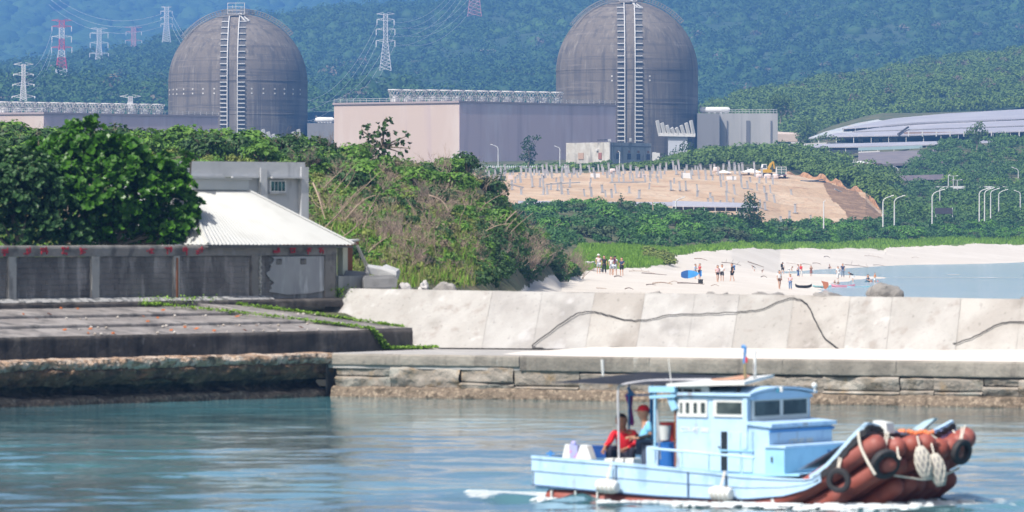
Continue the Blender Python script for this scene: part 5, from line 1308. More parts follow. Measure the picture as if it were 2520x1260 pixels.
# ------------------------------------------------------------------ pylons and wires
m_pw = M('pylon_grey', (.62, .60, .60), .6); m_pr = M('pylon_red', (.55, .06, .09), .6); m_prd = M('pylon_dull_red', (.50, .24, .26), .6)
def pylon(px_, yt, yb, Y_, arms, wtop, wbot, bands, label, thick=.30, ax=.5):
    """arms: list of (fraction of height from top, half width in px, insulator px); bands: materials from the top down"""
    base = P(px_, yb, Y_); H_ = (yb-yt)*Y_/F; k = Y_/F; r = thing('pylon', label, 'pylon', tuple(base))
    def hw(u):  # half width at fraction u from the top
        return (wtop+(wbot-wtop)*max(0, (u-.45)/.55)**1.0)*k
    nb = len(bands); N_ = 16
    for bi, mt in enumerate(bands):
        b = MB(); i0 = int(N_*bi/nb); i1 = int(N_*(bi+1)/nb)
        for i in range(i0, i1):
            u0, u1 = i/N_, (i+1)/N_; z0, z1 = H_*(1-u0), H_*(1-u1); a, c_ = hw(u0), hw(u1)
            for sx, sy in ((-1, -1), (1, -1), (1, 1), (-1, 1)): b.bar((sx*a, sy*a, z0), (sx*c_, sy*c_, z1), thick*1.15)
            b.bar((-a, -a, z0), (c_, -c_, z1), thick*.6); b.bar((a, -a, z0), (-c_, -c_, z1), thick*.6)
            b.bar((-a, a, z0), (c_, c_, z1), thick*.6); b.bar((a, -a, z0), (c_, c_, z1), thick*.6)
            b.bar((-a, -a, z0), (a, -a, z0), thick*.6)
        b.build('lattice_section', mt, r, local=True)
    for u, w, ins in arms:
        mt = bands[min(nb-1, int(u*nb))]; z = H_*(1-u); w_ = w*k; a = hw(u); b = MB()
        b.bar((-a, -a, z-.9*ax), (a, -a, z-.9*ax), thick*.6)
        for s_ in (-1, 1):
            b.bar((s_*a, -a, z-.9*ax), (s_*w_, 0, z), thick*.8); b.bar((s_*a, -a, z+1.2*ax), (s_*w_, 0, z), thick*.7); b.bar((s_*a, a, z-.9*ax), (s_*w_, 0, z), thick*.6)
            for q in (.33, .66): b.bar((s_*(a+(w_-a)*q), 0, z-.6*ax), (s_*(a+(w_-a)*q), 0, z+.7*ax), thick*.4)
        arm_ = b.build('cross_arm', mt, r, local=True)
        if ins:
            for s_ in (-1, 1):
                b = MB(); b.tube([(s_*w_, 0, z), (s_*w_, 0, z-ins*k*.5), (s_*w_, 0, z-ins*k)], [.22, .3, .22], 6); b.build('insulator', m_pw, arm_, local=True)
    return r
pylon(152, 50, 197, 3000, [(.0, 25, 0), (.1, 24, 13), (.27, 24, 15), (.45, 25, 14)], 6, 16, [m_pr, m_pw, m_pr, m_pw, m_pr, m_pw], 'red and white banded lattice pylon on the wooded ridge')
pylon(58, 158, 248, 2000, [(.0, 24, 0), (.27, 24, 5), (.55, 26, 5), (.88, 28, 5)], 4, 8, [m_pw, m_pw], 'grey lattice pylon with drooping arms rising behind the roof vents', .2)
pylon(244, 70, 162, 3500, [(.0, 21, 0), (.12, 22, 13), (.38, 22, 13), (.66, 23, 13)], 5, 10, [m_pw, m_pw], 'grey lattice pylon between the banded pylon and the reddish one', .26)
pylon(329, 67, 123, 4000, [(.0, 20, 0), (.2, 19, 9), (.58, 20, 9)], 5, 6, [m_prd, m_prd], 'dull reddish lattice pylon on the near ridge', .28)
pylon(410, 17, 104, 3700, [(.0, 13, 0), (.12, 14, 7), (.3, 14, 7), (.48, 14, 8)], 5, 10, [m_pw, m_pw], 'slim grey pylon standing left of the patched dome top', .28)
pylon(949, 34, 174, 2700, [(.0, 22, 0), (.1, 21, 14), (.27, 23, 15), (.47, 23, 16)], 5, 14, [m_pw, m_pw, m_pw], 'tall pale grey pylon on the slope between the two domes', .24)
pylon(1168, -100, 40, 3300, [(.0, 22, 0), (.1, 22, 0), (.3, 24, 0)], 8, 17, [m_prd, m_pr, m_prd], 'reddish pylon cut off by the top of the picture', .26)
pylon(124, 160, 198, 3400, [(.1, 12, 5), (.5, 13, 5)], 3, 5, [m_prd], 'small faint reddish pylon beside the foot of the banded pylon', .22)
pylon(321, 237, 268, 2050, [(.0, 26, 0)], 5, 9, [m_pw], 'top of a grey pylon peeping over the roof vents', .2)
m_wire = M('wire', (.55, .55, .56), .5)
def wire(a, c_, sag, lab, rad=.075, grp='power lines up the mountainside'):
    a, c_ = Vector(a), Vector(c_); b = MB(); pts = []
    for i in range(17):
        u = i/16; q = a.lerp(c_, u); q.z -= sag*4*u*(1-u); pts.append(q)
    b.tube(pts, rad, 4); props(b.build('power_line', m_wire), lab, 'power line', grp)
for i, (y0, y1) in enumerate(((34, -70), (50, -55), (70, -38), (94, -20))):
    for s_ in (-21, 21)[:2 if i else 1]: wire(P(949+s_, y0+10, 2700), P(1168+s_, y1, 3300), 12, 'thin power line from the tall pale pylon up towards the cut-off pylon')
for i, y0 in enumerate((48, 72, 98)):
    for s_ in (-21, 23): wire(P(949+s_, y0+10, 2700), P(700+s_*1.6, y0+190, 1950), 14, 'thin power line descending from the tall pale pylon behind the dome', .06)
for i, y0 in enumerate((35, 50, 66)): wire(P(410-14, y0, 3700), P(120, y0-55, 4600), 12, 'thin power line running away from the slim pylon', .09, 'power lines from the slim pylon')
for i, y0 in enumerate((35, 52, 68)): wire(P(410+14, y0, 3700), P(560, y0+80, 2600), 10, 'thin power line from the slim pylon down behind the dome', .08, 'power lines from the slim pylon')
for i, y0 in enumerate((75, 105, 130)): wire(P(128, y0, 3000), P(58, y0+95, 2000), 6, 'thin power line from the banded pylon down to the drooping-arm pylon', .06, 'power lines by the banded pylon')
# ------------------------------------------------------------------ near vegetation
rng = np.random.default_rng(42); R_ = random.Random(42)
m_gloss = leafmat('broad_glossy_leaves', (.026, .095, .007), (.085, .225, .016), (.045, .13, .012), 1.2, .4, .22)
m_gloss2 = leafmat('bluish_leaves', (.035, .085, .03), (.06, .14, .045), (.045, .11, .03), 1.2, .5, .2)
m_shA = leafmat('dune_leaves', (.065, .17, .018), (.16, .29, .035), (.095, .19, .03), .25, .6, .25)
m_shB = leafmat('dark_dune_leaves', (.022, .060, .014), (.05, .115, .022), (.035, .08, .02), .25, .55, .2)
m_twig = M('dry_twig', (.32, .24, .18), .9, [((.18, .13, .10), 2, (1, 1, 1), .45, .6, .7)])
m_twig2 = M('grey_twig', (.20, .155, .13), .9, [((.12, .09, .08), 2, (1, 1, 1), .45, .6, .7)])
m_bark = M('bark', (.26, .21, .16), .95, [((.14, .11, .08), 3, (1, 1, .3), .45, .6, .8)], (8, .8, .03))
m_oliv = leafmat('olive_undergrowth', (.12, .19, .03), (.24, .30, .06), (.17, .16, .05), .18, .7, .25)
m_grassb = leafmat('grass_blades', (.13, .27, .02), (.26, .43, .05), (.17, .30, .035), .3, .6, .3)
m_drygr = leafmat('dry_grass_blades', (.20, .20, .07), (.32, .28, .12), (.16, .2, .05), .4, .7, .3)

def rosettes(pos, ax, leaf, rng, k=8, aspect=.34, open_=.85):
    n = len(pos)
    r = rng.normal(size=(n, 3)); t = np.cross(ax, r); t /= np.linalg.norm(t, axis=1, keepdims=True); b_ = np.cross(ax, t)
    V = []
    for i in range(k):
        w = 2*np.pi*i/k+rng.uniform(-.25, .25, (n, 1)); out = t*np.cos(w)+b_*np.sin(w); side = -t*np.sin(w)+b_*np.cos(w)
        o_ = open_*rng.uniform(.7, 1.25, (n, 1)); L = leaf*rng.uniform(.7, 1.25, (n, 1)); d = out*np.sin(o_)+ax*np.cos(o_)
        p0 = pos+out*leaf*.05; tip = pos+d*L-ax*L*.12; mid = pos+d*L*.6+ax*L*.05
        V.append(np.stack([p0, mid-side*L*aspect, tip, mid+side*L*aspect], 1))
    V = np.concatenate(V, 0).reshape(-1, 3)
    return V, np.arange(len(V)).reshape(-1, 4)
def blobtree(name, label, cat, blobs, Y0, dens, leaf, mat, trunk_px, base_z, k=8, filler=1.0, depth=.9, group=None, bark=None, limbs=True, fill_leaf=.10, clump=0):
    """blobs: (px, py, r px)"""
    base = Vector((X(trunk_px, Y0), Y0, base_z)); root = thing(name, label, cat, tuple(base), 0, group)
    Ps, As, Fs = [], [], []
    cs = []
    for px_, py_, r_ in blobs:
        r = r_*Y0/F; c = P(px_, py_, Y0+R_.uniform(-.6, .6)*depth*max(r, .6)); cs.append((c, r))
        n = int(dens*r*r*12.6)
        if clump:      # leaves gather in many small tufts with dark gaps between them
            K_n = max(6, int(15*clump)); T = rng.normal(size=(K_n, 3)); T /= np.linalg.norm(T, axis=1, keepdims=True); T[:, 2] = np.abs(T[:, 2])*1.1-.25; T[:, 1] -= .25; T /= np.linalg.norm(T, axis=1, keepdims=True)
            k_ = rng.integers(0, K_n, n); tr = rng.uniform(.20, .36, K_n)[k_][:, None]
            D2 = rng.normal(size=(n, 3)); D2 /= np.linalg.norm(D2, axis=1, keepdims=True); D2[:, 2] = np.where(D2[:, 2] < -.2, -D2[:, 2], D2[:, 2])
            p = T[k_]*rng.uniform(.82, 1.08, K_n)[k_][:, None]*.9+D2*tr
            Ps.append(np.array(c)+p*r); a = D2+T[k_]*.5+rng.normal(size=p.shape)*.25+np.array([0, 0, .5]); As.append(a/np.linalg.norm(a, axis=1, keepdims=True))
            nf = int(filler*dens*r*r*12.6*1.0); Dn = rng.normal(size=(nf, 3)); Dn /= np.linalg.norm(Dn, axis=1, keepdims=True)
            Fs.append(np.array(c)+Dn*r*(rng.uniform(.1, .72, (nf, 1))))
            continue
        D = rng.normal(size=(n, 3)); D /= np.linalg.norm(D, axis=1, keepdims=True)
        keep = D[:, 2] > -.75; D = D[keep]
        lump = 1+.14*np.sin(D[:, 0]*7+c.x*3)*np.cos(D[:, 2]*6+c.z)
        Ps.append(np.array(c)+D*(r*lump*rng.uniform(.82, 1.04, len(D)))[:, None]); a = D+rng.normal(size=D.shape)*.35+np.array([0, 0, .55]); As.append(a/np.linalg.norm(a, axis=1, keepdims=True))
        nf = int(filler*dens*r*r*12.6*1.3); Dn = rng.normal(size=(nf, 3)); Dn /= np.linalg.norm(Dn, axis=1, keepdims=True)
        Fs.append(np.array(c)+Dn*r*(rng.uniform(.1, .85, (nf, 1))))
    V, Q_ = rosettes(np.concatenate(Ps), np.concatenate(As), leaf, rng, k)
    fp = np.concatenate(Fs); fn = rng.normal(size=fp.shape); fn[:, 1] -= .8; fn /= np.linalg.norm(fn, axis=1, keepdims=True)
    V2, Q2 = rot_quads(fp, fn, np.full(len(fp), fill_leaf), rng, .7)
    V = np.concatenate([V, V2])-np.array(base); Q_ = np.concatenate([Q_, Q2+len(Q_)*4])
    link_mesh('crown', np_mesh('crown', V, Q_, mat), root)
    b = MB(); hgt = max(c.z for c, r in cs)-base_z; top = Vector((0, 0, hgt*.55))
    b.tube([Vector((0, 0, -.5)), Vector((.05*hgt, 0, hgt*.25)), top], [.06*hgt**.5+.05, .05*hgt**.5+.04, .04*hgt**.5+.02], 7)
    for c, r in cs: 
        d = c-base; b.tube([top*.6, (top+d)*.5+Vector((0, 0, -.1*hgt)), d, d+Vector((0, 0, r*.7))], [.06, .045, .03, .012], 5)
    b.build('trunk', bark or m_bark, root, local=True, smooth=True)
    return root
blobtree('broadleaf_tree', 'large glossy-leaved tree overhanging the marked block wall', 'tree',
         [(215, 395, 68), (250, 362, 30), (150, 420, 66), (300, 420, 74), (355, 440, 70), (405, 470, 66), (425, 525, 62), (440, 565, 46), (360, 520, 90), (280, 500, 92), (200, 500, 96), (330, 575, 62), (235, 570, 66), (396, 420, 34), (466, 540, 24), (180, 372, 40), (330, 388, 34), (440, 470, 30), (450, 585, 34), (410, 600, 40), (470, 505, 24), (474, 575, 20), (215, 592, 40), (160, 592, 36), (270, 590, 40)],
         186.5, 12, .215, m_gloss, 250, 2.9, depth=1.0, clump=1.3)
blobtree('broadleaf_tree', 'denser bluish-green tree leaning over the wall near the frame edge', 'tree',
         [(20, 440, 62), (75, 450, 64), (-40, 470, 80), (110, 500, 78), (40, 520, 90), (-40, 560, 90), (130, 570, 66), (70, 590, 52), (190, 590, 40), (0, 400, 36), (60, 402, 34), (110, 430, 36), (-110, 500, 90)], 184.8, 15, .16, m_gloss2, 50, 2.9, depth=.8, clump=1.2)
blobtree('broadleaf_tree', 'upper bright green tree top rising behind the glossy tree', 'tree',
         [(120, 400, 44), (175, 345, 40), (225, 320, 30), (95, 365, 26), (262, 372, 36), (300, 350, 24)], 189.5, 14, .20, m_gloss, 160, 3.0, clump=1)
# small palm-like sprig on the grey building roof edge
blobtree('young_tree', 'thin young tree with a tuft of leaves before the grey building', 'tree', [(458, 392, 16), (448, 405, 12), (470, 398, 10)], 189, 26, .17, m_gloss, 455, 3.0, filler=.3)

# shrub prototypes, unit size
def unit_crown(nl, leaf, K, squash, mat, seed, spread=.62, br=.5):
    g = np.random.default_rng(seed)
    V, Q_ = crown_leaves(np.zeros((1, 3)), np.ones(1), nl, leaf, g, squash=squash, K=K, spread=spread, br=br)
    return np_mesh('crown', V, Q_, mat)
def unit_twigs(seed, n, r0, mat, up=.6, length=.42, depth=4):
    rr = random.Random(seed); b = MB()
    def grow(p, d, L, r, k):
        q = p+d*L*.5+Vector((rr.uniform(-.06, .06), rr.uniform(-.06, .06), rr.uniform(-.02, .05)))*L*1.5; e = p+d*L+Vector((rr.uniform(-.1, .1), rr.uniform(-.1, .1), 0))*L
        b.tube([p, q, e], [r, r*.8, r*.55], 3, caps=False)
        if k > 0:
            for _ in range(rr.choice((2, 3))):
                nd = (d+Vector((rr.uniform(-.8, .8), rr.uniform(-.8, .8), rr.uniform(-.25, .55)))).normalized()
                grow(e if rr.random() < .6 else q, nd, L*rr.uniform(.6, .85), r*.6, k-1)
    for i in range(n):
        a = rr.uniform(0, 6.28); d = Vector((math.cos(a)*rr.uniform(.3, 1), math.sin(a)*rr.uniform(.3, 1), up+rr.uniform(0, .6))).normalized()
        grow(Vector((rr.uniform(-.3, .3), rr.uniform(-.3, .3), -.08)), d, length*rr.uniform(.7, 1.2), r0, depth)
    return b
def shrub_proto(name, crown, seed, bark=m_bark, extra=None):
    r = thing(name, '', 'shrub', (0, 0, 0))
    link_mesh('crown', crown, r)
    if extra is not None: extra.build('dead_twigs', m_twig, r, local=True)
    b = MB(); rr = random.Random(seed)
    for k in range(5):
        a = k*1.26+rr.random(); b.tube([(0, 0, -.3), (math.cos(a)*.2, math.sin(a)*.2, .2), (math.cos(a)*.45, math.sin(a)*.45, .5)], [.05, .035, .015], 4)
    b.build('trunk', bark, r, local=True)
    return r
prA = [shrub_proto('dune_shrub', unit_crown(520, .105, 8, .8, m_shA, 100+i), i) for i in range(4)]
prB = [shrub_proto('dune_shrub', unit_crown(560, .095, 9, .8, m_shB, 200+i), 10+i, extra=unit_twigs(60+i, 3, .014, m_twig, .8, .4, 3)) for i in range(4)]
def bare_proto(seed, mat, n=7):
    r = thing('dead_shrub', '', 'dead shrub', (0, 0, 0)); unit_twigs(seed, n, .024, mat).build('branches', mat, r, local=True)
    b = MB(); b.tube([(0, 0, -.3), (.03, 0, .1)], [.06, .04], 6); b.build('stem', mat, r, local=True); return r
prC = [bare_proto(300+i, (m_twig, m_twig2, m_twig)[i % 3], 8) for i in range(5)]
cmaps = {}
used = set()
def place(proto, loc, s, label, group, cat=None, name=None, sz=None, rz=None):
    if proto.name not in cmaps: cmaps[proto.name] = childmap(proto)
    if proto.name in used: o = copy_tree(proto, None, cmaps[proto.name])
    else: o = proto; used.add(proto.name)
    o.location = loc; o.rotation_euler = (0, 0, R_.uniform(0, 6.28) if rz is None else rz); z_ = sz if sz else s
    o.scale = (s, s, z_); o['label'] = label
    if group: o['group'] = group
    if cat: o['category'] = cat
    return o
# green shrubs over the dune hill
FOOT = ([-400, 500, 850, 1000, 1170, 1230, 1300, 1380, 1420], [216, 216, 216, 226, 272, 306, 372, 436, 455]); CREST = ([-400, 850, 1000, 1150, 1230, 1300, 1380, 1420], [340, 348, 356, 374, 392, 418, 458, 470])
gset = [ ]
k = 0
while k < 240:
    px_ = R_.uniform(-120, 1400); u = R_.random()
    if px_ > 840: u = R_.random()**.75
    else: u = R_.uniform(.72, 1.03)
    Y_ = np.interp(px_, *FOOT)*(1-u)+np.interp(px_, *CREST)*u
    if 1190 < px_ < 1280 and u < .3: continue
    if 860 < px_ < 1190 and u < .3 and R_.random() < .6: continue
    s_ = R_.uniform(.75, 1.5) if u > .6 else R_.uniform(.5, 1.05)
    if px_ < 760: s_ *= 1.15
    dark = R_.random() < (.35 if u > .7 else .55)
    pr = R_.choice(prB if dark else prA)
    place(pr, (X(px_, Y_), Y_, ground(px_, Y_)-.05+s_*.25), s_, 'dark green shrub mixed with dead twigs on the dune hill' if dark else 'light green leafy shrub on the dune hill', 'dark shrubs on the dune hill' if dark else 'light green shrubs on the dune hill', sz=s_*R_.uniform(.8, 1.15))
    k += 1
k = 0
while k < 95:
    px_ = R_.uniform(740, 1425); u = R_.uniform(0, 1.0)
    if px_ < 860 and u < .3: continue
    if px_ < 1150 and u < .12: continue
    Y_ = np.interp(px_, *FOOT)*(1-u)+np.interp(px_, *CREST)*u
    s_ = R_.uniform(.6, 1.35)
    if px_ > 1300: s_ *= 1.15
    place(R_.choice(prC), (X(px_, Y_), Y_, ground(px_, Y_)), s_, 'bare brown leafless shrub on the dune hill', 'leafless shrubs on the dune hill', sz=s_*R_.uniform(.9, 1.4))
    k += 1
# thick growth over the end of the dune
for i in range(46):
    px_ = R_.uniform(1195, 1405); u = R_.uniform(.0, .55); Y_ = np.interp(px_, *FOOT)*(1-u)+np.interp(px_, *CREST)*u+R_.uniform(0, 6); s_ = R_.uniform(.8, 1.5)
    dark = R_.random() < .5
    place(R_.choice(prB if dark else prA), (X(px_, Y_), Y_, ground(px_, Y_)-.05+s_*.25), s_, 'dark green shrub mixed with dead twigs on the dune hill' if dark else 'light green leafy shrub on the dune hill', 'dark shrubs on the dune hill' if dark else 'light green shrubs on the dune hill')
for i in range(26):
    px_ = R_.uniform(1220, 1425); u = R_.uniform(-.03, .6); Y_ = np.interp(px_, *FOOT)*(1-u)+np.interp(px_, *CREST)*u; s_ = R_.uniform(.8, 1.5)
    place(R_.choice(prC), (X(px_, Y_), Y_, ground(px_, Y_)), s_, 'bare brown leafless shrub on the dune hill', 'leafless shrubs on the dune hill', sz=s_*1.2)
# undergrowth between them
def scat_dune(n, p0, p1, u0, u1, r0, r1, lift=.1):
    px = rng.uniform(p0, p1, n); u = rng.uniform(u0, u1, n); Y_ = np.interp(px, *FOOT)*(1-u)+np.interp(px, *CREST)*u; R = rng.uniform(r0, r1, n)
    return np.stack([(px-1260)*Y_/F, Y_, land(px, Y_)+R*lift], -1), R
C, R = scat_dune(1700, -300, 1190, 0, 1, .3, .6)
canopy('olive_undergrowth', C, R, 60, .10, m_oliv, rng, 'olive and yellow-green undergrowth between the dune shrubs', squash=.8)
C, R = scat_dune(1300, -300, 1415, .15, 1.05, .35, .8)
canopy('green_undergrowth', C, R, 70, .11, m_shA, rng, 'leafy green undergrowth between the dune shrubs', squash=.8)
C, R = scat_dune(280, 860, 1420, .1, .95, .3, .7)
canopy('brown_undergrowth', C, R, 60, .085, m_brown, rng, 'dry brown brush between the dune shrubs', squash=.9)
C, R = scat_dune(420, 1170, 1415, -.04, .5, .45, .9)
canopy('toe_undergrowth', C, R, 80, .11, m_shB, rng, 'dark leafy growth over the sandy end of the dune', squash=.85)
# grass
def grass(name, px, Y_, h0, h1, mat, label, w=.03, bend=.35, zoff=-.02, zf=None):
    n = len(px); x = (px-1260)*Y_/F; z = (land(px, Y_) if zf is None else zf)+zoff
    h = rng.uniform(h0, h1, n); a = rng.uniform(0, 6.28, n); b_ = rng.uniform(-bend, bend, (n, 2)); ww = w*rng.uniform(.6, 1.4, n)
    base = np.stack([x, Y_, z], -1); side = np.stack([np.cos(a)*ww, np.sin(a)*ww, 0*a], -1)
    tip = base+np.stack([b_[:, 0]*h, b_[:, 1]*h, h], -1); mid = base+np.stack([b_[:, 0]*h*.3, b_[:, 1]*h*.3, h*.55], -1)
    V = np.stack([base-side, base+side, mid+side*.8, tip, mid-side*.8], 1).reshape(-1, 3)
    Q_ = np.arange(5*n).reshape(n, 5)
    me = np_mesh(name, V, Q_, mat, n=5); return props(link_mesh(name, me), label, None, None, 'stuff')
n = 9000; px = rng.uniform(-200, 1240, n); u = rng.uniform(0, .55, n)**1.2; Y_ = np.interp(px, *FOOT)*(1-u)+np.interp(px, *CREST)*u
grass('slope_grass', px, Y_, .25, .75, m_drygr, 'tall yellowish grass on the lower dune slope', w=.03)
n = 14000; px = rng.uniform(-200, 1200, n); u = rng.uniform(0, .35, n); Y_ = np.interp(px, *FOOT)*(1-u)+np.interp(px, *CREST)*u
grass('green_slope_grass', px, Y_, .2, .6, m_grassb, 'bright grass at the foot of the dune slope', w=.03)
n = 26000; px = rng.uniform(1390, 1668, n); y0 = sand_back(px)+5; y1 = grass_back(px)+6; Y_ = y0+(y1-y0)*rng.uniform(0, 1, n)
grass('dune_grass', px, Y_, .25, .65, m_grassb, 'bright green dune grass behind the group of beachgoers', w=.06)
n = 26000; px = rng.uniform(1660, 3200, n); y0 = sand_back(px); y1 = grass_back(px)+8; Y_ = y0+(y1-y0)*rng.uniform(0, 1, n)**.8
grass('beach_grass', px, Y_, .2, .6, m_grassb, 'strip of green grass along the back of the beach', w=.08)
# weeds creeping over the platform end
def weeds(name, path, n, spread, h, label):
    P_ = [Vector(p) for p in path]; i = rng.integers(0, len(P_)-1, n); t = rng.uniform(0, 1, n)
    A = np.array([tuple(p) for p in P_]); base = A[i]+(A[i+1]-A[i])*t[:, None]+rng.normal(size=(n, 3))*np.array([spread, spread, spread*.25])
    nr = rng.normal(size=(n, 3)); nr[:, 2] += 1.0; nr /= np.linalg.norm(nr, axis=1, keepdims=True)
    base[:, 2] += rng.uniform(0, h, n)
    V, Q_ = rot_quads(base, nr, np.full(n, .045), rng, .6); return props(link_mesh(name, np_mesh(name, V, Q_, m_grassb)), label, None, None, 'stuff')
wp = [lp(sP1-8.6, ts[3]+.25, 2.9), lp(sP1-7.6, ts[3]-.2, 2.86), lp(sP1-5.6, ts[2]-.1, 2.6), lp(sP1-3.2, ts[1]-.2, 2.27), lp(sP1-2.1, tP+.15, 2.08)]
weeds('creeping_weeds', wp, 1100, .07, .05, 'line of green weeds creeping across the platform slabs')
weeds('creeping_weeds', [lp(sP1-2.1, tP+.05, 2.08), lp(sP1-1.75, tP-.05, 1.75), lp(sP1-1.5, tP-.1, 1.42), lp(sP1-.2, tP-.15, 1.40), (X(1075, 187), 186.2, 1.42)], 1100, .06, .06, 'weeds hanging down the platform end onto the quay')
weeds('creeping_weeds', [lp(sP1-3.9, ts[3]+.2, 2.85), lp(sP1-2.5, ts[2]+.1, 2.6), lp(sP1-.9, ts[0]+.7, 2.2), lp(sP1-.15, tP+.3, 2.06)], 900, .07, .06, 'weeds along the foot of the seawall beside the end slab')
weeds('creeping_weeds', [lp(sP1-8.4, .2, 2.95), lp(sP1-6, .1, 2.95), lp(sP1-4.2, .6, 3.0)], 1300, .25, .10, 'patch of weeds at the end of the block wall')
weeds('verge_weeds', [lp(SE+.15, .1, 2.95), lp(SE+.9, .6, 3.1), lp(SE+1.5, 1.0, 2.9)], 2400, .2, .35, 'bushy weeds between the block wall and the seawall')

# single trees that stand out
def treeat(label, name, blobs, Y0, dens, leaf, mat, tpx, base_py, **k):
    if Y0 > 700: dens *= 2.8; leaf *= .58
    return blobtree(name, label, 'tree', blobs, Y0, dens, leaf, mat, tpx, Z(base_py, Y0), fill_leaf=leaf*.7, **k)
treeat('airy dark green tree on the dune crest in front of the beige gable', 'coastal_tree', [(905, 330, 20), (945, 312, 24), (925, 350, 22), (960, 345, 22), (985, 352, 12), (1000, 335, 10), (1010, 365, 10), (890, 320, 12), (950, 295, 12), (905, 365, 18), (945, 372, 22), (985, 375, 16)], 352, 3.4, .22, m_shB, 940, 395, filler=.5)
treeat('dark wind-bent conifer before the long pink hall', 'conifer_tree', [(1300, 345, 11), (1318, 342, 8), (1328, 338, 5), (1292, 360, 11), (1306, 362, 12), (1312, 378, 10), (1294, 380, 13), (1303, 394, 13), (1284, 388, 7)], 1195, .8, .48, m_shB, 1300, 405, filler=.8)
treeat('tall dark casuarina rising out of the bushes beside the short solar strip', 'conifer_tree', [(1846, 487, 15), (1838, 500, 12), (1858, 502, 14), (1842, 520, 22), (1866, 535, 18), (1824, 535, 18), (1848, 548, 26), (1838, 575, 30), (1872, 570, 22), (1855, 598, 28), (1880, 600, 20), (1818, 560, 14)], 845, 1.8, .34, m_shB, 1848, 610, filler=.9, k=6)
treeat('flat-topped tree in front of the grey panel', 'coastal_tree', [(1668, 372, 13), (1690, 362, 16), (1706, 372, 12), (1685, 378, 12), (1655, 380, 8), (1700, 384, 9)], 1300, .7, .5, m_shB, 1692, 415, filler=.5)
treeat('rounded dark bush tree beside the flat-topped one', 'coastal_tree', [(1735, 378, 16), (1752, 388, 16), (1722, 388, 14), (1740, 398, 20), (1758, 402, 14)], 1290, .9, .5, m_mid, 1740, 415)
treeat('small round dark tree by the white utility hut', 'coastal_tree', [(1633, 390, 12), (1622, 395, 8), (1645, 396, 8), (1634, 402, 10)], 1310, .8, .5, m_shB, 1634, 415)
treeat('large dark tree on the hillside behind the tall grey block', 'hillside_tree', [(1915, 245, 18), (1935, 250, 14), (1900, 255, 14), (1920, 268, 22), (1945, 265, 10)], 1760, .6, .7, m_mid, 1920, 300)
treeat('dark tree at the end of the solar terraces above the warehouse', 'hillside_tree', [(1982, 305, 14), (1990, 320, 18), (1975, 330, 20), (2000, 335, 14), (1985, 345, 16)], 1640, .7, .6, m_mid, 1985, 352)
treeat('spreading dark tree in front of the lower solar terraces', 'hillside_tree', [(2400, 318, 13), (2412, 310, 12), (2390, 326, 12), (2420, 326, 12), (2404, 338, 14), (2380, 330, 8), (2404, 350, 8)], 1440, .8, .5, m_mid, 2402, 372)
treeat('yellow-green tree by the twin-arm lamps', 'roadside_tree', [(2350, 425, 14), (2335, 432, 13), (2364, 432, 13), (2350, 442, 16), (2325, 442, 10), (2374, 444, 10)], 1292, .8, .45, m_grassb, 2350, 458)
treeat('pale bright green bush tree behind the four lamps', 'roadside_tree', [(2455, 450, 13), (2435, 452, 10), (2474, 454, 12), (2500, 450, 12)], 1300, .8, .45, m_grassb, 2455, 462)
treeat('bushes by the pale partitions under the third solar terrace', 'hillside_tree', [(2020, 340, 8), (2032, 336, 9), (2046, 340, 9), (2010, 344, 6), (2060, 342, 6), (2075, 344, 5)], 1545, .8, .5, m_mid, 2035, 352)
treeat('thin leaning sapling against the grey warehouse gable', 'hillside_tree', [(2050, 378, 6), (2060, 384, 5), (2056, 396, 7), (2062, 404, 8)], 1500, .8, .5, m_mid, 2060, 415, filler=.3)
treeat('dark leafy bush at the sandy foot of the dune hill', 'coastal_bush', [(1340, 640, 28), (1358, 655, 28), (1322, 655, 22), (1340, 668, 24), (1372, 665, 14)], 443, 5, .16, m_shB, 1340, 690)
treeat('small dark bush in the middle of the dune hill', 'coastal_bush', [(1040, 545, 22), (1060, 580, 26), (1085, 600, 22), (1030, 525, 14)], 292, 9, .14, m_shB, 1060, 630)
treeat('narrow sapling standing over the belt of bushes before the solar strip', 'coastal_tree', [(1527, 482, 5), (1528, 492, 8), (1524, 502, 9), (1532, 510, 8)], 810, 1.5, .3, m_shB, 1527, 530)

# belt of bushes between beach and dug slope
m_b1 = leafmat('belt_leaves_bright', (.065, .18, .022), (.14, .30, .04), (.09, .21, .03), .2, .55, .25)
m_b2 = leafmat('belt_leaves_dark', (.030, .095, .022), (.068, .155, .032), (.045, .12, .028), .2, .6, .2)
m_b3 = leafmat('belt_leaves_grey', (.055, .09, .035), (.09, .13, .05), (.07, .10, .04), .2, .7, .2)
prD = [shrub_proto('beach_scrub_bush', unit_crown(620, .095, 9, .70, mt, 400+i, .68, .48), 20+i) for i, mt in enumerate((m_b1, m_b1, m_b2, m_b2, m_b3, m_b1, m_b2))]
bfront = lambda p: float(grass_back(p))+2
bback = lambda p: float(np.interp(p, [1240, 1300, 1700, 1860, 2000, 2172, 2520, 3000], [860, 850, 875, 905, 985, 1000, 1075, 1170]))
k = 0
while k < 255:
    px_ = R_.uniform(1230, 2640); f, b_ = (bfront(px_) if px_ > 1400 else 560), bback(px_)
    u = R_.random(); Y_ = f+(b_-f)*u
    i = R_.choice((0, 1, 2, 3, 4, 5, 6)); s_ = R_.uniform(1.3, 2.7)
    if u < .1: s_ *= .6
    nm = {0: 'bright green', 1: 'bright green', 5: 'bright green', 2: 'dark green', 3: 'dark green', 6: 'dark green', 4: 'greyish green'}[i]
    place(prD[i], (X(px_, Y_), Y_, ground(px_, Y_)+s_*.12), s_, nm+' bush in the belt of scrub behind the beach', nm+' bushes behind the beach', sz=s_*R_.uniform(.7, 1.05)); k += 1
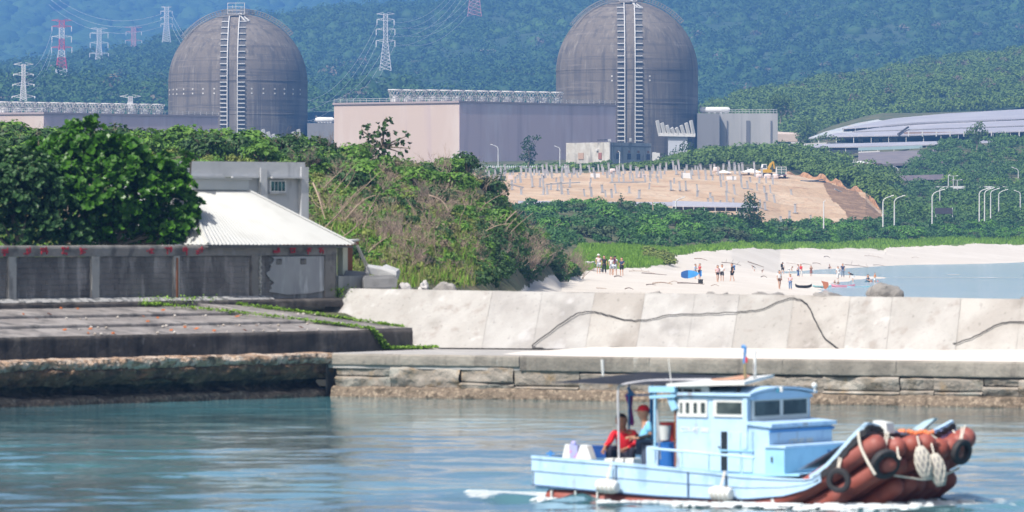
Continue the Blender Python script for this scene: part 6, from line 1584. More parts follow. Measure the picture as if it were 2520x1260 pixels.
C, R = scatter_land(1300, (1200, 3000), (([1200, 1400, 1430, 1600, 1660, 1800, 1920, 2100, 2250, 2520, 3000], [560, 600, 625, 660, 678, 754, 852, 922, 962, 1028, 1080]), ([1200, 1300, 1700, 1860, 2000, 2172, 2520, 3000], [870, 855, 878, 905, 985, 1000, 1075, 1170])), .7, 1.6, lift=.15)
canopy('scrub_undergrowth', C, R, 90, .19, m_b2, rng, 'dark low scrub filling the belt behind the beach')

# driftwood and dead branches at the sandy foot
m_drift_w = M('driftwood', (.36, .27, .21), .9, [((.22, .15, .11), 1.5, (1, 1, 1), .45, .6, .7)])
def branch(path, r, label, mat=m_drift_w, side=True, name='driftwood'):
    if len(label.split()) < 4: label += ' on sand'
    b = MB(); pts = [Vector(p) for p in spline([tuple(q) for q in path], 4)]; b.tube(pts, [r*(1-.6*i/len(pts)) for i in range(len(pts))], 6)
    if side:
        for k in range(3):
            i = int(len(pts)*(.3+.2*k)); d = Vector((R_.uniform(-.6, .6), R_.uniform(-.4, .4), R_.uniform(.3, .8)))*(pts[-1]-pts[0]).length*.22
            b.tube([pts[i], pts[i]+d*.6, pts[i]+d], [r*.5, r*.35, r*.15], 4)
    return props(b.build(name, mat, smooth=True), label, 'driftwood', None)
k = 0
for (p0, p1, Y_, r, lab) in (((1000, 640), (1090, 700), 262, .07, 'pale dead trunk slanting down the lower dune slope'), ((930, 620), (985, 690), 245, .06, 'bleached dead stem standing by the rubble heap'), ((1090, 620), (1185, 715), 285, .06, 'long bleached branch lying on the grassy dune foot'),
                             ((1200, 690), (1310, 700), 372, .05, 'brown branch lying at the sandy toe of the dune'), ((1230, 640), (1300, 690), 376, .05, 'brown bent branch on the toe of the dune above the sand'), ((1270, 520), (1200, 600), 345, .07, 'thick pale dead branch reaching up the dune slope'),
                             ((770, 450), (800, 540), 236, .06, 'leaning dead stem just past the grey building'), ((800, 560), (880, 470), 238, .06, 'pale dead stem leaning over the porch roof'), ((850, 540), (925, 480), 246, .06, 'slanting dead stem above the porch'), ((1055, 480), (1105, 520), 290, .07, 'hooked pale dead branch in the middle of the dune'),
                             ((1160, 590), (1260, 550), 318, .06, 'forked dead branch below the dune crest')):
    m_ = ((p0[0]+p1[0])/2+R_.uniform(-8, 8), (p0[1]+p1[1])/2-R_.uniform(4, 16))
    branch([P(p0[0], p0[1], Y_), P(m_[0], m_[1], Y_-.5), P(p1[0], p1[1], Y_-1)], r*.6, lab, m_twig if k % 2 else m_drift_w); k += 1
for i in range(34):
    px_ = R_.uniform(760, 1400); u = R_.uniform(.02, .75); Y_ = float(np.interp(px_, *FOOT)*(1-u)+np.interp(px_, *CREST)*u); z0 = ground(px_, Y_); L_ = R_.uniform(1.0, 2.6); a_ = R_.uniform(-1.0, 1.0); q = Vector((X(px_, Y_), Y_, z0))
    m_ = q+Vector((math.sin(a_)*L_*.5+R_.uniform(-.2, .2), -.4, L_*.45)); e_ = q+Vector((math.sin(a_)*L_+R_.uniform(-.3, .3), -.7, L_*.8))
    o = branch([q, m_, e_], R_.uniform(.022, .04), 'thin bleached dead stem leaning among the dune shrubs', (m_twig, m_drift_w)[i % 2], True, 'fallen_branch'); o['group'] = 'dead stems on the dune hill'; o['category'] = 'fallen branch'
def litter(px_, py_, L_, lab, mat=m_drift_w, r=.07, ang=0.0, name='driftwood', lift=.06):
    Y_ = hit(px_, py_); p = Vector((X(px_, Y_), Y_, ground(px_, Y_)+lift)); d = Vector((math.cos(ang), math.sin(ang)*1.2, 0))*L_/2
    d = d*.75; r = r*.7; q1, q2 = p-d, p+d
    for q in (q1, q2): q.z = ground(1260+q.x*F/q.y, q.y)+lift
    branch([q1, (q1+q2)/2+Vector((0, .1, R_.uniform(0, .15))), q2], r, lab, mat, L_ > 3.1, name)
LT = [(1457, 662, 2.4, 'pale forked log heap beside the first beachgoers'), (1446, 668, 1.6, 'whitish log near the dune foot'), (1521, 683, .9, 'short brown stick near the group in dark shirts'), (1580, 672, 3.2, 'long curved grey branch on the sand'), (1610, 676, 3.0, 'reddish branch lying behind the blue board'),
      (1630, 700, 2.2, 'brown log at the edge of the seawall boulders'), (1660, 698, 1.2, 'orange-brown broken log'), (1602, 704, 1.0, 'dark short stick'), (1700, 700, 3.0, 'thin dark stick lying across the sand'), (1760, 706, .9, 'small brown stick below the pair of walkers'), (1880, 684, .8, 'small dark stick in the middle of the sand bar'),
      (2010, 650, 1.6, 'dark stick high on the beach'), (1950, 650, 2.2, 'brown log behind the white-clothed beachgoers'), (1985, 652, 1.6, 'brown plank by the red-shirted walker'), (2115, 658, 5.5, 'long dark log lying at the lagoon edge'), (2150, 634, 4.0, 'pale slanting plank high on the beach'), (2165, 656, 2.6, 'dark stick at the water line'), (2035, 634, 1.2, 'small dark stick on the upper sand'),
      (2253, 636, 1.6, 'small pinkish stick on the upper sand'), (1800, 650, 3.4, 'long brown log across the upper beach'), (1860, 652, 3.0, 'brown log at the high tide mark'), (1480, 712, 1.0, 'small stick by the seawall crest'), (1548, 714, .8, 'tiny dark stick by the seawall crest'), (1725, 640, 2.0, 'thin stick above the surfboard carriers')]
for i, (px_, py_, L_, lab) in enumerate(LT): litter(px_, py_, L_, lab, (m_drift_w, m_twig2, m_twig)[i % 3] if 'dark' not in lab else m_twig2, .05+.02*(i % 3), R_.uniform(-.5, .5))
p, Y_ = Vector((0, 0, 0)), hit(1457, 664)
for i, (px_, py_, w_, h_, lab) in enumerate(((1452, 650, 30, 17, 'whitish rock pile beside the group on the sand'), (1472, 664, 26, 9, 'pale flat rock by the feet of the first group'))):
    Y_ = hit(px_, py_+h_/2); rock('beach_rock', (X(px_, Y_), Y_, Z(py_+h_*.1, Y_)), (w_*Y_/F, w_*Y_/F*.8, h_*Y_/F), m_white_rock, 70+i, lab, 'rock', None, amp=.6)
b = MB(); Y_ = hit(1724, 698); b.box((X(1724, Y_), Y_, ground(1724, Y_)+.15), (.32, .3, .32), rz=.3); b.box((X(1724, Y_), Y_, ground(1724, Y_)+.34), (.36, .34, .05), rz=.3); props(b.build('bait_box', m_trk), 'small dark box standing on the sand below the surfboard', 'box')
# low brown tangle at the end of the dune grass
C, R = scatter_land(120, (1590, 1650), (575, 615), .5, 1.1, lift=.2); canopy('brown_scrub', C, R, 70, .14, m_oliv, rng, 'brownish green tangle at the end of the dune grass')
# ------------------------------------------------------------------ people
def skinned(name, pts, chains, mat, parent=None, sub=2, root=None, smooth=1.0):
    """pts: name -> (x, y, z, r); chains: lists of names. One continuous surface grown from the skeleton."""
    keys = list(pts); idx = {k: i for i, k in enumerate(keys)}
    ed = set()
    for ch in chains:
        for a, b_ in zip(ch[:-1], ch[1:]): ed.add((idx[a], idx[b_]))
    me = bpy.data.meshes.new(name+'_cage'); me.from_pydata([pts[k][:3] for k in keys], list(ed), [])
    o = bpy.data.objects.new(name+'_cage', me); COL.objects.link(o)
    sk = o.modifiers.new('skin', 'SKIN'); sk.use_smooth_shade = True; sk.branch_smoothing = .6
    dat = me.skin_vertices[0].data
    for k, i in idx.items():
        r = pts[k][3]; dat[i].radius = (r, r) if not isinstance(r, tuple) else r
        dat[i].use_root = (k == (root or keys[0]))
    if sub: ss = o.modifiers.new('sub', 'SUBSURF'); ss.levels = sub; ss.render_levels = sub
    dg = bpy.context.evaluated_depsgraph_get(); dg.update()
    m2 = bpy.data.meshes.new_from_object(o.evaluated_get(dg)); m2.name = name
    bpy.data.objects.remove(o); bpy.data.meshes.remove(me)
    m2.materials.clear(); m2.materials.append(mat)
    m2.polygons.foreach_set('use_smooth', [True]*len(m2.polygons))
    return link_mesh(name, m2, parent)
def lerp3(a, b_, t): return tuple(a[i]+(b_[i]-a[i])*t for i in range(3))
def headfix(J):
    """fuller head, slimmer torso under the clothes"""
    for k, r in (('jaw', .110), ('skull', .142), ('crown', .100)): J[k] = (*J[k][:3], r)
    J['neck'] = (*lerp3(J['chest'], J['jaw'], .66), .058)
    B_ = dict(J)
    for k in ('pelvis', 'waist', 'chest'): B_[k] = (*J[k][:3], tuple(q*.80 for q in J[k][3]))
    for s in 'lr':
        B_['hp'+s] = (*J['hp'+s][:3], .070); B_['kn'+s] = (*J['kn'+s][:3], .052)
    return B_
m_skin = M('skin', (.50, .27, .17), .6); m_skin_t = M('tanned_skin', (.34, .165, .095), .6)
m_hair = M('black_hair', (.012, .010, .010), .5)
_cl = {}
def cloth(c):
    if c not in _cl: _cl[c] = M('cloth_%d' % len(_cl), c, .85)
    return _cl[c]
W_, K_, NAVY, RED, GREY, PINK, JEAN, BRN, ORG = (.68, .67, .66), (.018, .018, .022), (.025, .04, .10), (.55, .03, .035), (.42, .43, .46), (.62, .36, .38), (.14, .22, .38), (.17, .09, .06), (.75, .26, .05)
LT_, TEAL, BLUE = (.52, .56, .62), (.05, .12, .16), (.05, .16, .42)
def arm(J, s, sh, el, wr, hd):
    J['sh'+s] = (*sh, .052); J['el'+s] = (*el, .038); J['wr'+s] = (*wr, .028); J['hd'+s] = (*hd, .036)
def leg(J, s, hp, kn, an, to):
    J['hp'+s] = (*hp, .082); J['kn'+s] = (*kn, .056); J['an'+s] = (*an, .038); J['to'+s] = (*to, .032)
def base_pose(lean=0.0, bend=0.0):
    J = {}
    J['pelvis'] = (0, 0, .93, (.135, .095)); J['waist'] = (0, -.02*lean, 1.08, (.12, .085)); J['chest'] = (0, -.06*lean, 1.28, (.15, .10))
    J['neck'] = (0, -.10*lean, 1.44, .055); J['jaw'] = (0, -.10*lean-.02, 1.50, .092); J['skull'] = (0, -.10*lean, 1.59, .118); J['crown'] = (0, -.10*lean+.01, 1.66, .085)
    return J
CH = [['pelvis', 'waist', 'chest', 'neck', 'jaw', 'skull', 'crown'], ['chest', 'shl', 'ell', 'wrl', 'hdl'], ['chest', 'shr', 'elr', 'wrr', 'hdr'], ['pelvis', 'hpl', 'knl', 'anl', 'tol'], ['pelvis', 'hpr', 'knr', 'anr', 'tor']]
def P_stand(v=0):
    J = base_pose(.3 if v else 0)
    arm(J, 'l', (-.18, 0, 1.38), (-.24, .02, 1.12), (-.22, -.08, .88), (-.21, -.12, .80))
    if v == 0: arm(J, 'r', (.18, 0, 1.38), (.25, .0, 1.12), (.15, -.22, 1.05), (.08, -.27, 1.06))
    elif v == 1: arm(J, 'r', (.18, 0, 1.38), (.24, .03, 1.12), (.23, -.05, .88), (.22, -.08, .80))
    else: arm(J, 'l', (-.18, 0, 1.38), (-.22, -.08, 1.14), (-.10, -.25, 1.18), (-.04, -.28, 1.2)); arm(J, 'r', (.18, 0, 1.38), (.22, -.08, 1.14), (.12, -.25, 1.18), (.05, -.28, 1.2))
    st = .0 if v != 1 else .14
    leg(J, 'l', (-.095, 0, .88), (-.11, -.02-st*.6, .50), (-.11, .02-st, .08), (-.12, -.12-st, .035)); leg(J, 'r', (.095, 0, .88), (.11, -.02+st*.3, .50), (.11, .03+st, .08), (.12, -.11+st, .035))
    return J
def P_bend():
    J = {}; J['pelvis'] = (0, .12, .86, (.135, .095)); J['waist'] = (0, -.0, .98, (.12, .085)); J['chest'] = (0, -.18, 1.10, (.15, .10)); J['neck'] = (0, -.33, 1.18, .055)
    J['jaw'] = (0, -.40, 1.19, .068); J['skull'] = (0, -.47, 1.22, .088); J['crown'] = (0, -.54, 1.23, .055)
    arm(J, 'l', (-.17, -.25, 1.12), (-.2, -.32, .88), (-.14, -.38, .66), (-.12, -.40, .58)); arm(J, 'r', (.17, -.25, 1.12), (.2, -.32, .88), (.14, -.38, .66), (.12, -.40, .58))
    leg(J, 'l', (-.095, .12, .82), (-.11, .0, .46), (-.11, .06, .08), (-.12, -.08, .035)); leg(J, 'r', (.095, .12, .82), (.11, .04, .46), (.11, .1, .08), (.12, -.04, .035)); return J
def P_sit():
    J = {}; J['pelvis'] = (0, .1, .14, (.135, .095)); J['waist'] = (0, .08, .28, (.12, .085)); J['chest'] = (0, .0, .48, (.15, .10)); J['neck'] = (0, -.04, .64, .055)
    J['jaw'] = (0, -.06, .71, .068); J['skull'] = (0, -.06, .80, .088); J['crown'] = (0, -.05, .87, .055)
    arm(J, 'l', (-.18, 0, .58), (-.24, -.12, .38), (-.16, -.32, .34), (-.13, -.38, .33)); arm(J, 'r', (.18, 0, .58), (.24, -.12, .38), (.16, -.32, .34), (.13, -.38, .33))
    leg(J, 'l', (-.1, .06, .12), (-.14, -.34, .40), (-.12, -.52, .08), (-.12, -.66, .04)); leg(J, 'r', (.1, .06, .12), (.14, -.34, .40), (.12, -.52, .08), (.12, -.66, .04)); return J
def grow(J, names, d, ends=None):
    out = {}
    for k in names:
        x, y, z, r = J[k]; out[k] = (x, y, z, tuple(q+d for q in r) if isinstance(r, tuple) else r+d)
    return out
def outfit(J, top_sleeve=.55, leg_to=.9, sk=m_skin, parent=None, dress=False):
    """returns the clothes meshes: shirt and trousers grown a little larger than the body"""
    S = grow(J, ['pelvis', 'waist', 'chest'], .045); S['collar'] = (*lerp3(J['chest'], J['neck'], .60), .085)
    for s in 'lr':
        S['sh'+s] = (*J['sh'+s][:3], .082); S['sl'+s] = (*lerp3(J['sh'+s], J['el'+s], min(1, top_sleeve*1.3)), .066)
    ch = [['pelvis', 'waist', 'chest', 'collar'], ['chest', 'shl', 'sll'], ['chest', 'shr', 'slr']]
    if top_sleeve > 1:
        for s in 'lr': S['cu'+s] = (*J['wr'+s][:3], .046)
        ch = [ch[0], ['chest', 'shl', 'sll', 'cul'], ['chest', 'shr', 'slr', 'cur']]
    shirt = skinned('shirt', S, ch, cloth(W_), parent, 1)
    T = grow(J, ['pelvis'], .03)
    for s in 'lr':
        T['hp'+s] = (*J['hp'+s][:3], .102); kn, an = J['kn'+s], J['an'+s]
        if leg_to <= 1: T['e'+s] = (*lerp3(J['hp'+s], kn, leg_to), .095)
        else: T['k'+s] = (*kn[:3], .090); T['e'+s] = (*lerp3(kn, an, leg_to-1), .068)
    tch = [['pelvis', 'hpl', 'el'], ['pelvis', 'hpr', 'er']] if leg_to <= 1 else [['pelvis', 'hpl', 'kl', 'el'], ['pelvis', 'hpr', 'kr', 'er']]
    tr = skinned('shorts' if leg_to <= 1 else 'trousers', T, tch, cloth(K_), parent, 1)
    return shirt, tr
def hair_mesh(J, parent, long_=False, m=None):
    x, y, z = J['skull'][:3]; b = MB(); b.ball((x, y+.022, z+.03), .105, 8, sc3=(1, 1.05, .95)); 
    if long_: b.ball((x, y+.065, z-.08), .085, 7, sc3=(1.0, .6, 1.9))
    return b.build('hair', m or m_hair, parent, local=True, smooth=True)
def person_proto(J, long_hair=False, leg_to=.85, sleeve=.5, hat=False, bag=False, dress=False):
    r = thing('person', '', 'person', (0, 0, 0))
    skinned('body', headfix(J), CH, m_skin, r, 1)
    outfit(J, sleeve, leg_to, parent=r)
    hair_mesh(J, r, long_hair)
    if hat:
        x, y, z = J['skull'][:3]; b = MB(); b.lathe([(.001, .13), (.09, .10), (.115, .03), (.19, .015), (.19, 0), (.1, 0)], (x, y, z+.02), 14); b.build('hat', cloth(W_), r, local=True, smooth=True)
    if bag:
        x, y, z = J['chest'][:3]; b = MB(); b.box((x+.05, y+.17, z-.05), (.28, .14, .38)); b.ball((x+.05, y+.20, z+.12), .12, 6); b.build('backpack', cloth(K_), r, local=True, smooth=True)
    if dress:
        b = MB(); x, y, z = J['pelvis'][:3]; b.lathe([(.15, .12), (.19, -.05), (.25, -.42), (.24, -.43), (.1, -.2)], (x, y, z), 14, rot=Matrix.Diagonal((1, .75, 1))); b.build('skirt', cloth(W_), r, local=True, smooth=True)
    return r
PR = {'s0': person_proto(P_stand(0)), 's1': person_proto(P_stand(1), leg_to=1.9), 's2': person_proto(P_stand(2)), 'sh': person_proto(P_stand(0), hat=True, bag=True), 'sb': person_proto(P_stand(1), bag=True, leg_to=.9),
      'lf': person_proto(P_stand(1), True, leg_to=.45), 'ld': person_proto(P_stand(2), True, dress=True, leg_to=.4), 'bn': person_proto(P_bend(), leg_to=.9), 'st': person_proto(P_sit(), leg_to=.9), 'lj': person_proto(P_stand(0), True, leg_to=1.9), 'sd': person_proto(P_sit(), True, dress=False, leg_to=.9)}
PC = {k: childmap(v) for k, v in PR.items()}
pused = set()
def put_person(kind, px_, pyf, hpx, label, top, low, rz=0.0, hat=None, bag=None, Y_=None, hair=None, hfull=1.7):
    Y_ = Y_ or hit(px_, pyf); z = Z(pyf, Y_)
    o = PR[kind] if kind not in pused else copy_tree(PR[kind], None, PC[kind]); pused.add(kind)
    s_ = hpx*Y_/F/hfull; o.location = (X(px_, Y_), Y_, z-.02); o.scale = (s_,)*3; o.rotation_euler = (0, 0, rz)
    props(o, label, 'person', 'people on the beach')
    for c in kids(o):
        n = c.name.split('.')[0]; col = {'shirt': top, 'shorts': low, 'trousers': low, 'skirt': low, 'hat': hat or W_, 'backpack': bag or K_}.get(n)
        if col is not None:
            c.material_slots[0].link = 'OBJECT'; c.material_slots[0].material = cloth(col)
    return o
put_person('sh', 1473, 673, 48, 'person in a white hat and pale shorts with a dark shoulder bag', (.66, .56, .56), LT_, .3)
put_person('s1', 1487, 673, 45, 'person in black shirt and black shorts second in the group by the grass', K_, K_, -.2).scale
put_person('s0', 1504, 677, 47, 'person in a white shirt standing left shoulder to the bag carrier', W_, LT_, .5)['label'] = 'person in a white shirt partly hidden by the one with the maroon bag'
put_person('sb', 1513, 677, 48, 'person in light grey clothes holding a maroon bag', GREY, LT_, 2.9, bag=(.12, .03, .06))
put_person('s0', 1530, 679, 46, 'person in navy shirt and black shorts at the end of the group', NAVY, K_, -.4)
put_person('s2', 1711, 686, 37, 'person in pale blue carrying the back of the surfboard', (.25, .42, .62), (.55, .40, .36), 1.2)
put_person('s0', 1722, 686, 38, 'person in red and black behind the surfboard nose', (.45, .05, .06), K_, -1.0)
put_person('lf', 1766, 694, 42, 'long-haired person in a pink top and dark shorts walking', (.68, .42, .42), K_, .4)
put_person('s0', 1777, 692, 42, 'person in a white shirt with dark open vest beside the long-haired walker', W_, K_, .0)
put_person('sb', 1802, 692, 45, 'person all in black with a blue backpack', K_, K_, -1.3, bag=(.06, .14, .32))
put_person('bn', 1856, 668, 20, 'person in dark clothes bending low over the upper sand', K_, W_, -1.5)
put_person('sb', 1926, 675, 30, 'person in white top and black trousers with a dark bag near the lagoon tip', W_, K_, 2.6)
put_person('bn', 1943, 677, 28, 'person in white bending forward by the lagoon tip', W_, W_, 1.3)
put_person('s1', 1964, 681, 31, 'person in a pale shirt and navy trousers at the lagoon edge', (.62, .52, .56), (.03, .07, .20), 1.2)
put_person('s1', 1971, 681, 32, 'person in a red shirt and white trousers at the lagoon edge', RED, W_, -.8)
put_person('ld', 1996, 680, 27, 'person in a brown dress standing alone in the shallows', BRN, (.22, .10, .09), .2)
put_person('st', 2041, 661, 11, 'small crouching person in pale clothes high on the far sand', LT_, K_, .6, hfull=.9)
put_person('s1', 2062, 687, 32, 'person all in white beside the one in navy', W_, W_, .3)
put_person('s1', 2074, 683, 35, 'person in a navy shirt and grey trousers standing in the shallows', NAVY, (.16, .20, .28), -.2)
put_person('bn', 2098, 695, 34, 'person in a black top and white shorts leaning forward on the sand bar', K_, W_, -1.7)
put_person('lf', 1918, 711, 46, 'person in a white shirt and short brown shorts by the low boulder', W_, BRN, .5)
put_person('lj', 1945, 713, 39, 'dark-haired person in a pink top and blue jeans', (.66, .42, .44), JEAN, -.4)
put_person('sd', 2135, 698, 23, 'long-haired person in blue sitting on the sand bar by the big boulder', (.10, .18, .26), TEAL, .9, hfull=.9)
put_person('s2', 2153, 699, 28, 'person in a bright orange shirt by the lagoon', ORG, W_, 1.0)
put_person('st', 2054, 700, 11, 'person in black and white sitting between the canoes', K_, W_, .2, hfull=.9)
put_person('st', 2063, 700, 10, 'second small person in black sitting between the canoes', K_, K_, -.5, hfull=.9)
put_person('st', 2145, 699, 11, 'small child sitting beside the person in orange', (.30, .12, .10), W_, .5, hfull=.9)
put_person('st', 2160, 697, 9, 'smallest seated child at the water edge', RED, W_, -.5, hfull=.9)
put_person('bn', 1876, 672, 13, 'tiny bent figure in brown on the upper beach', BRN, BRN, .9)
put_person('s1', 1338, 442, 12, 'worker in dark clothes standing among the first posts of the dug slope', K_, K_, .2, Y_=None if hit(1338, 442, Y0=900) is None else hit(1338, 442, Y0=900))
put_person('s1', 1677, 441, 13, 'worker in dark red among the posts of the dug slope', (.2, .05, .08), K_, .2, Y_=hit(1677, 441, Y0=900))

# surfboard carried across the sand
m_sb = M('board_blue', (.05, .27, .62), .45, [((.04, .22, .5), 3, (1, 1, 1), .4, .6, .6)]); m_sbd = M('board_dark_blue', (.02, .09, .28), .5)
Yb = hit(1700, 686)-.5; c0 = P(1676, 676, Yb); c1 = P(1727, 673, Yb)
sbt = thing('surfboard', 'bright blue surfboard carried on edge with a dark blue nose', 'surfboard', tuple((c0+c1)/2))
L_ = (c1-c0).length; b = MB(); ol = []
for i in range(25):
    t = i/24; w = .36*(math.sin(math.pi*min(1, t*1.12+.04)**.75))**.55 if t < .9 else .30*(1-(t-.9)/.1*.25); ol.append((t, max(.02, w)))
up_ = [Vector((c0.x+L_*t, Yb, (c0.z+(c1.z-c0.z)*t)+w)) for t, w in ol]; dn_ = [Vector((c0.x+L_*t, Yb, (c0.z+(c1.z-c0.z)*t)-w)) for t, w in ol]
b.prism((up_+dn_[::-1])[::-1], (0, .10, 0)); b.build('board', m_sb, sbt)
b = MB(); b.prism((up_[:9]+dn_[:9][::-1])[::-1], (0, -.012, 0)); b.build('nose_patch', m_sbd, sbt)
b = MB(); b.prism((up_[21:24]+dn_[21:24][::-1])[::-1], (0, -.012, 0)); b.build('tail_patch', m_sbd, sbt)
# canoes and boards at the water edge
def canoe(px0, px1, py_, col, label, tip=.25, name='canoe', hh=.28):
    Y_ = hit(px0, py_) or 480; Y_ = min(Y_, 545); a, c_ = P(px0, py_, Y_), P(px1, py_, Y_); L_ = c_.x-a.x
    r = thing(name, label, 'canoe', tuple((a+c_)/2)); n = 18; V = []; F2 = []
    for i in range(n+1):
        t = i/n; w = .30*math.sin(math.pi*max(.02, min(.98, t)))**.5; rise = tip*abs(2*t-1)**4
        for (yy, zz) in ((-w, hh), (-w*.8, .05), (0, -.04), (w*.8, .05), (w, hh), (w*.85, hh-.03), (0, .08), (-w*.85, hh-.03)): V.append(Vector((a.x+L_*t, Y_+yy, a.z+zz+rise)))
    for i in range(n):
        for k in range(8): F2.append((i*8+k, i*8+(k+1) % 8, (i+1)*8+(k+1) % 8, (i+1)*8+k))
    F2 += [tuple(range(7, -1, -1)), tuple(n*8+k for k in range(8))]
    b = MB(); b.add(V, F2); b.build('hull', cloth(col), r, smooth=True)
    b = MB(); b.box((a.x+L_*.5, Y_, a.z+hh*.8), (.25, .5, .05)); b.build('seat', m_trk, r); return r
canoe(1957, 1998, 708, K_, 'black canoe with upturned ends at the lagoon edge', .16, hh=.2)
canoe(2000, 2046, 707, (.35, .62, .68), 'pale turquoise canoe lying low at the water edge', .1, hh=.14)
canoe(2046, 2104, 707, (.62, .25, .32), 'pinkish canoe lying under the seated pair', .12, hh=.2)
canoe(2085, 2140, 709, (.28, .55, .62), 'light blue canoe reaching to the big boulder', .1, hh=.14)
b = MB(); Y_ = 492; p = P(2031, 700, Y_); V = [(-.35, 0, .32), (-.1, 0, .26), (.25, 0, .2), (.3, 0, -.15), (.05, 0, -.42), (-.12, 0, -.35), (-.2, 0, .05)]
b.prism([p+Vector(v) for v in V][::-1], (0, .35, 0)); props(b.build('canoe_bow', cloth((.35, .12, .06))), 'rust-brown upturned canoe bow pointing up among the pale canoes', 'canoe')
# low foam lines on the lagoon
m_foam = M('foam', (.55, .58, .60), .7, [((.5, .58, .6), 2, (1, 1, 1), .5, .65, .6)])
b = MB()
for (x0, x1, py_, th) in ((2170, 2540, 683.5, .9), (2190, 2330, 681, .3), (2330, 2362, 676, 1.6), (2410, 2455, 684, 1.0), (1960, 2140, 703.5, .5), (2160, 2250, 655, .3)):
    Y_ = 5.3*F/(py_-HOR); n = int((x1-x0)/6); pts_u = []; pts_d = []
    for i in range(n+1):
        x_ = x0+(x1-x0)*i/n; wv = th*(.35+.65*abs(math.sin(i*1.7+py_)))*Y_/F*Y_/5.3*.35*math.sin(math.pi*(i+.5)/(n+1))**.4
        pts_u.append((X(x_, Y_), Y_+wv, .03)); pts_d.append((X(x_, Y_), Y_-wv, .03))
    m_ = len(pts_u); b.add(pts_d+pts_u, [(i, i+1, m_+i+1, m_+i) for i in range(m_-1)])
props(b.build('surf_foam', m_foam), 'thin lines of foam on the lagoon', None, None, 'stuff')
# ------------------------------------------------------------------ the boat
TH = math.radians(32); cT, sT = math.cos(TH), math.sin(TH); BX, BY = X(1310, 111.6), 111.6
boat = thing('fishing_boat', 'light blue fishing boat with an upturned bow of red-brown tubes', 'boat', (BX, BY, 0), -TH)
def U(px, y):
    r = (px-1260)/F; return (r*(BY+cT*y)-BX-sT*y)/(cT+sT*r)
def Bp(px, py, y):
    u = U(px, y); Yw = BY-sT*u+cT*y; return Vector((u, y, CAM_Z-(py-HOR)*Yw/F))
m_bl = M('boat_blue', (.42, .60, .79), .55, [((.50, .68, .85), .9, (1, 1, 1), .45, .62, .7), ((.22, .38, .60), 2.5, (1, 1, .5), .56, .70, .6), ((.24, .17, .13), 4, (1, 1, .22), .62, .72, .65), ((.55, .62, .68), 7, (1, 1, 1), .62, .68, .6)], (7, .15, .01))
m_bl2 = M('boat_cyan', (.30, .56, .76), .55, [((.24, .47, .68), 2, (1, 1, 1), .5, .65, .6)])
m_bld = M('boat_deep_blue', (.05, .22, .52), .5); m_bwht = M('boat_white', (.66, .67, .65), .5, [((.5, .48, .42), 3, (1, 1, 1), .58, .72, .5)])
m_tube = M('red_tube', (.27, .062, .042), .6, [((.34, .125, .11), 1.1, (1, 1, 1), .45, .62, .7), ((.17, .04, .035), 2.2, (1, 1, 1), .56, .7, .7), ((.45, .26, .24), 5, (1, 1, 1), .66, .76, .5)])
m_rub = M('black_rubber', (.022, .022, .026), .7); m_rope = M('pale_rope', (.60, .55, .48), .9); m_glass = M('window_glass', (.03, .045, .05), .12, [((.10, .13, .13), 1.2, (1, 1, 1), .45, .6, .7)])
m_seam = M('hull_seam', (.05, .10, .20), .8)
BW = 3.1   # beam
def loc(name, mb, mat, par=None, smooth=False): return mb.build(name, mat, par or boat, local=True, smooth=smooth)
def wl(pts, u): return float(np.interp(u, [p[0] for p in pts], [p[1] for p in pts]))
top = [Bp(a, b_, 0) for a, b_ in ((1309, 1123), (1500, 1138), (1600, 1147), (1740, 1161), (1820, 1171), (1930, 1178), (1995, 1181), (2040, 1153), (2090, 1098), (2128, 1056))]
bot = [Bp(a, b_, 0) for a, b_ in ((1309, 1195), (1400, 1204), (1500, 1213), (1620, 1223), (1740, 1229), (1840, 1230), (1930, 1222), (1990, 1204), (2020, 1186))]
tp = [(p.x, p.z) for p in top]; bt = [(p.x, p.z) for p in bot]
uS = np.linspace(bt[0][0], bt[-1][0], 40)
def band(f0, f1, y, off, name, mat, sg=1, us=uS, th=.03):
    b = MB(); V = []
    for u in us:
        a, c_ = wl(bt, u), wl(tp, u); z0 = a+(c_-a)*f0; z1 = a+(c_-a)*f1
        for yy in (y-sg*off, y-sg*off+sg*th):
            V += [(u, yy, z0), (u, yy, z1)]
    for i in range(len(us)-1):
        k = 4*i; b_ = k+4
        b.f += [(k, b_, b_+1, k+1), (k+2, k+3, b_+3, b_+2), (k+1, b_+1, b_+3, k+3), (k, k+2, b_+2, b_)]; b.mi += [0]*4
    b.v += [tuple(v) for v in V]; b.f += [(0, 1, 3, 2), (len(V)-4, len(V)-2, len(V)-1, len(V)-3)]; b.mi += [0, 0]
    return loc(name, b, mat)
for y, sg in ((0, 1), (BW, -1)):
    band(0, .50, y, 0, 'hull_plank', m_bl, sg); band(.515, .93, y, .012, 'hull_plank', m_bl, sg); band(.49, .53, y, .006, 'plank_seam', m_seam, sg)
    band(.93, 1.03, y, .035, 'gunwale', m_bl2 if y else m_bl, sg, th=.09); band(.0, .05, y, .012, 'rubbing_strake', m_seam, sg)
for frac in (.3, .55, .68):
    u = uS[0]+(uS[-1]-uS[0])*frac; b = MB(); b.box((u, -.022, (wl(bt, u)+wl(tp, u))/2), (.03, .02, (wl(tp, u)-wl(bt, u))*.85)); loc('plank_joint', b, m_seam)
b = MB(); b.box((tp[0][0]+.03, BW/2, (tp[0][1]+bt[0][1])/2), (.06, BW, tp[0][1]-bt[0][1])); loc('transom', b, m_bl)
b = MB(); b.prism([(.05, .05, .20), (5.9, .05, .20), (5.9, BW-.05, .20), (.05, BW-.05, .20)], (0, 0, .04)); loc('deck', b, m_bl2)
b = MB(); b.prism([(3.0, .06, .52), (5.95, .06, .58), (5.95, BW-.06, .58), (3.0, BW-.06, .52)], (0, 0, .04)); loc('foredeck', b, m_bl2)
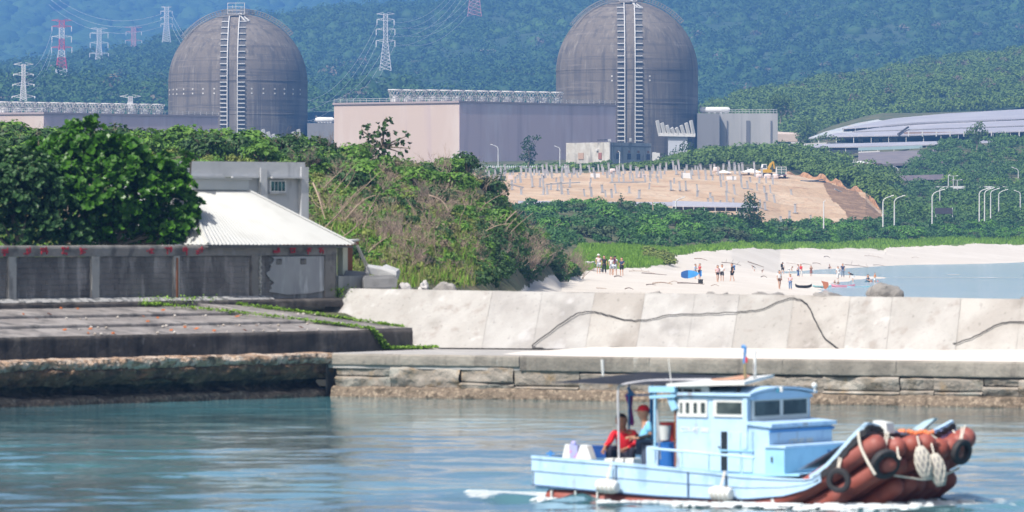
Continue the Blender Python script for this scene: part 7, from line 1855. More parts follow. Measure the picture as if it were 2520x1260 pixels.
# float tubes: straight under the hull, bent up at the bow
ends = [7.55, 7.78, 7.92, 8.02, 8.1, 8.14, 8.14, 8.08]
def ftube(y, pts, r, name='float_tube'):
    p2 = spline([(u, y, w) for u, w in pts], 6); n = len(p2)
    e = Vector(p2[-1]); d = (e-Vector(p2[-2])).normalized(); s0 = Vector(p2[0])
    P3 = [s0+Vector((-.10, 0, 0)), s0+Vector((-.05, 0, 0))]+[Vector(q) for q in p2]+[e+d*.08, e+d*.14, e+d*.17]
    R3 = [r*.5, r*.85]+[r]*n+[r*.86, r*.55, r*.1]
    b = MB(); b.tube(P3, R3, 14); return loc(name, b, m_tube, smooth=True)
for i in range(8):
    y = .22+.38*i; e = ends[i]; jit = random.Random(i+3).uniform(-.11, .09)-.12*math.sin(math.pi*i/7)
    ftube(y, [(.32, .02), (2.5, -.02), (4.4, -.02), (5.15, .03), (5.85, .26), (6.6, .68), (e-.3, 1.14+jit), (e, 1.27+jit)], .205)
for j in range(7):
    y = .40+.40*j; jit = random.Random(50+j).uniform(-.09, .09)
    ftube(y, [(4.6, -.14), (5.6, -.12), (6.1, -.02), (6.6, .22), (7.3, .64), (7.72+jit+.02*j, .88+jit)], .20)
    if j > 0: ftube(y+.1, [(5.4, -.14), (6.5, -.12), (6.95, .02), (7.3, .22), (7.6+jit*.7, .42+jit*.5)], .19)
for k, u in enumerate((.45, 1.0, 1.5)): b = MB(); b.box((u, -.0, .06), (.03, .06, .24)); loc('tube_strap', b, m_bwht)
for u in (4.7, 5.4):
    b = MB(); b.lathe([(.212, -.03), (.212, .03)], (u, .22, .02 if u < 5 else .08), 14, rot=Matrix.Rotation(math.pi/2-(0 if u < 5 else .35), 3, 'Y')); loc('tube_strap', b, m_bwht)
# bow edge: blue inner board and ragged rubber strip
bow = [Bp(1998, 1180, .02), Bp(2040, 1150, .02), Bp(2088, 1097, .03), Bp(2128, 1056, .08), Bp(2150, 1052, .35), Bp(2195, 1068, .9), Bp(2240, 1077, 1.5), Bp(2285, 1074, 2.1), Bp(2315, 1062, 2.6), Bp(2347, 1044, 3.0)]
bs = [Vector(q) for q in spline([tuple(q) for q in bow], 6)]
b = MB()
for i in range(len(bs)-1): 
    a, c_ = bs[i], bs[i+1]; h_ = .10+.03*math.sin(i*2.1)
    b.bar(a+Vector((.03, 0, -.02)), c_+Vector((.03, 0, -.02)), .05, h=h_)
loc('rubber_edging', b, m_rub)
b = MB()
for i in range(len(bs)-1): b.bar(bs[i]+Vector((-.05, .04, .045)), bs[i+1]+Vector((-.05, .04, .045)), .07, h=.07)
loc('bow_gunwale', b, m_bl)
V = [tuple(q+Vector((-.02, 0, -.05))) for q in bs[18:]]+[tuple((max(5.9, q.x-1.6), q.y, .7)) for q in bs[18:]]; n = len(bs)-18
b = MB(); b.add(V, [(i, i+1, n+i+1, n+i) for i in range(n-1)]); loc('bow_deck', b, m_bl)
b = MB(); q0 = Bp(2340, 1048, 2.9); b.prism([q0+Vector((.0, 0, -.02)), q0+Vector((.05, .1, .02)), q0+Vector((.02, .3, -.42)), q0+Vector((-.1, -1.4, -.36)), q0+Vector((-.05, -1.0, -.2))], (-.05, 0, .0)); loc('bow_board', b, M('faded_violet_blue', (.28, .36, .66), .6))
# cabin
uA, uB, uC = U(1664, .35), U(1838, .35), U(1893, .35); y0, y1 = .35, BW-.25
zD = .56; zR = Bp(1740, 976, .35).z
def face(px0, px1, pyt, pyb, y, th=.03, out=0.0):
    a, c_ = Bp(px0, pyt, y), Bp(px1, pyt, y); z1 = (a.z+c_.z)/2; z0 = (Bp(px0, pyb, y).z+Bp(px1, pyb, y).z)/2
    return MB().box(((a.x+c_.x)/2, y-out-th/2+.0, (z0+z1)/2), (c_.x-a.x, th, z1-z0))
cab = loc('wheelhouse', MB().prism([(uA, y0, zD), (uB, y0, zD), (uB, y1, zD), (uA, y1, zD)], (0, 0, zR-zD)), m_bl)
zT = Bp(1893, 1047, .35).z
tr_ = loc('cabin_trunk', MB().prism([(uB+.004, y0, zD), (uC, y0, zD), (uC, y1, zD), (uB+.004, y1, zD)], (0, 0, zT-zD)), m_bl)
b = MB(); b.prism([(uB+.01, y0-.05, zT+.004), (uC+.08, y0-.05, zT+.004-.05), (uC+.08, y1+.05, zT-.05+.004), (uB+.01, y1+.05, zT+.004)], (0, 0, .07)); loc('trunk_roof', b, m_bl, None)
b = MB(); b.prism([(uC+.005, y0-.02, zT-.14), (uC+.045, y0-.02, zT-.14), (uC+.045, y1+.02, zT-.14), (uC+.005, y1+.02, zT-.14)], (0, 0, .05)); loc('trunk_moulding', b, m_bld)
# cambered wheelhouse roof
b = MB(); V = []; ny = 12
for u in (uA-.08, uB+.12):
    for k in range(ny+1):
        t = k/ny; V.append((u, y0-.08+(y1-y0+.16)*t, zR+.02+.11*math.sin(math.pi*t)**.8))
V2 = [(v[0], v[1], v[2]+.05) for v in V]; m_ = ny+1
b.add(V+V2, [(k, k+1, m_+k+1, m_+k) for k in range(ny)]+[(2*m_+k, 3*m_+k, 3*m_+k+1, 2*m_+k+1) for k in range(ny)]+[(m_+k, m_+k+1, 3*m_+k+1, 3*m_+k) for k in range(ny)]+[(k+1, k, 2*m_+k, 2*m_+k+1) for k in range(ny)]+[(0, m_, 3*m_, 2*m_), (ny, 2*m_+ny, 3*m_+ny, m_+ny)])
loc('wheelhouse_roof', b, m_bl)
b = MB(); pf_ = [(uB+.03, y0+(y1-y0)*t, zR-.0+.11*math.sin(math.pi*t)**.8) for t in [k/12 for k in range(13)]]; b.prism([(uB+.03, y0, zR-.06)]+pf_+[(uB+.03, y1, zR-.06)], (.03, 0, 0)); loc('roof_front', b, m_bl)
# side windows
w1 = loc('side_window', face(1668, 1742, 984, 1026, y0, .03, .0), m_bwht)
for a, c_ in ((1676, 1681), (1690, 1698), (1709, 1717), (1727, 1737)): loc('pane', face(a, c_, 991, 1016, y0, .012, .03), m_glass, w1)
w2 = loc('side_window', face(1757, 1830, 985, 1026, y0, .03), m_bwht); loc('pane', face(1766, 1827, 990, 1018, y0, .012, .03), m_glass, w2)
# front windows
def fface(ya, yb, za, zb, u, th=.03, out=0.0): return MB().box((u+out+th/2, (ya+yb)/2, (za+zb)/2), (th, yb-ya, zb-za))
zt_, zb_ = zR-.02, zR-.47
fw = loc('front_window', fface(y0+.14, y1-.12, zb_, zt_, uB, .035), m_bwht)
ym = (y0+y1)/2+.02
for a, c_ in ((y0+.24, ym-.06), (ym+.10, y1-.22)): loc('pane', fface(a, c_, zb_+.10, zt_-.07, uB, .012, .036), m_glass, fw)
b = MB(); b.tube([(uB+.06, y0+.15, zb_-.03), (uB+.16, y0+.45, zb_-.07), (uB+.13, y1-.2, zb_-.03)], .04, 8); loc('window_ledge', b, m_bld)
b = MB(); b.box((uB-.02, y0-.02, (zR+zD)/2+.25), (.10, .05, zR-zD-.5)); loc('corner_post', b, m_bl)
b = MB(); b.box((uA-.012, y0+.02, (zR+zD)/2), (.03, .08, zR-zD)); loc('rusty_door_edge', b, m_wood)
# door and panel lines
loc('door_gap', face(1775, 1790, 1062, 1158, y0, .012, .0), M('door_dark', (.006, .012, .02), .6))
dr = loc('side_door', face(1792, 1823, 1064, 1162, y0, .018, .0), m_bl); loc('door_panel', face(1827, 1853, 1062, 1162, y0, .022, .0), m_bl)
loc('door_bar', face(1772, 1856, 1107, 1111, y0, .02, .022), m_bl2)
b = MB(); b.ball(Bp(1769, 1100, y0-.04), .022, 6); loc('door_handle', b, m_trk, dr)
# registration lettering on side and front of the cabin
def lettering(txt, M4, size, mat):
    cu = bpy.data.curves.new('registration_lettering', 'FONT'); cu.body = txt; cu.size = size; cu.extrude = .003; cu.align_x = 'LEFT'; cu.offset = .004
    o = bpy.data.objects.new('registration_lettering', cu); COL.objects.link(o); o.data.materials.append(mat); o.parent = boat
    o.matrix_local = M4; bpy.context.view_layer.update(); me = bpy.data.meshes.new_from_object(o.evaluated_get(bpy.context.evaluated_depsgraph_get())); bpy.data.objects.remove(o)
    o = link_mesh('registration_lettering', me, boat); o.matrix_local = M4; return o
q = Bp(1674, 1062, y0)
lettering('CTR-PT 080', Matrix.Translation((q.x, y0-.006, q.z)) @ Matrix.Rotation(math.pi/2, 4, 'X'), .125, m_bwht)
lettering('CTS-PT 080', Matrix.Translation((uC+.006, y0+.78, zT-.42)) @ Matrix.Rotation(math.pi/2, 4, 'Z') @ Matrix.Rotation(math.pi/2, 4, 'X'), .19, m_bwht)
# locker in front of the cabin
uL = uC+.02; b = MB(); b.prism([(uL, .16, .60), (uL+.42, .16, .60), (uL+.42, BW-.2, .60), (uL, BW-.2, .60)], (0, 0, .50)); lk = loc('deck_locker', b, m_bl2)
b = MB(); b.prism([(uL-.02, .13, 1.104), (uL+.46, .13, 1.104), (uL+.46, BW-.17, 1.104), (uL-.02, BW-.17, 1.104)], (0, 0, .04)); loc('locker_lid', b, m_bl, lk)
b = MB(); b.box((uL+.15, .145, .88), (.03, .02, .1)); loc('locker_latch', b, m_trk, lk)
b = MB(); b.box((uL+.437, 1.9, .86), (.03, .05, .3)); loc('locker_strap', b, m_bld, lk)
# upper awning slab over the aft part of the wheelhouse
za = zR+.24; b = MB(); a0_, a1_ = U(1640, .2), U(1832, .2); a2_ = U(1905, BW-.3)
b.prism([(a0_, .2, za-.06), (a1_, .2, za-.0), (a2_, BW-.3, za+.08), (a0_, BW-.3, za+.0)], (0, 0, .06)); ra = loc('upper_roof', b, m_bwht)
b = MB(); b.prism([(a0_+.6, .9, za+.06), (a1_-.4, .9, za+.09), (a2_-.5, BW-.6, za+.13), (a0_+.6, BW-.6, za+.08)], (0, 0, .025)); loc('faded_orange_mat', b, M('faded_orange', (.50, .27, .18), .8), ra)
b = MB(); b.box(((uA+U(1740, .3))/2, y0+.04, zR+.11), (U(1740, .3)-uA, .05, .17)); loc('upper_frieze', b, m_bwht, ra)
for a, c_ in ((1667, 1677), (1682, 1704), (1709, 1724)): loc('dark_opening', face(a, c_, 957, 965, y0, .01, -.005), m_und, ra)
b = MB(); b.bar(Bp(1600, 958, .25), Bp(1664, 958, .25), .12, h=.12); b.bar(Bp(1600, 977, .25), Bp(1664, 974, .25), .06, h=.06); b.bar(Bp(1612, 958, .25), Bp(1612, 1135, .25), .035); b.bar(Bp(1650, 975, .3), Bp(1662, 1008, .3), .07, h=.14); loc('aft_frame', b, m_bl2)
# shade net on pipes
m_net = M('shade_net', (.005, .008, .018), 1.0, [((.012, .016, .03), 12, (1, 1, 1), .4, .6, .8)])
na, nb_, nc_, nd_ = Bp(1352, 942, .2), Bp(1588, 915, 2.9), Bp(1800, 926, 2.9), Bp(1640, 949, .2)
b = MB(); NV = []; nn = 10
for i in range(nn+1):
    for j in range(nn+1):
        s_, t_ = i/nn, j/nn; p = na.lerp(nd_, s_).lerp(nb_.lerp(nc_, s_), t_); p.z -= .05*math.sin(math.pi*s_)*abs(math.sin(math.pi*2*t_)); NV.append(p)
b.add(NV, [(i*(nn+1)+j, (i+1)*(nn+1)+j, (i+1)*(nn+1)+j+1, i*(nn+1)+j+1) for i in range(nn) for j in range(nn)]); o = loc('shade_net', b, m_net)
nt_ = m_net.node_tree; tr_n = nt_.nodes.new('ShaderNodeBsdfTransparent'); mx_n = nt_.nodes.new('ShaderNodeMixShader'); mx_n.inputs[0].default_value = .04
b_n = [q for q in nt_.nodes if q.type == 'BSDF_PRINCIPLED'][0]; o_n = [q for q in nt_.nodes if q.type == 'OUTPUT_MATERIAL'][0]
nt_.links.new(b_n.outputs[0], mx_n.inputs[1]); nt_.links.new(tr_n.outputs[0], mx_n.inputs[2]); nt_.links.new(mx_n.outputs[0], o_n.inputs[0])
m_pipe = M('steel_pipe', (.50, .50, .53), .4)
b = MB(); b.tube([Vector(q) for q in spline([tuple(Bp(*q)) for q in ((1523, 1135, .3), (1522, 1050, .3), (1521, 962, .3), (1530, 948, .32), (1570, 940, .5), (1620, 936, .8), (1750, 934, 1.2))], 5)], .022, 7); loc('awning_pipe', b, m_pipe)
b = MB(); b.tube([Bp(1548, 1110, 1.2), Bp(1548, 948, 1.2)], .022, 6); b.tube([Bp(1542, 972, 1.2), Bp(1612, 972, 1.2)], .02, 6); b.tube([Bp(1545, 955, 1.2), Bp(1560, 972, 1.2)], .03, 6); b.tube([Bp(1602, 1110, 2.4), Bp(1602, 955, 2.4)], .025, 6); b.tube([Bp(1390, 1110, 2.8), Bp(1605, 940, 2.9)][1:]+[Bp(1605, 1100, 2.9)], .02, 6); loc('blue_frame', b, m_bld)
b = MB(); b.tube([Bp(1625, 1130, .4), Bp(1613, 960, .4)], .018, 6); loc('stay', b, m_pipe)
# masts and small fittings on the roof
b = MB(); b.tube([Bp(1834, 940, 1.2), Bp(1832, 868, 1.2)], .025, 6); ms = loc('pole_mast', b, M('olive_pole', (.25, .22, .12), .7))
b = MB(); b.tube([Vector(q) for q in spline([tuple(Bp(*q)) for q in ((1832, 895, 1.2), (1833, 872, 1.2), (1834, 856, 1.2), (1829, 851, 1.2), (1827, 857, 1.2))], 4)], .028, 6); loc('blue_hook', b, m_bld, ms)
b = MB(); b.box(Bp(1836, 885, 1.2), (.06, .03, .10)); loc('red_pennant', b, cloth(RED), ms)
b = MB(); b.tube([Bp(1857, 940, 1.5), Bp(1858, 862, 1.5)], [.035, .025], 8); loc('white_mast', b, m_bwht)
b = MB(); b.tube([Bp(1652, 945, 1.0), Bp(1645, 882, 1.0)], [.014, .006], 5); loc('whip_aerial', b, m_bwht)
b = MB(); b.tube([Bp(1484, 925, 2.6), Bp(1482, 885, 2.6)], [.02, .03], 6); loc('stern_light_pole', b, m_bwht)
b = MB(); b.ball(Bp(2004, 948, 2.8), .055, 8); b.tube([Bp(2005, 965, 2.8), Bp(2005, 950, 2.8)], .02, 6); loc('deck_lamp', b, m_bwht)
b = MB(); b.tube([Bp(1817, 966, .45), Bp(1817, 952, .45)], .05, 8); loc('horn', b, m_trk); b = MB(); b.tube([Bp(1915, 966, 1.3), Bp(1915, 956, 1.3)], .035, 8); loc('small_lamp', b, M('teal_fitting', (.04, .2, .3), .5))
b = MB(); b.box(Bp(1923, 958, 1.45), (.06, .06, .1)); loc('bracket', b, m_bwht)
# side rail
b = MB(); b.tube([Bp(1604, 1104, .05), Bp(1700, 1112, .05), Bp(1856, 1127, .05)], .026, 7)
for px_ in (1611, 1678, 1744, 1826): b.tube([Bp(px_, 1106+(px_-1604)*.09, .05), Bp(px_, 1150+(px_-1604)*.1, .05)], .018, 6)
loc('side_rail', b, m_bl)
# fenders on the side
def fender(px_, py_, lab):
    c_ = Bp(px_, py_, -.20); t_ = thing('fender', lab, 'fender', tuple(boat.matrix_basis @ c_), -TH, 'fenders hanging along the boat side')
    b = MB(); b.tube([(-.23, 0, .0), (-.21, 0, .0), (-.12, 0, .01), (.12, 0, -.01), (.21, 0, 0), (.23, 0, 0)], [.09, .12, .135, .13, .12, .09], 12); b.build('float_body', m_bwht, t_, local=True, smooth=True)
    b = MB()
    for u_ in (-.14, -.05, .05, .14): b.lathe([(.135, -.012), (.148, 0), (.135, .012)], (u_, 0, 0), 12, rot=Matrix.Rotation(math.pi/2, 3, 'Y'))
    b.tube([(0, .0, .12), (.02, .12, .42)], .014, 5); b.tube([(-.03, 0, .12), (-.0, .12, .42)], .012, 5); b.build('rope', m_rope, t_, local=True); return t_
fender(1495, 1197, 'off-white fender hanging below the two men on the boat'); fender(1775, 1214, 'off-white roped fender hanging below the cabin door')
# tyres and ropes at the bow
def tyre(px_, py_, y, r, rx, rz, lab):
    c_ = Bp(px_, py_, y); t_ = thing('tyre', lab, 'tyre', tuple(boat.matrix_basis @ c_), 0, 'old tyres hanging on the bow')
    R3 = Matrix.Rotation(rz, 3, 'Z') @ Matrix.Rotation(math.pi/2+rx, 3, 'X'); w = r*.30
    b = MB(); b.lathe([(r*.58, -w*.8), (r*.75, -w), (r*.95, -w*.8), (r, -w*.4), (r, w*.4), (r*.95, w*.8), (r*.75, w), (r*.58, w*.8), (r*.62, 0), (r*.58, -w*.8)], (0, 0, 0), 26, rot=R3); b.build('rubber_ring', m_rub, t_, local=True, smooth=True)
    b = MB(); b.lathe([(r*1.0, -w*.12), (r*1.02, 0), (r*1.0, w*.12)], (0, 0, 0), 26, rot=R3); b.build('tread_rib', m_und, t_, local=True)
    b = MB(); b.tube([(0, 0, r*.6), (.02, .05, r*1.2), (.08, .15, r*2.0)], .018, 5); b.tube([(-.05, 0, r*.6), (-.01, .05, r*1.2), (.02, .15, r*1.9)], .014, 5); b.build('rope', m_rope, t_, local=True)
tyre(2064, 1182, -.12, .24, .1, -.35, 'worn grey tyre hanging lowest on the boat side near the waterline'); tyre(2178, 1142, .25, .30, .35, .45, 'big black tyre in the middle of the upturned bow'); tyre(2366, 1112, 2.0, .25, .2, .75, 'tyre hanging at the far tip of the bow over a tube end')
def rope(pts, r, lab, nm='rope'):
    b = MB(); M_ = boat.matrix_basis; b.tube([M_ @ Vector(q) for q in spline([tuple(Bp(*p)) for p in pts], 5)], r, 6); props(b.build(nm, m_rope, smooth=True), lab, 'rope', None)
rope(((2112, 1062, -.03), (2118, 1100, -.08), (2140, 1145, -.1), (2154, 1168, -.08)), .030, 'thick pale rope hanging from the bow corner to the big tyre')
rope(((2190, 1075, .5), (2206, 1088, .5), (2210, 1120, .35), (2216, 1130, .3)), .020, 'thin pale rope looped from the bow edge over the big tyre')
rope(((2290, 1070, 1.9), (2320, 1088, 2.0), (2338, 1092, 2.1), (2320, 1110, 1.8), (2300, 1122, 1.5)), .020, 'pale rope knotted above the netted floats')
rope(((2345, 1060, 2.7), (2362, 1080, 2.5), (2368, 1094, 2.3)), .018, 'short pale rope at the bow tip')
rope(((2200, 1170, .5), (2240, 1176, .8), (2280, 1180, 1.3), (2330, 1166, 1.9), (2360, 1152, 2.3)), .022, 'tan rope running low under the netted floats across the tubes')
def netfloat(px_, py_, y, lab):
    c_ = Bp(px_, py_, y); t_ = thing('netted_float', lab, 'fender', tuple(boat.matrix_basis @ c_), 0, 'netted floats on the bow')
    tilt = Matrix.Rotation(-.22, 3, 'Y'); b = MB(); b.lathe([(.01, -.33), (.10, -.29), (.145, -.12), (.14, .08), (.10, .24), (.02, .30)], (0, 0, 0), 14, rot=tilt); b.build('float_body', M('dull_float', (.30, .28, .27), .8), t_, local=True, smooth=True)
    b = MB(); 
    for k in range(9):
        for sg in (-1, 1):
            pts = []
            for i in range(9):
                f = i/8; z = -.32+.62*f; a = k*.698+sg*f*1.7; r = .155*math.sin(math.pi*(.08+.86*f))**.6; pts.append(tilt @ Vector((r*math.cos(a), r*math.sin(a), z)))
            b.tube(pts, .013, 4)
    b.tube([tilt @ Vector((0, 0, .28)), tilt @ Vector((.0, .1, .5))], .018, 5); b.build('netting', m_rope, t_, local=True)
netfloat(2272, 1137, .62, 'upper of the two rope-netted floats on the bow'); netfloat(2307, 1155, .85, 'lower of the two rope-netted floats on the bow')
# loose gear
def gear(name, mb, mat, lab, cat, base):
    t_ = mb.build(name, mat, None, local=True, smooth=False); t_.location = boat.matrix_basis @ Vector(base); t_.rotation_euler = (0, 0, -TH); return props(t_, lab, cat)
b = MB(); b.prism([(-.2, -.12, 0), (.17, -.12, .0), (.14, -.12, .2), (-.14, -.12, .24)], (0, .3, 0)); gear('foam_box', b, m_bwht, 'white foam box standing on the bow deck', 'box', Bp(2172, 1066, .7))
b = MB(); b.prism([(-.2, 0, -.02), (-.02, 0, -.06), (.25, 0, .16), (.27, 0, .2), (.05, 0, .14)], (0, .15, 0)); gear('fish_sack', b, M('pale_sack', (.42, .60, .70), .7), 'pale blue sack leaning up on the bow deck', 'sack', Bp(2268, 1054, 1.5))
b = MB()
for k in range(9): rr_ = random.Random(k); b.ball((-.36+.09*k, rr_.uniform(-.03, .03), rr_.uniform(-.01, .03)), rr_.uniform(.045, .06), 6)
gear('float_string', b, M('orange_float', (.70, .20, .07), .5), 'string of small orange floats on the bow deck', 'net floats', Bp(2255, 1066, 1.4))
b = MB(); b.prism([(-.09, -.05, 0), (.09, -.05, 0), (.05, -.03, .25), (-.03, -.03, .27)], (0, .12, 0)); gear('white_bag', b, m_bwht, 'slim upright white bag at the stern', 'bag', Bp(1396, 1127, .35))
b = MB(); b.prism([(-.16, -.05, 0), (.2, -.05, 0), (.08, -.03, .26), (-.06, -.03, .28)], (0, .2, 0)); gear('white_bag', b, m_bwht, 'fuller white bag leaning beside the blue cooler', 'bag', Bp(1437, 1130, .35))
b = MB(); b.box((0, 0, .12), (.22, .16, .26)); b.ball((-.02, 0, .28), .06, 6); gear('gear_bag', b, M('mauve_bag', (.36, .38, .66), .8, [((.6, .15, .25), 5, (1, 1, 1), .58, .66, .9)]), 'mauve patterned bag between the two white bags', 'bag', Bp(1414, 1127, .4))
b = MB(); b.box((0, 0, .12), (.62, .35, .20)); b.box((0, 0, .235), (.64, .37, .03)); gear('blue_cooler', b, M('cooler_blue', (.015, .07, .27), .5), 'flat dark blue cooler behind the seated man', 'cooler', Bp(1473, 1128, .9))
b = MB(); b.lathe([(.01, 0), (.10, 0), (.135, .28), (.14, .29), (.12, .29), (.09, .03)], (0, 0, 0), 16); gear('white_bucket', b, m_bwht, 'white bucket standing on the blue drum', 'bucket', Bp(1636, 1083, .9))
b = MB(); b.lathe([(.01, 0), (.19, 0), (.21, .33), (.21, .36), (.01, .36)], (0, 0, 0), 16); gear('red_bin', b, cloth((.55, .05, .04)), 'red plastic tub beside the white bucket', 'tub', Bp(1650, 1085, 1.1))
b = MB(); b.lathe([(.01, 0), (.24, 0), (.25, .1), (.24, .52), (.25, .56), (.01, .60)], (0, 0, 0), 18); gear('blue_drum', b, M('drum_blue', (.02, .13, .42), .4), 'blue drum standing against the aft cabin wall', 'drum', Bp(1644, 1160, 1.0))
b = MB(); b.box((0, 0, .25), (.32, .4, .5)); gear('pale_crate', b, m_bl, 'pale blue crate beside the standing man', 'crate', Bp(1614, 1160, .9))
for i, px_ in enumerate((1507, 1533, 1558)): b = MB(); b.box((0, 0, .05), (.19, .3, .11)); b.box((0, 0, .11), (.17, .26, .025)); gear('foam_block', b, m_bwht, ('foam block under the seated man nearer the stern', 'middle foam block under the seated man', 'foam block at the feet of the standing man')[i], 'foam block', Bp(px_, 1143, .35))
b = MB(); b.prism([(-.45, -.35, 0), (.45, -.35, 0), (.45, .35, 0), (-.45, .35, 0)], (0, 0, .45)); gear('engine_box', b, m_bl2, 'low box the seated man sits on', 'box', (U(1535, 1.0), 1.0, .245))
b = MB(); b.lathe([(.02, .0), (.05, .06), (.03, .35), (.09, .62), (.02, .66)], (0, 0, 0), 8, rot=Matrix.Rotation(-.12, 3, 'Y')); gear('folded_umbrella', b, cloth((.35, .04, .28)), 'folded purple umbrella hanging between the two men', 'umbrella', Bp(1556, 1048, 1.3))
b = MB(); b.tube([(0, 0, 0), (0, 0, .12)], .03, 6); b.bar((-.1, 0, .06), (.1, 0, .06), .03); gear('cleat', b, m_bld, 'blue mooring cleat on the stern corner', 'cleat', Bp(1355, 1124, .1))

# the two men
def fingers(J, CHs, s, d, n, L=.085):
    """five fingers: d along the palm, n palm normal"""
    h = Vector(J['hd'+s][:3]); d = Vector(d).normalized(); n = Vector(n).normalized(); sd = d.cross(n).normalized(); palm = h+d*.035
    J['pm'+s] = (*palm, (.036, .018)); CHs.append(['hd'+s, 'pm'+s])
    for i, (o_, l) in enumerate(((-.027, .8), (-.009, 1.0), (.009, .95), (.027, .72))):
        a = palm+sd*o_+d*.03; b_ = a+(d*.9+n*.25)*L*.45*l; c_ = b_+(d*.55+n*.8)*L*.4*l
        for q, (v, r) in enumerate(((a, .0095), (b_, .0085), (c_, .007))): J['f%s%d%d' % (s, i, q)] = (*v, r)
        CHs.append(['pm'+s, 'f%s%d0' % (s, i), 'f%s%d1' % (s, i), 'f%s%d2' % (s, i)])
    a = h+sd*-.035+d*.005; b_ = a+(sd*-.5+d*.7+n*.4)*.045
    J['t%s0' % s] = (*a, .011); J['t%s1' % s] = (*b_, .009); CHs.append(['hd'+s, 't%s0' % s, 't%s1' % s])
def facebits(r, c, f, skin, hairm=None):
    """c head centre, f facing direction"""
    f = Vector(f).normalized(); sd = f.cross(Vector((0, 0, 1))).normalized(); c = Vector(c)
    b = MB(); b.tube([c+f*.100+Vector((0, 0, .02)), c+f*.122+Vector((0, 0, -.012)), c+f*.102+Vector((0, 0, -.02))], [.008, .016, .012], 6); b.build('nose', skin, r, local=True, smooth=True)
    for s_ in (-1, 1):
        b = MB(); b.ball(c+f*.098+sd*s_*.034+Vector((0, 0, .02)), .012, 6); b.build('eye', m_hair, r, local=True)
        b = MB(); b.bar(c+f*.106+sd*s_*.018+Vector((0, 0, .042)), c+f*.098+sd*s_*.052+Vector((0, 0, .040)), .008); b.build('eyebrow', m_hair, r, local=True)
        b = MB(); b.ball(c+sd*s_*.104, .026, 6, sc3=(.5, 1, 1.2)); b.build('ear', skin, r, local=True, smooth=True)
    b = MB(); b.tube([c+f*.098+sd*-.022+Vector((0, 0, -.048)), c+f*.104+Vector((0, 0, -.046)), c+f*.098+sd*.022+Vector((0, 0, -.048))], .006, 5); b.build('mouth', M('lips', (.3, .09, .07), .6), r, local=True)
def boatman(label, px_, y, J, extra, facing, skin, shirt_c, low_c, sleeve, leg_to, shade=None, seat=False):
    u = U(px_, y); loc_ = boat.matrix_basis @ Vector((u, y, .245)); r = thing('person', label, 'person', tuple(loc_))
    CHs = [list(c) for c in CH]; JJ = headfix(J)
    for s_, d, n_ in extra: fingers(JJ, CHs, s_, d, n_)
    skinned('body', JJ, CHs, skin, r, 2)
    sh_, tr2 = outfit(J, sleeve, leg_to, parent=r)
    sh_.data.materials[0] = cloth(shirt_c); tr2.data.materials[0] = cloth(low_c)
    facebits(r, J['skull'][:3], facing, skin); return r
J = {}
J['pelvis'] = (.06, .10, .60, (.15, .11)); J['waist'] = (.06, .06, .78, (.14, .10)); J['chest'] = (.05, .0, .98, (.165, .11)); J['neck'] = (.02, -.04, 1.14, .056); J['jaw'] = (-.0, -.06, 1.22, .070); J['skull'] = (-.01, -.055, 1.305, .090); J['crown'] = (-.01, -.045, 1.375, .055)
arm(J, 'l', (-.15, -.02, 1.07), (-.24, -.14, .86), (-.33, -.34, .80), (-.355, -.38, .75)); arm(J, 'r', (.25, -.02, 1.07), (.30, -.12, .84), (.10, -.34, .76), (.04, -.37, .74))
leg(J, 'l', (-.04, .06, .58), (-.26, -.30, .76), (-.22, -.22, .34), (-.24, -.36, .29)); leg(J, 'r', (.16, .06, .58), (.20, -.32, .75), (.16, -.24, .33), (.17, -.38, .28))
m1 = boatman('seated man in a red long-sleeved shirt and dark trousers at the stern', 1530, 1.05, J, (('l', (-.3, -.3, -.9), (.3, -1, .1)), ('r', (-.9, -.2, -.3), (0, -1, -.2))), (-.15, -1, -.05), m_skin_t, (.62, .012, .025), (.010, .012, .03), 1.1, 1.85)
b = MB(); b.ball((-.01, -.03, 1.345), .112, 9, sc3=(1, 1.02, .80)); b.build('hair', m_hair, m1, local=True, smooth=True)
b = MB(); b.tube([(-.05, -.12, 1.13), (.02, -.155, 1.05), (.09, -.12, 1.13)], .014, 5); b.build('collar', cloth((.30, .01, .02)), m1, local=True)
J = {}
J['pelvis'] = (.03, .0, .86, (.17, .14)); J['waist'] = (.03, .0, 1.0, (.17, .14)); J['chest'] = (.03, 0, 1.18, (.165, .16)); J['neck'] = (-.01, 0, 1.33, .055); J['jaw'] = (-.045, 0, 1.40, .068); J['skull'] = (-.04, 0, 1.48, .088); J['crown'] = (-.035, 0, 1.55, .055)
arm(J, 'l', (.04, -.19, 1.27), (.10, -.23, 1.02), (-.14, -.28, .97), (-.20, -.28, .97)); arm(J, 'r', (.02, .19, 1.27), (.04, .24, 1.02), (-.2, .16, .98), (-.27, .14, .98))
leg(J, 'l', (.02, -.10, .82), (.0, -.11, .44), (.03, -.11, .07), (-.10, -.12, .03)); leg(J, 'r', (.02, .10, .82), (-.01, .11, .44), (.02, .11, .07), (-.11, .12, .03))
m2 = boatman('standing man in a red cap and sky-blue T-shirt facing the stern', 1588, .85, J, (('l', (-1, -.1, -.1), (0, -.3, -1)), ('r', (-1, -.1, -.1), (0, .3, -1))), (-1, -.25, 0), m_skin, (.20, .52, .78), (.06, .08, .13), .62, 1.85)
b = MB(); b.ball((-.015, .0, 1.485), .110, 8, sc3=(.98, .98, .75)); b.build('hair', m_hair, m2, local=True, smooth=True)
b = MB(); b.lathe([(.118, -.005), (.120, .02), (.105, .07), (.066, .105), (.001, .118)], (-.035, 0, 1.50), 16); cp = b.build('cap', cloth((.68, .015, .03)), m2, local=True, smooth=True)
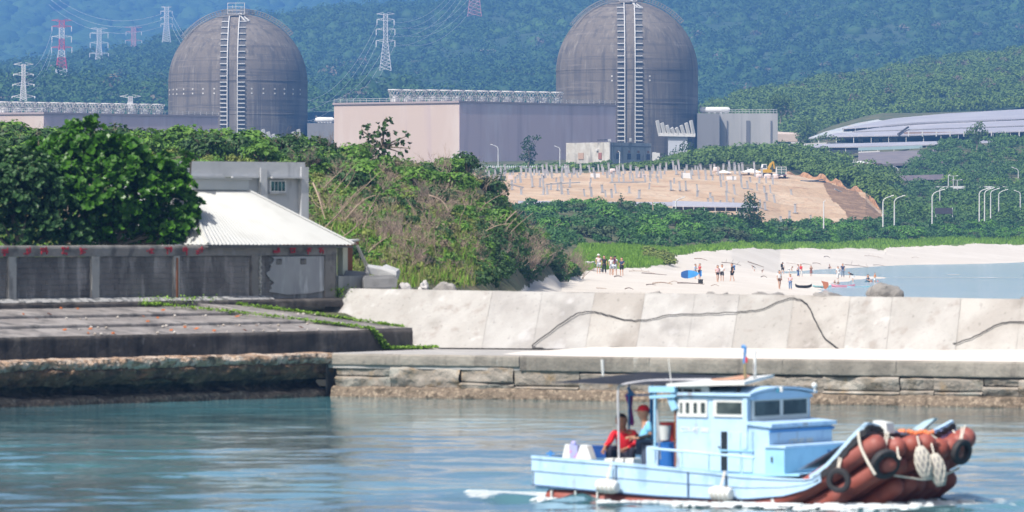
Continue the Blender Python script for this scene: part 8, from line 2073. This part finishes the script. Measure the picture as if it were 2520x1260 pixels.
b = MB(); b.prism([(-.10, -.08, 1.505), (-.19, -.065, 1.495), (-.225, 0, 1.49), (-.19, .065, 1.495), (-.10, .08, 1.505)], (0, 0, .014)); b.build('brim', cloth((.68, .015, .03)), cp, local=True)
for s_ in 'lr':
    a, c_ = Vector(J['el'+s_][:3]), Vector(J['wr'+s_][:3]); b = MB(); b.tube([a+(a-c_)*-.0, a.lerp(c_, .5), c_], [.046, .042, .036], 8); b.build('arm_sleeve', cloth(K_), m2, local=True, smooth=True)

# wake and bow wave
rw = random.Random(12); b = MB(); Mb = boat.matrix_basis
def blob(x, y, w, l, z=.04):
    n = 9; ring = [Vector((x+l*math.cos(2*math.pi*k/n)*rw.uniform(.7, 1.2), y+w*math.sin(2*math.pi*k/n)*rw.uniform(.7, 1.2), z-.05)) for k in range(n)]
    c0_ = Vector((x, y, z+w*.08)); mid = [Vector((x+(q.x-x)*.65, y+(q.y-y)*.65, z+w*.03)) for q in ring]
    b.add([c0_]+mid+ring, [(0, 1+k, 1+(k+1) % n) for k in range(n)]+[(1+k, 1+n+k, 1+n+(k+1) % n, 1+(k+1) % n) for k in range(n)])
for i in range(330):   # along the near side and round the bow
    u = rw.uniform(.2, 8.0); k_ = max(0, (u-3.2)/4.8)
    p = Mb @ Vector((u, -.12-.35*k_*rw.random()-rw.random()*.18, 0)); blob(p.x, p.y-rw.uniform(0, .3)*k_, rw.uniform(.015, .06)*(1+1.2*k_), rw.uniform(.04, .15)*(1+k_), rw.uniform(.0, .06)+.08*k_*rw.random())
for i in range(160):
    t = rw.random(); p = Mb @ Vector((7.3+rw.uniform(-.6, .8), .1+3.0*t, 0)); blob(p.x+rw.uniform(-.1, .5)*rw.random(), p.y, rw.uniform(.05, .15), rw.uniform(.08, .26), rw.uniform(.0, .10))
for i in range(130):   # stern wash trailing to the side of the picture
    t = rw.random()**1.4; p = Vector((BX-.1-1.9*t+.9, BY+1.0+t*1.2+rw.gauss(0, .35+.5*t), 0)); blob(p.x, p.y, rw.uniform(.015, .05)*(1-t*.4), rw.uniform(.10, .34), rw.uniform(.01, .05))
for i in range(60):
    p = Vector((rw.uniform(7.9, 9.6), 109.5+rw.uniform(-.6, 1.4), 0)); blob(p.x, p.y, rw.uniform(.02, .05), rw.uniform(.08, .25), .03)
props(b.build('wake_foam', m_foam, smooth=True), 'white foam of the wake and bow wave round the boat', None, None, 'stuff')
# ------------------------------------------------------------------ haze
m = bpy.data.materials.new('haze_air'); m.use_nodes = True; nt = m.node_tree; nt.nodes.clear()
out = nt.nodes.new('ShaderNodeOutputMaterial'); pv = nt.nodes.new('ShaderNodeVolumePrincipled')
pv.inputs['Color'].default_value = (.17, .44, .98, 1); pv.inputs['Density'].default_value = 1.7e-4
pv.inputs['Anisotropy'].default_value = 0.0
nt.links.new(pv.outputs[0], out.inputs['Volume'])
hb = MB(); hb.box((0, 4100, 187.5), (9000, 8600, 395))
h = hb.build('haze', m); h['kind'] = 'stuff'
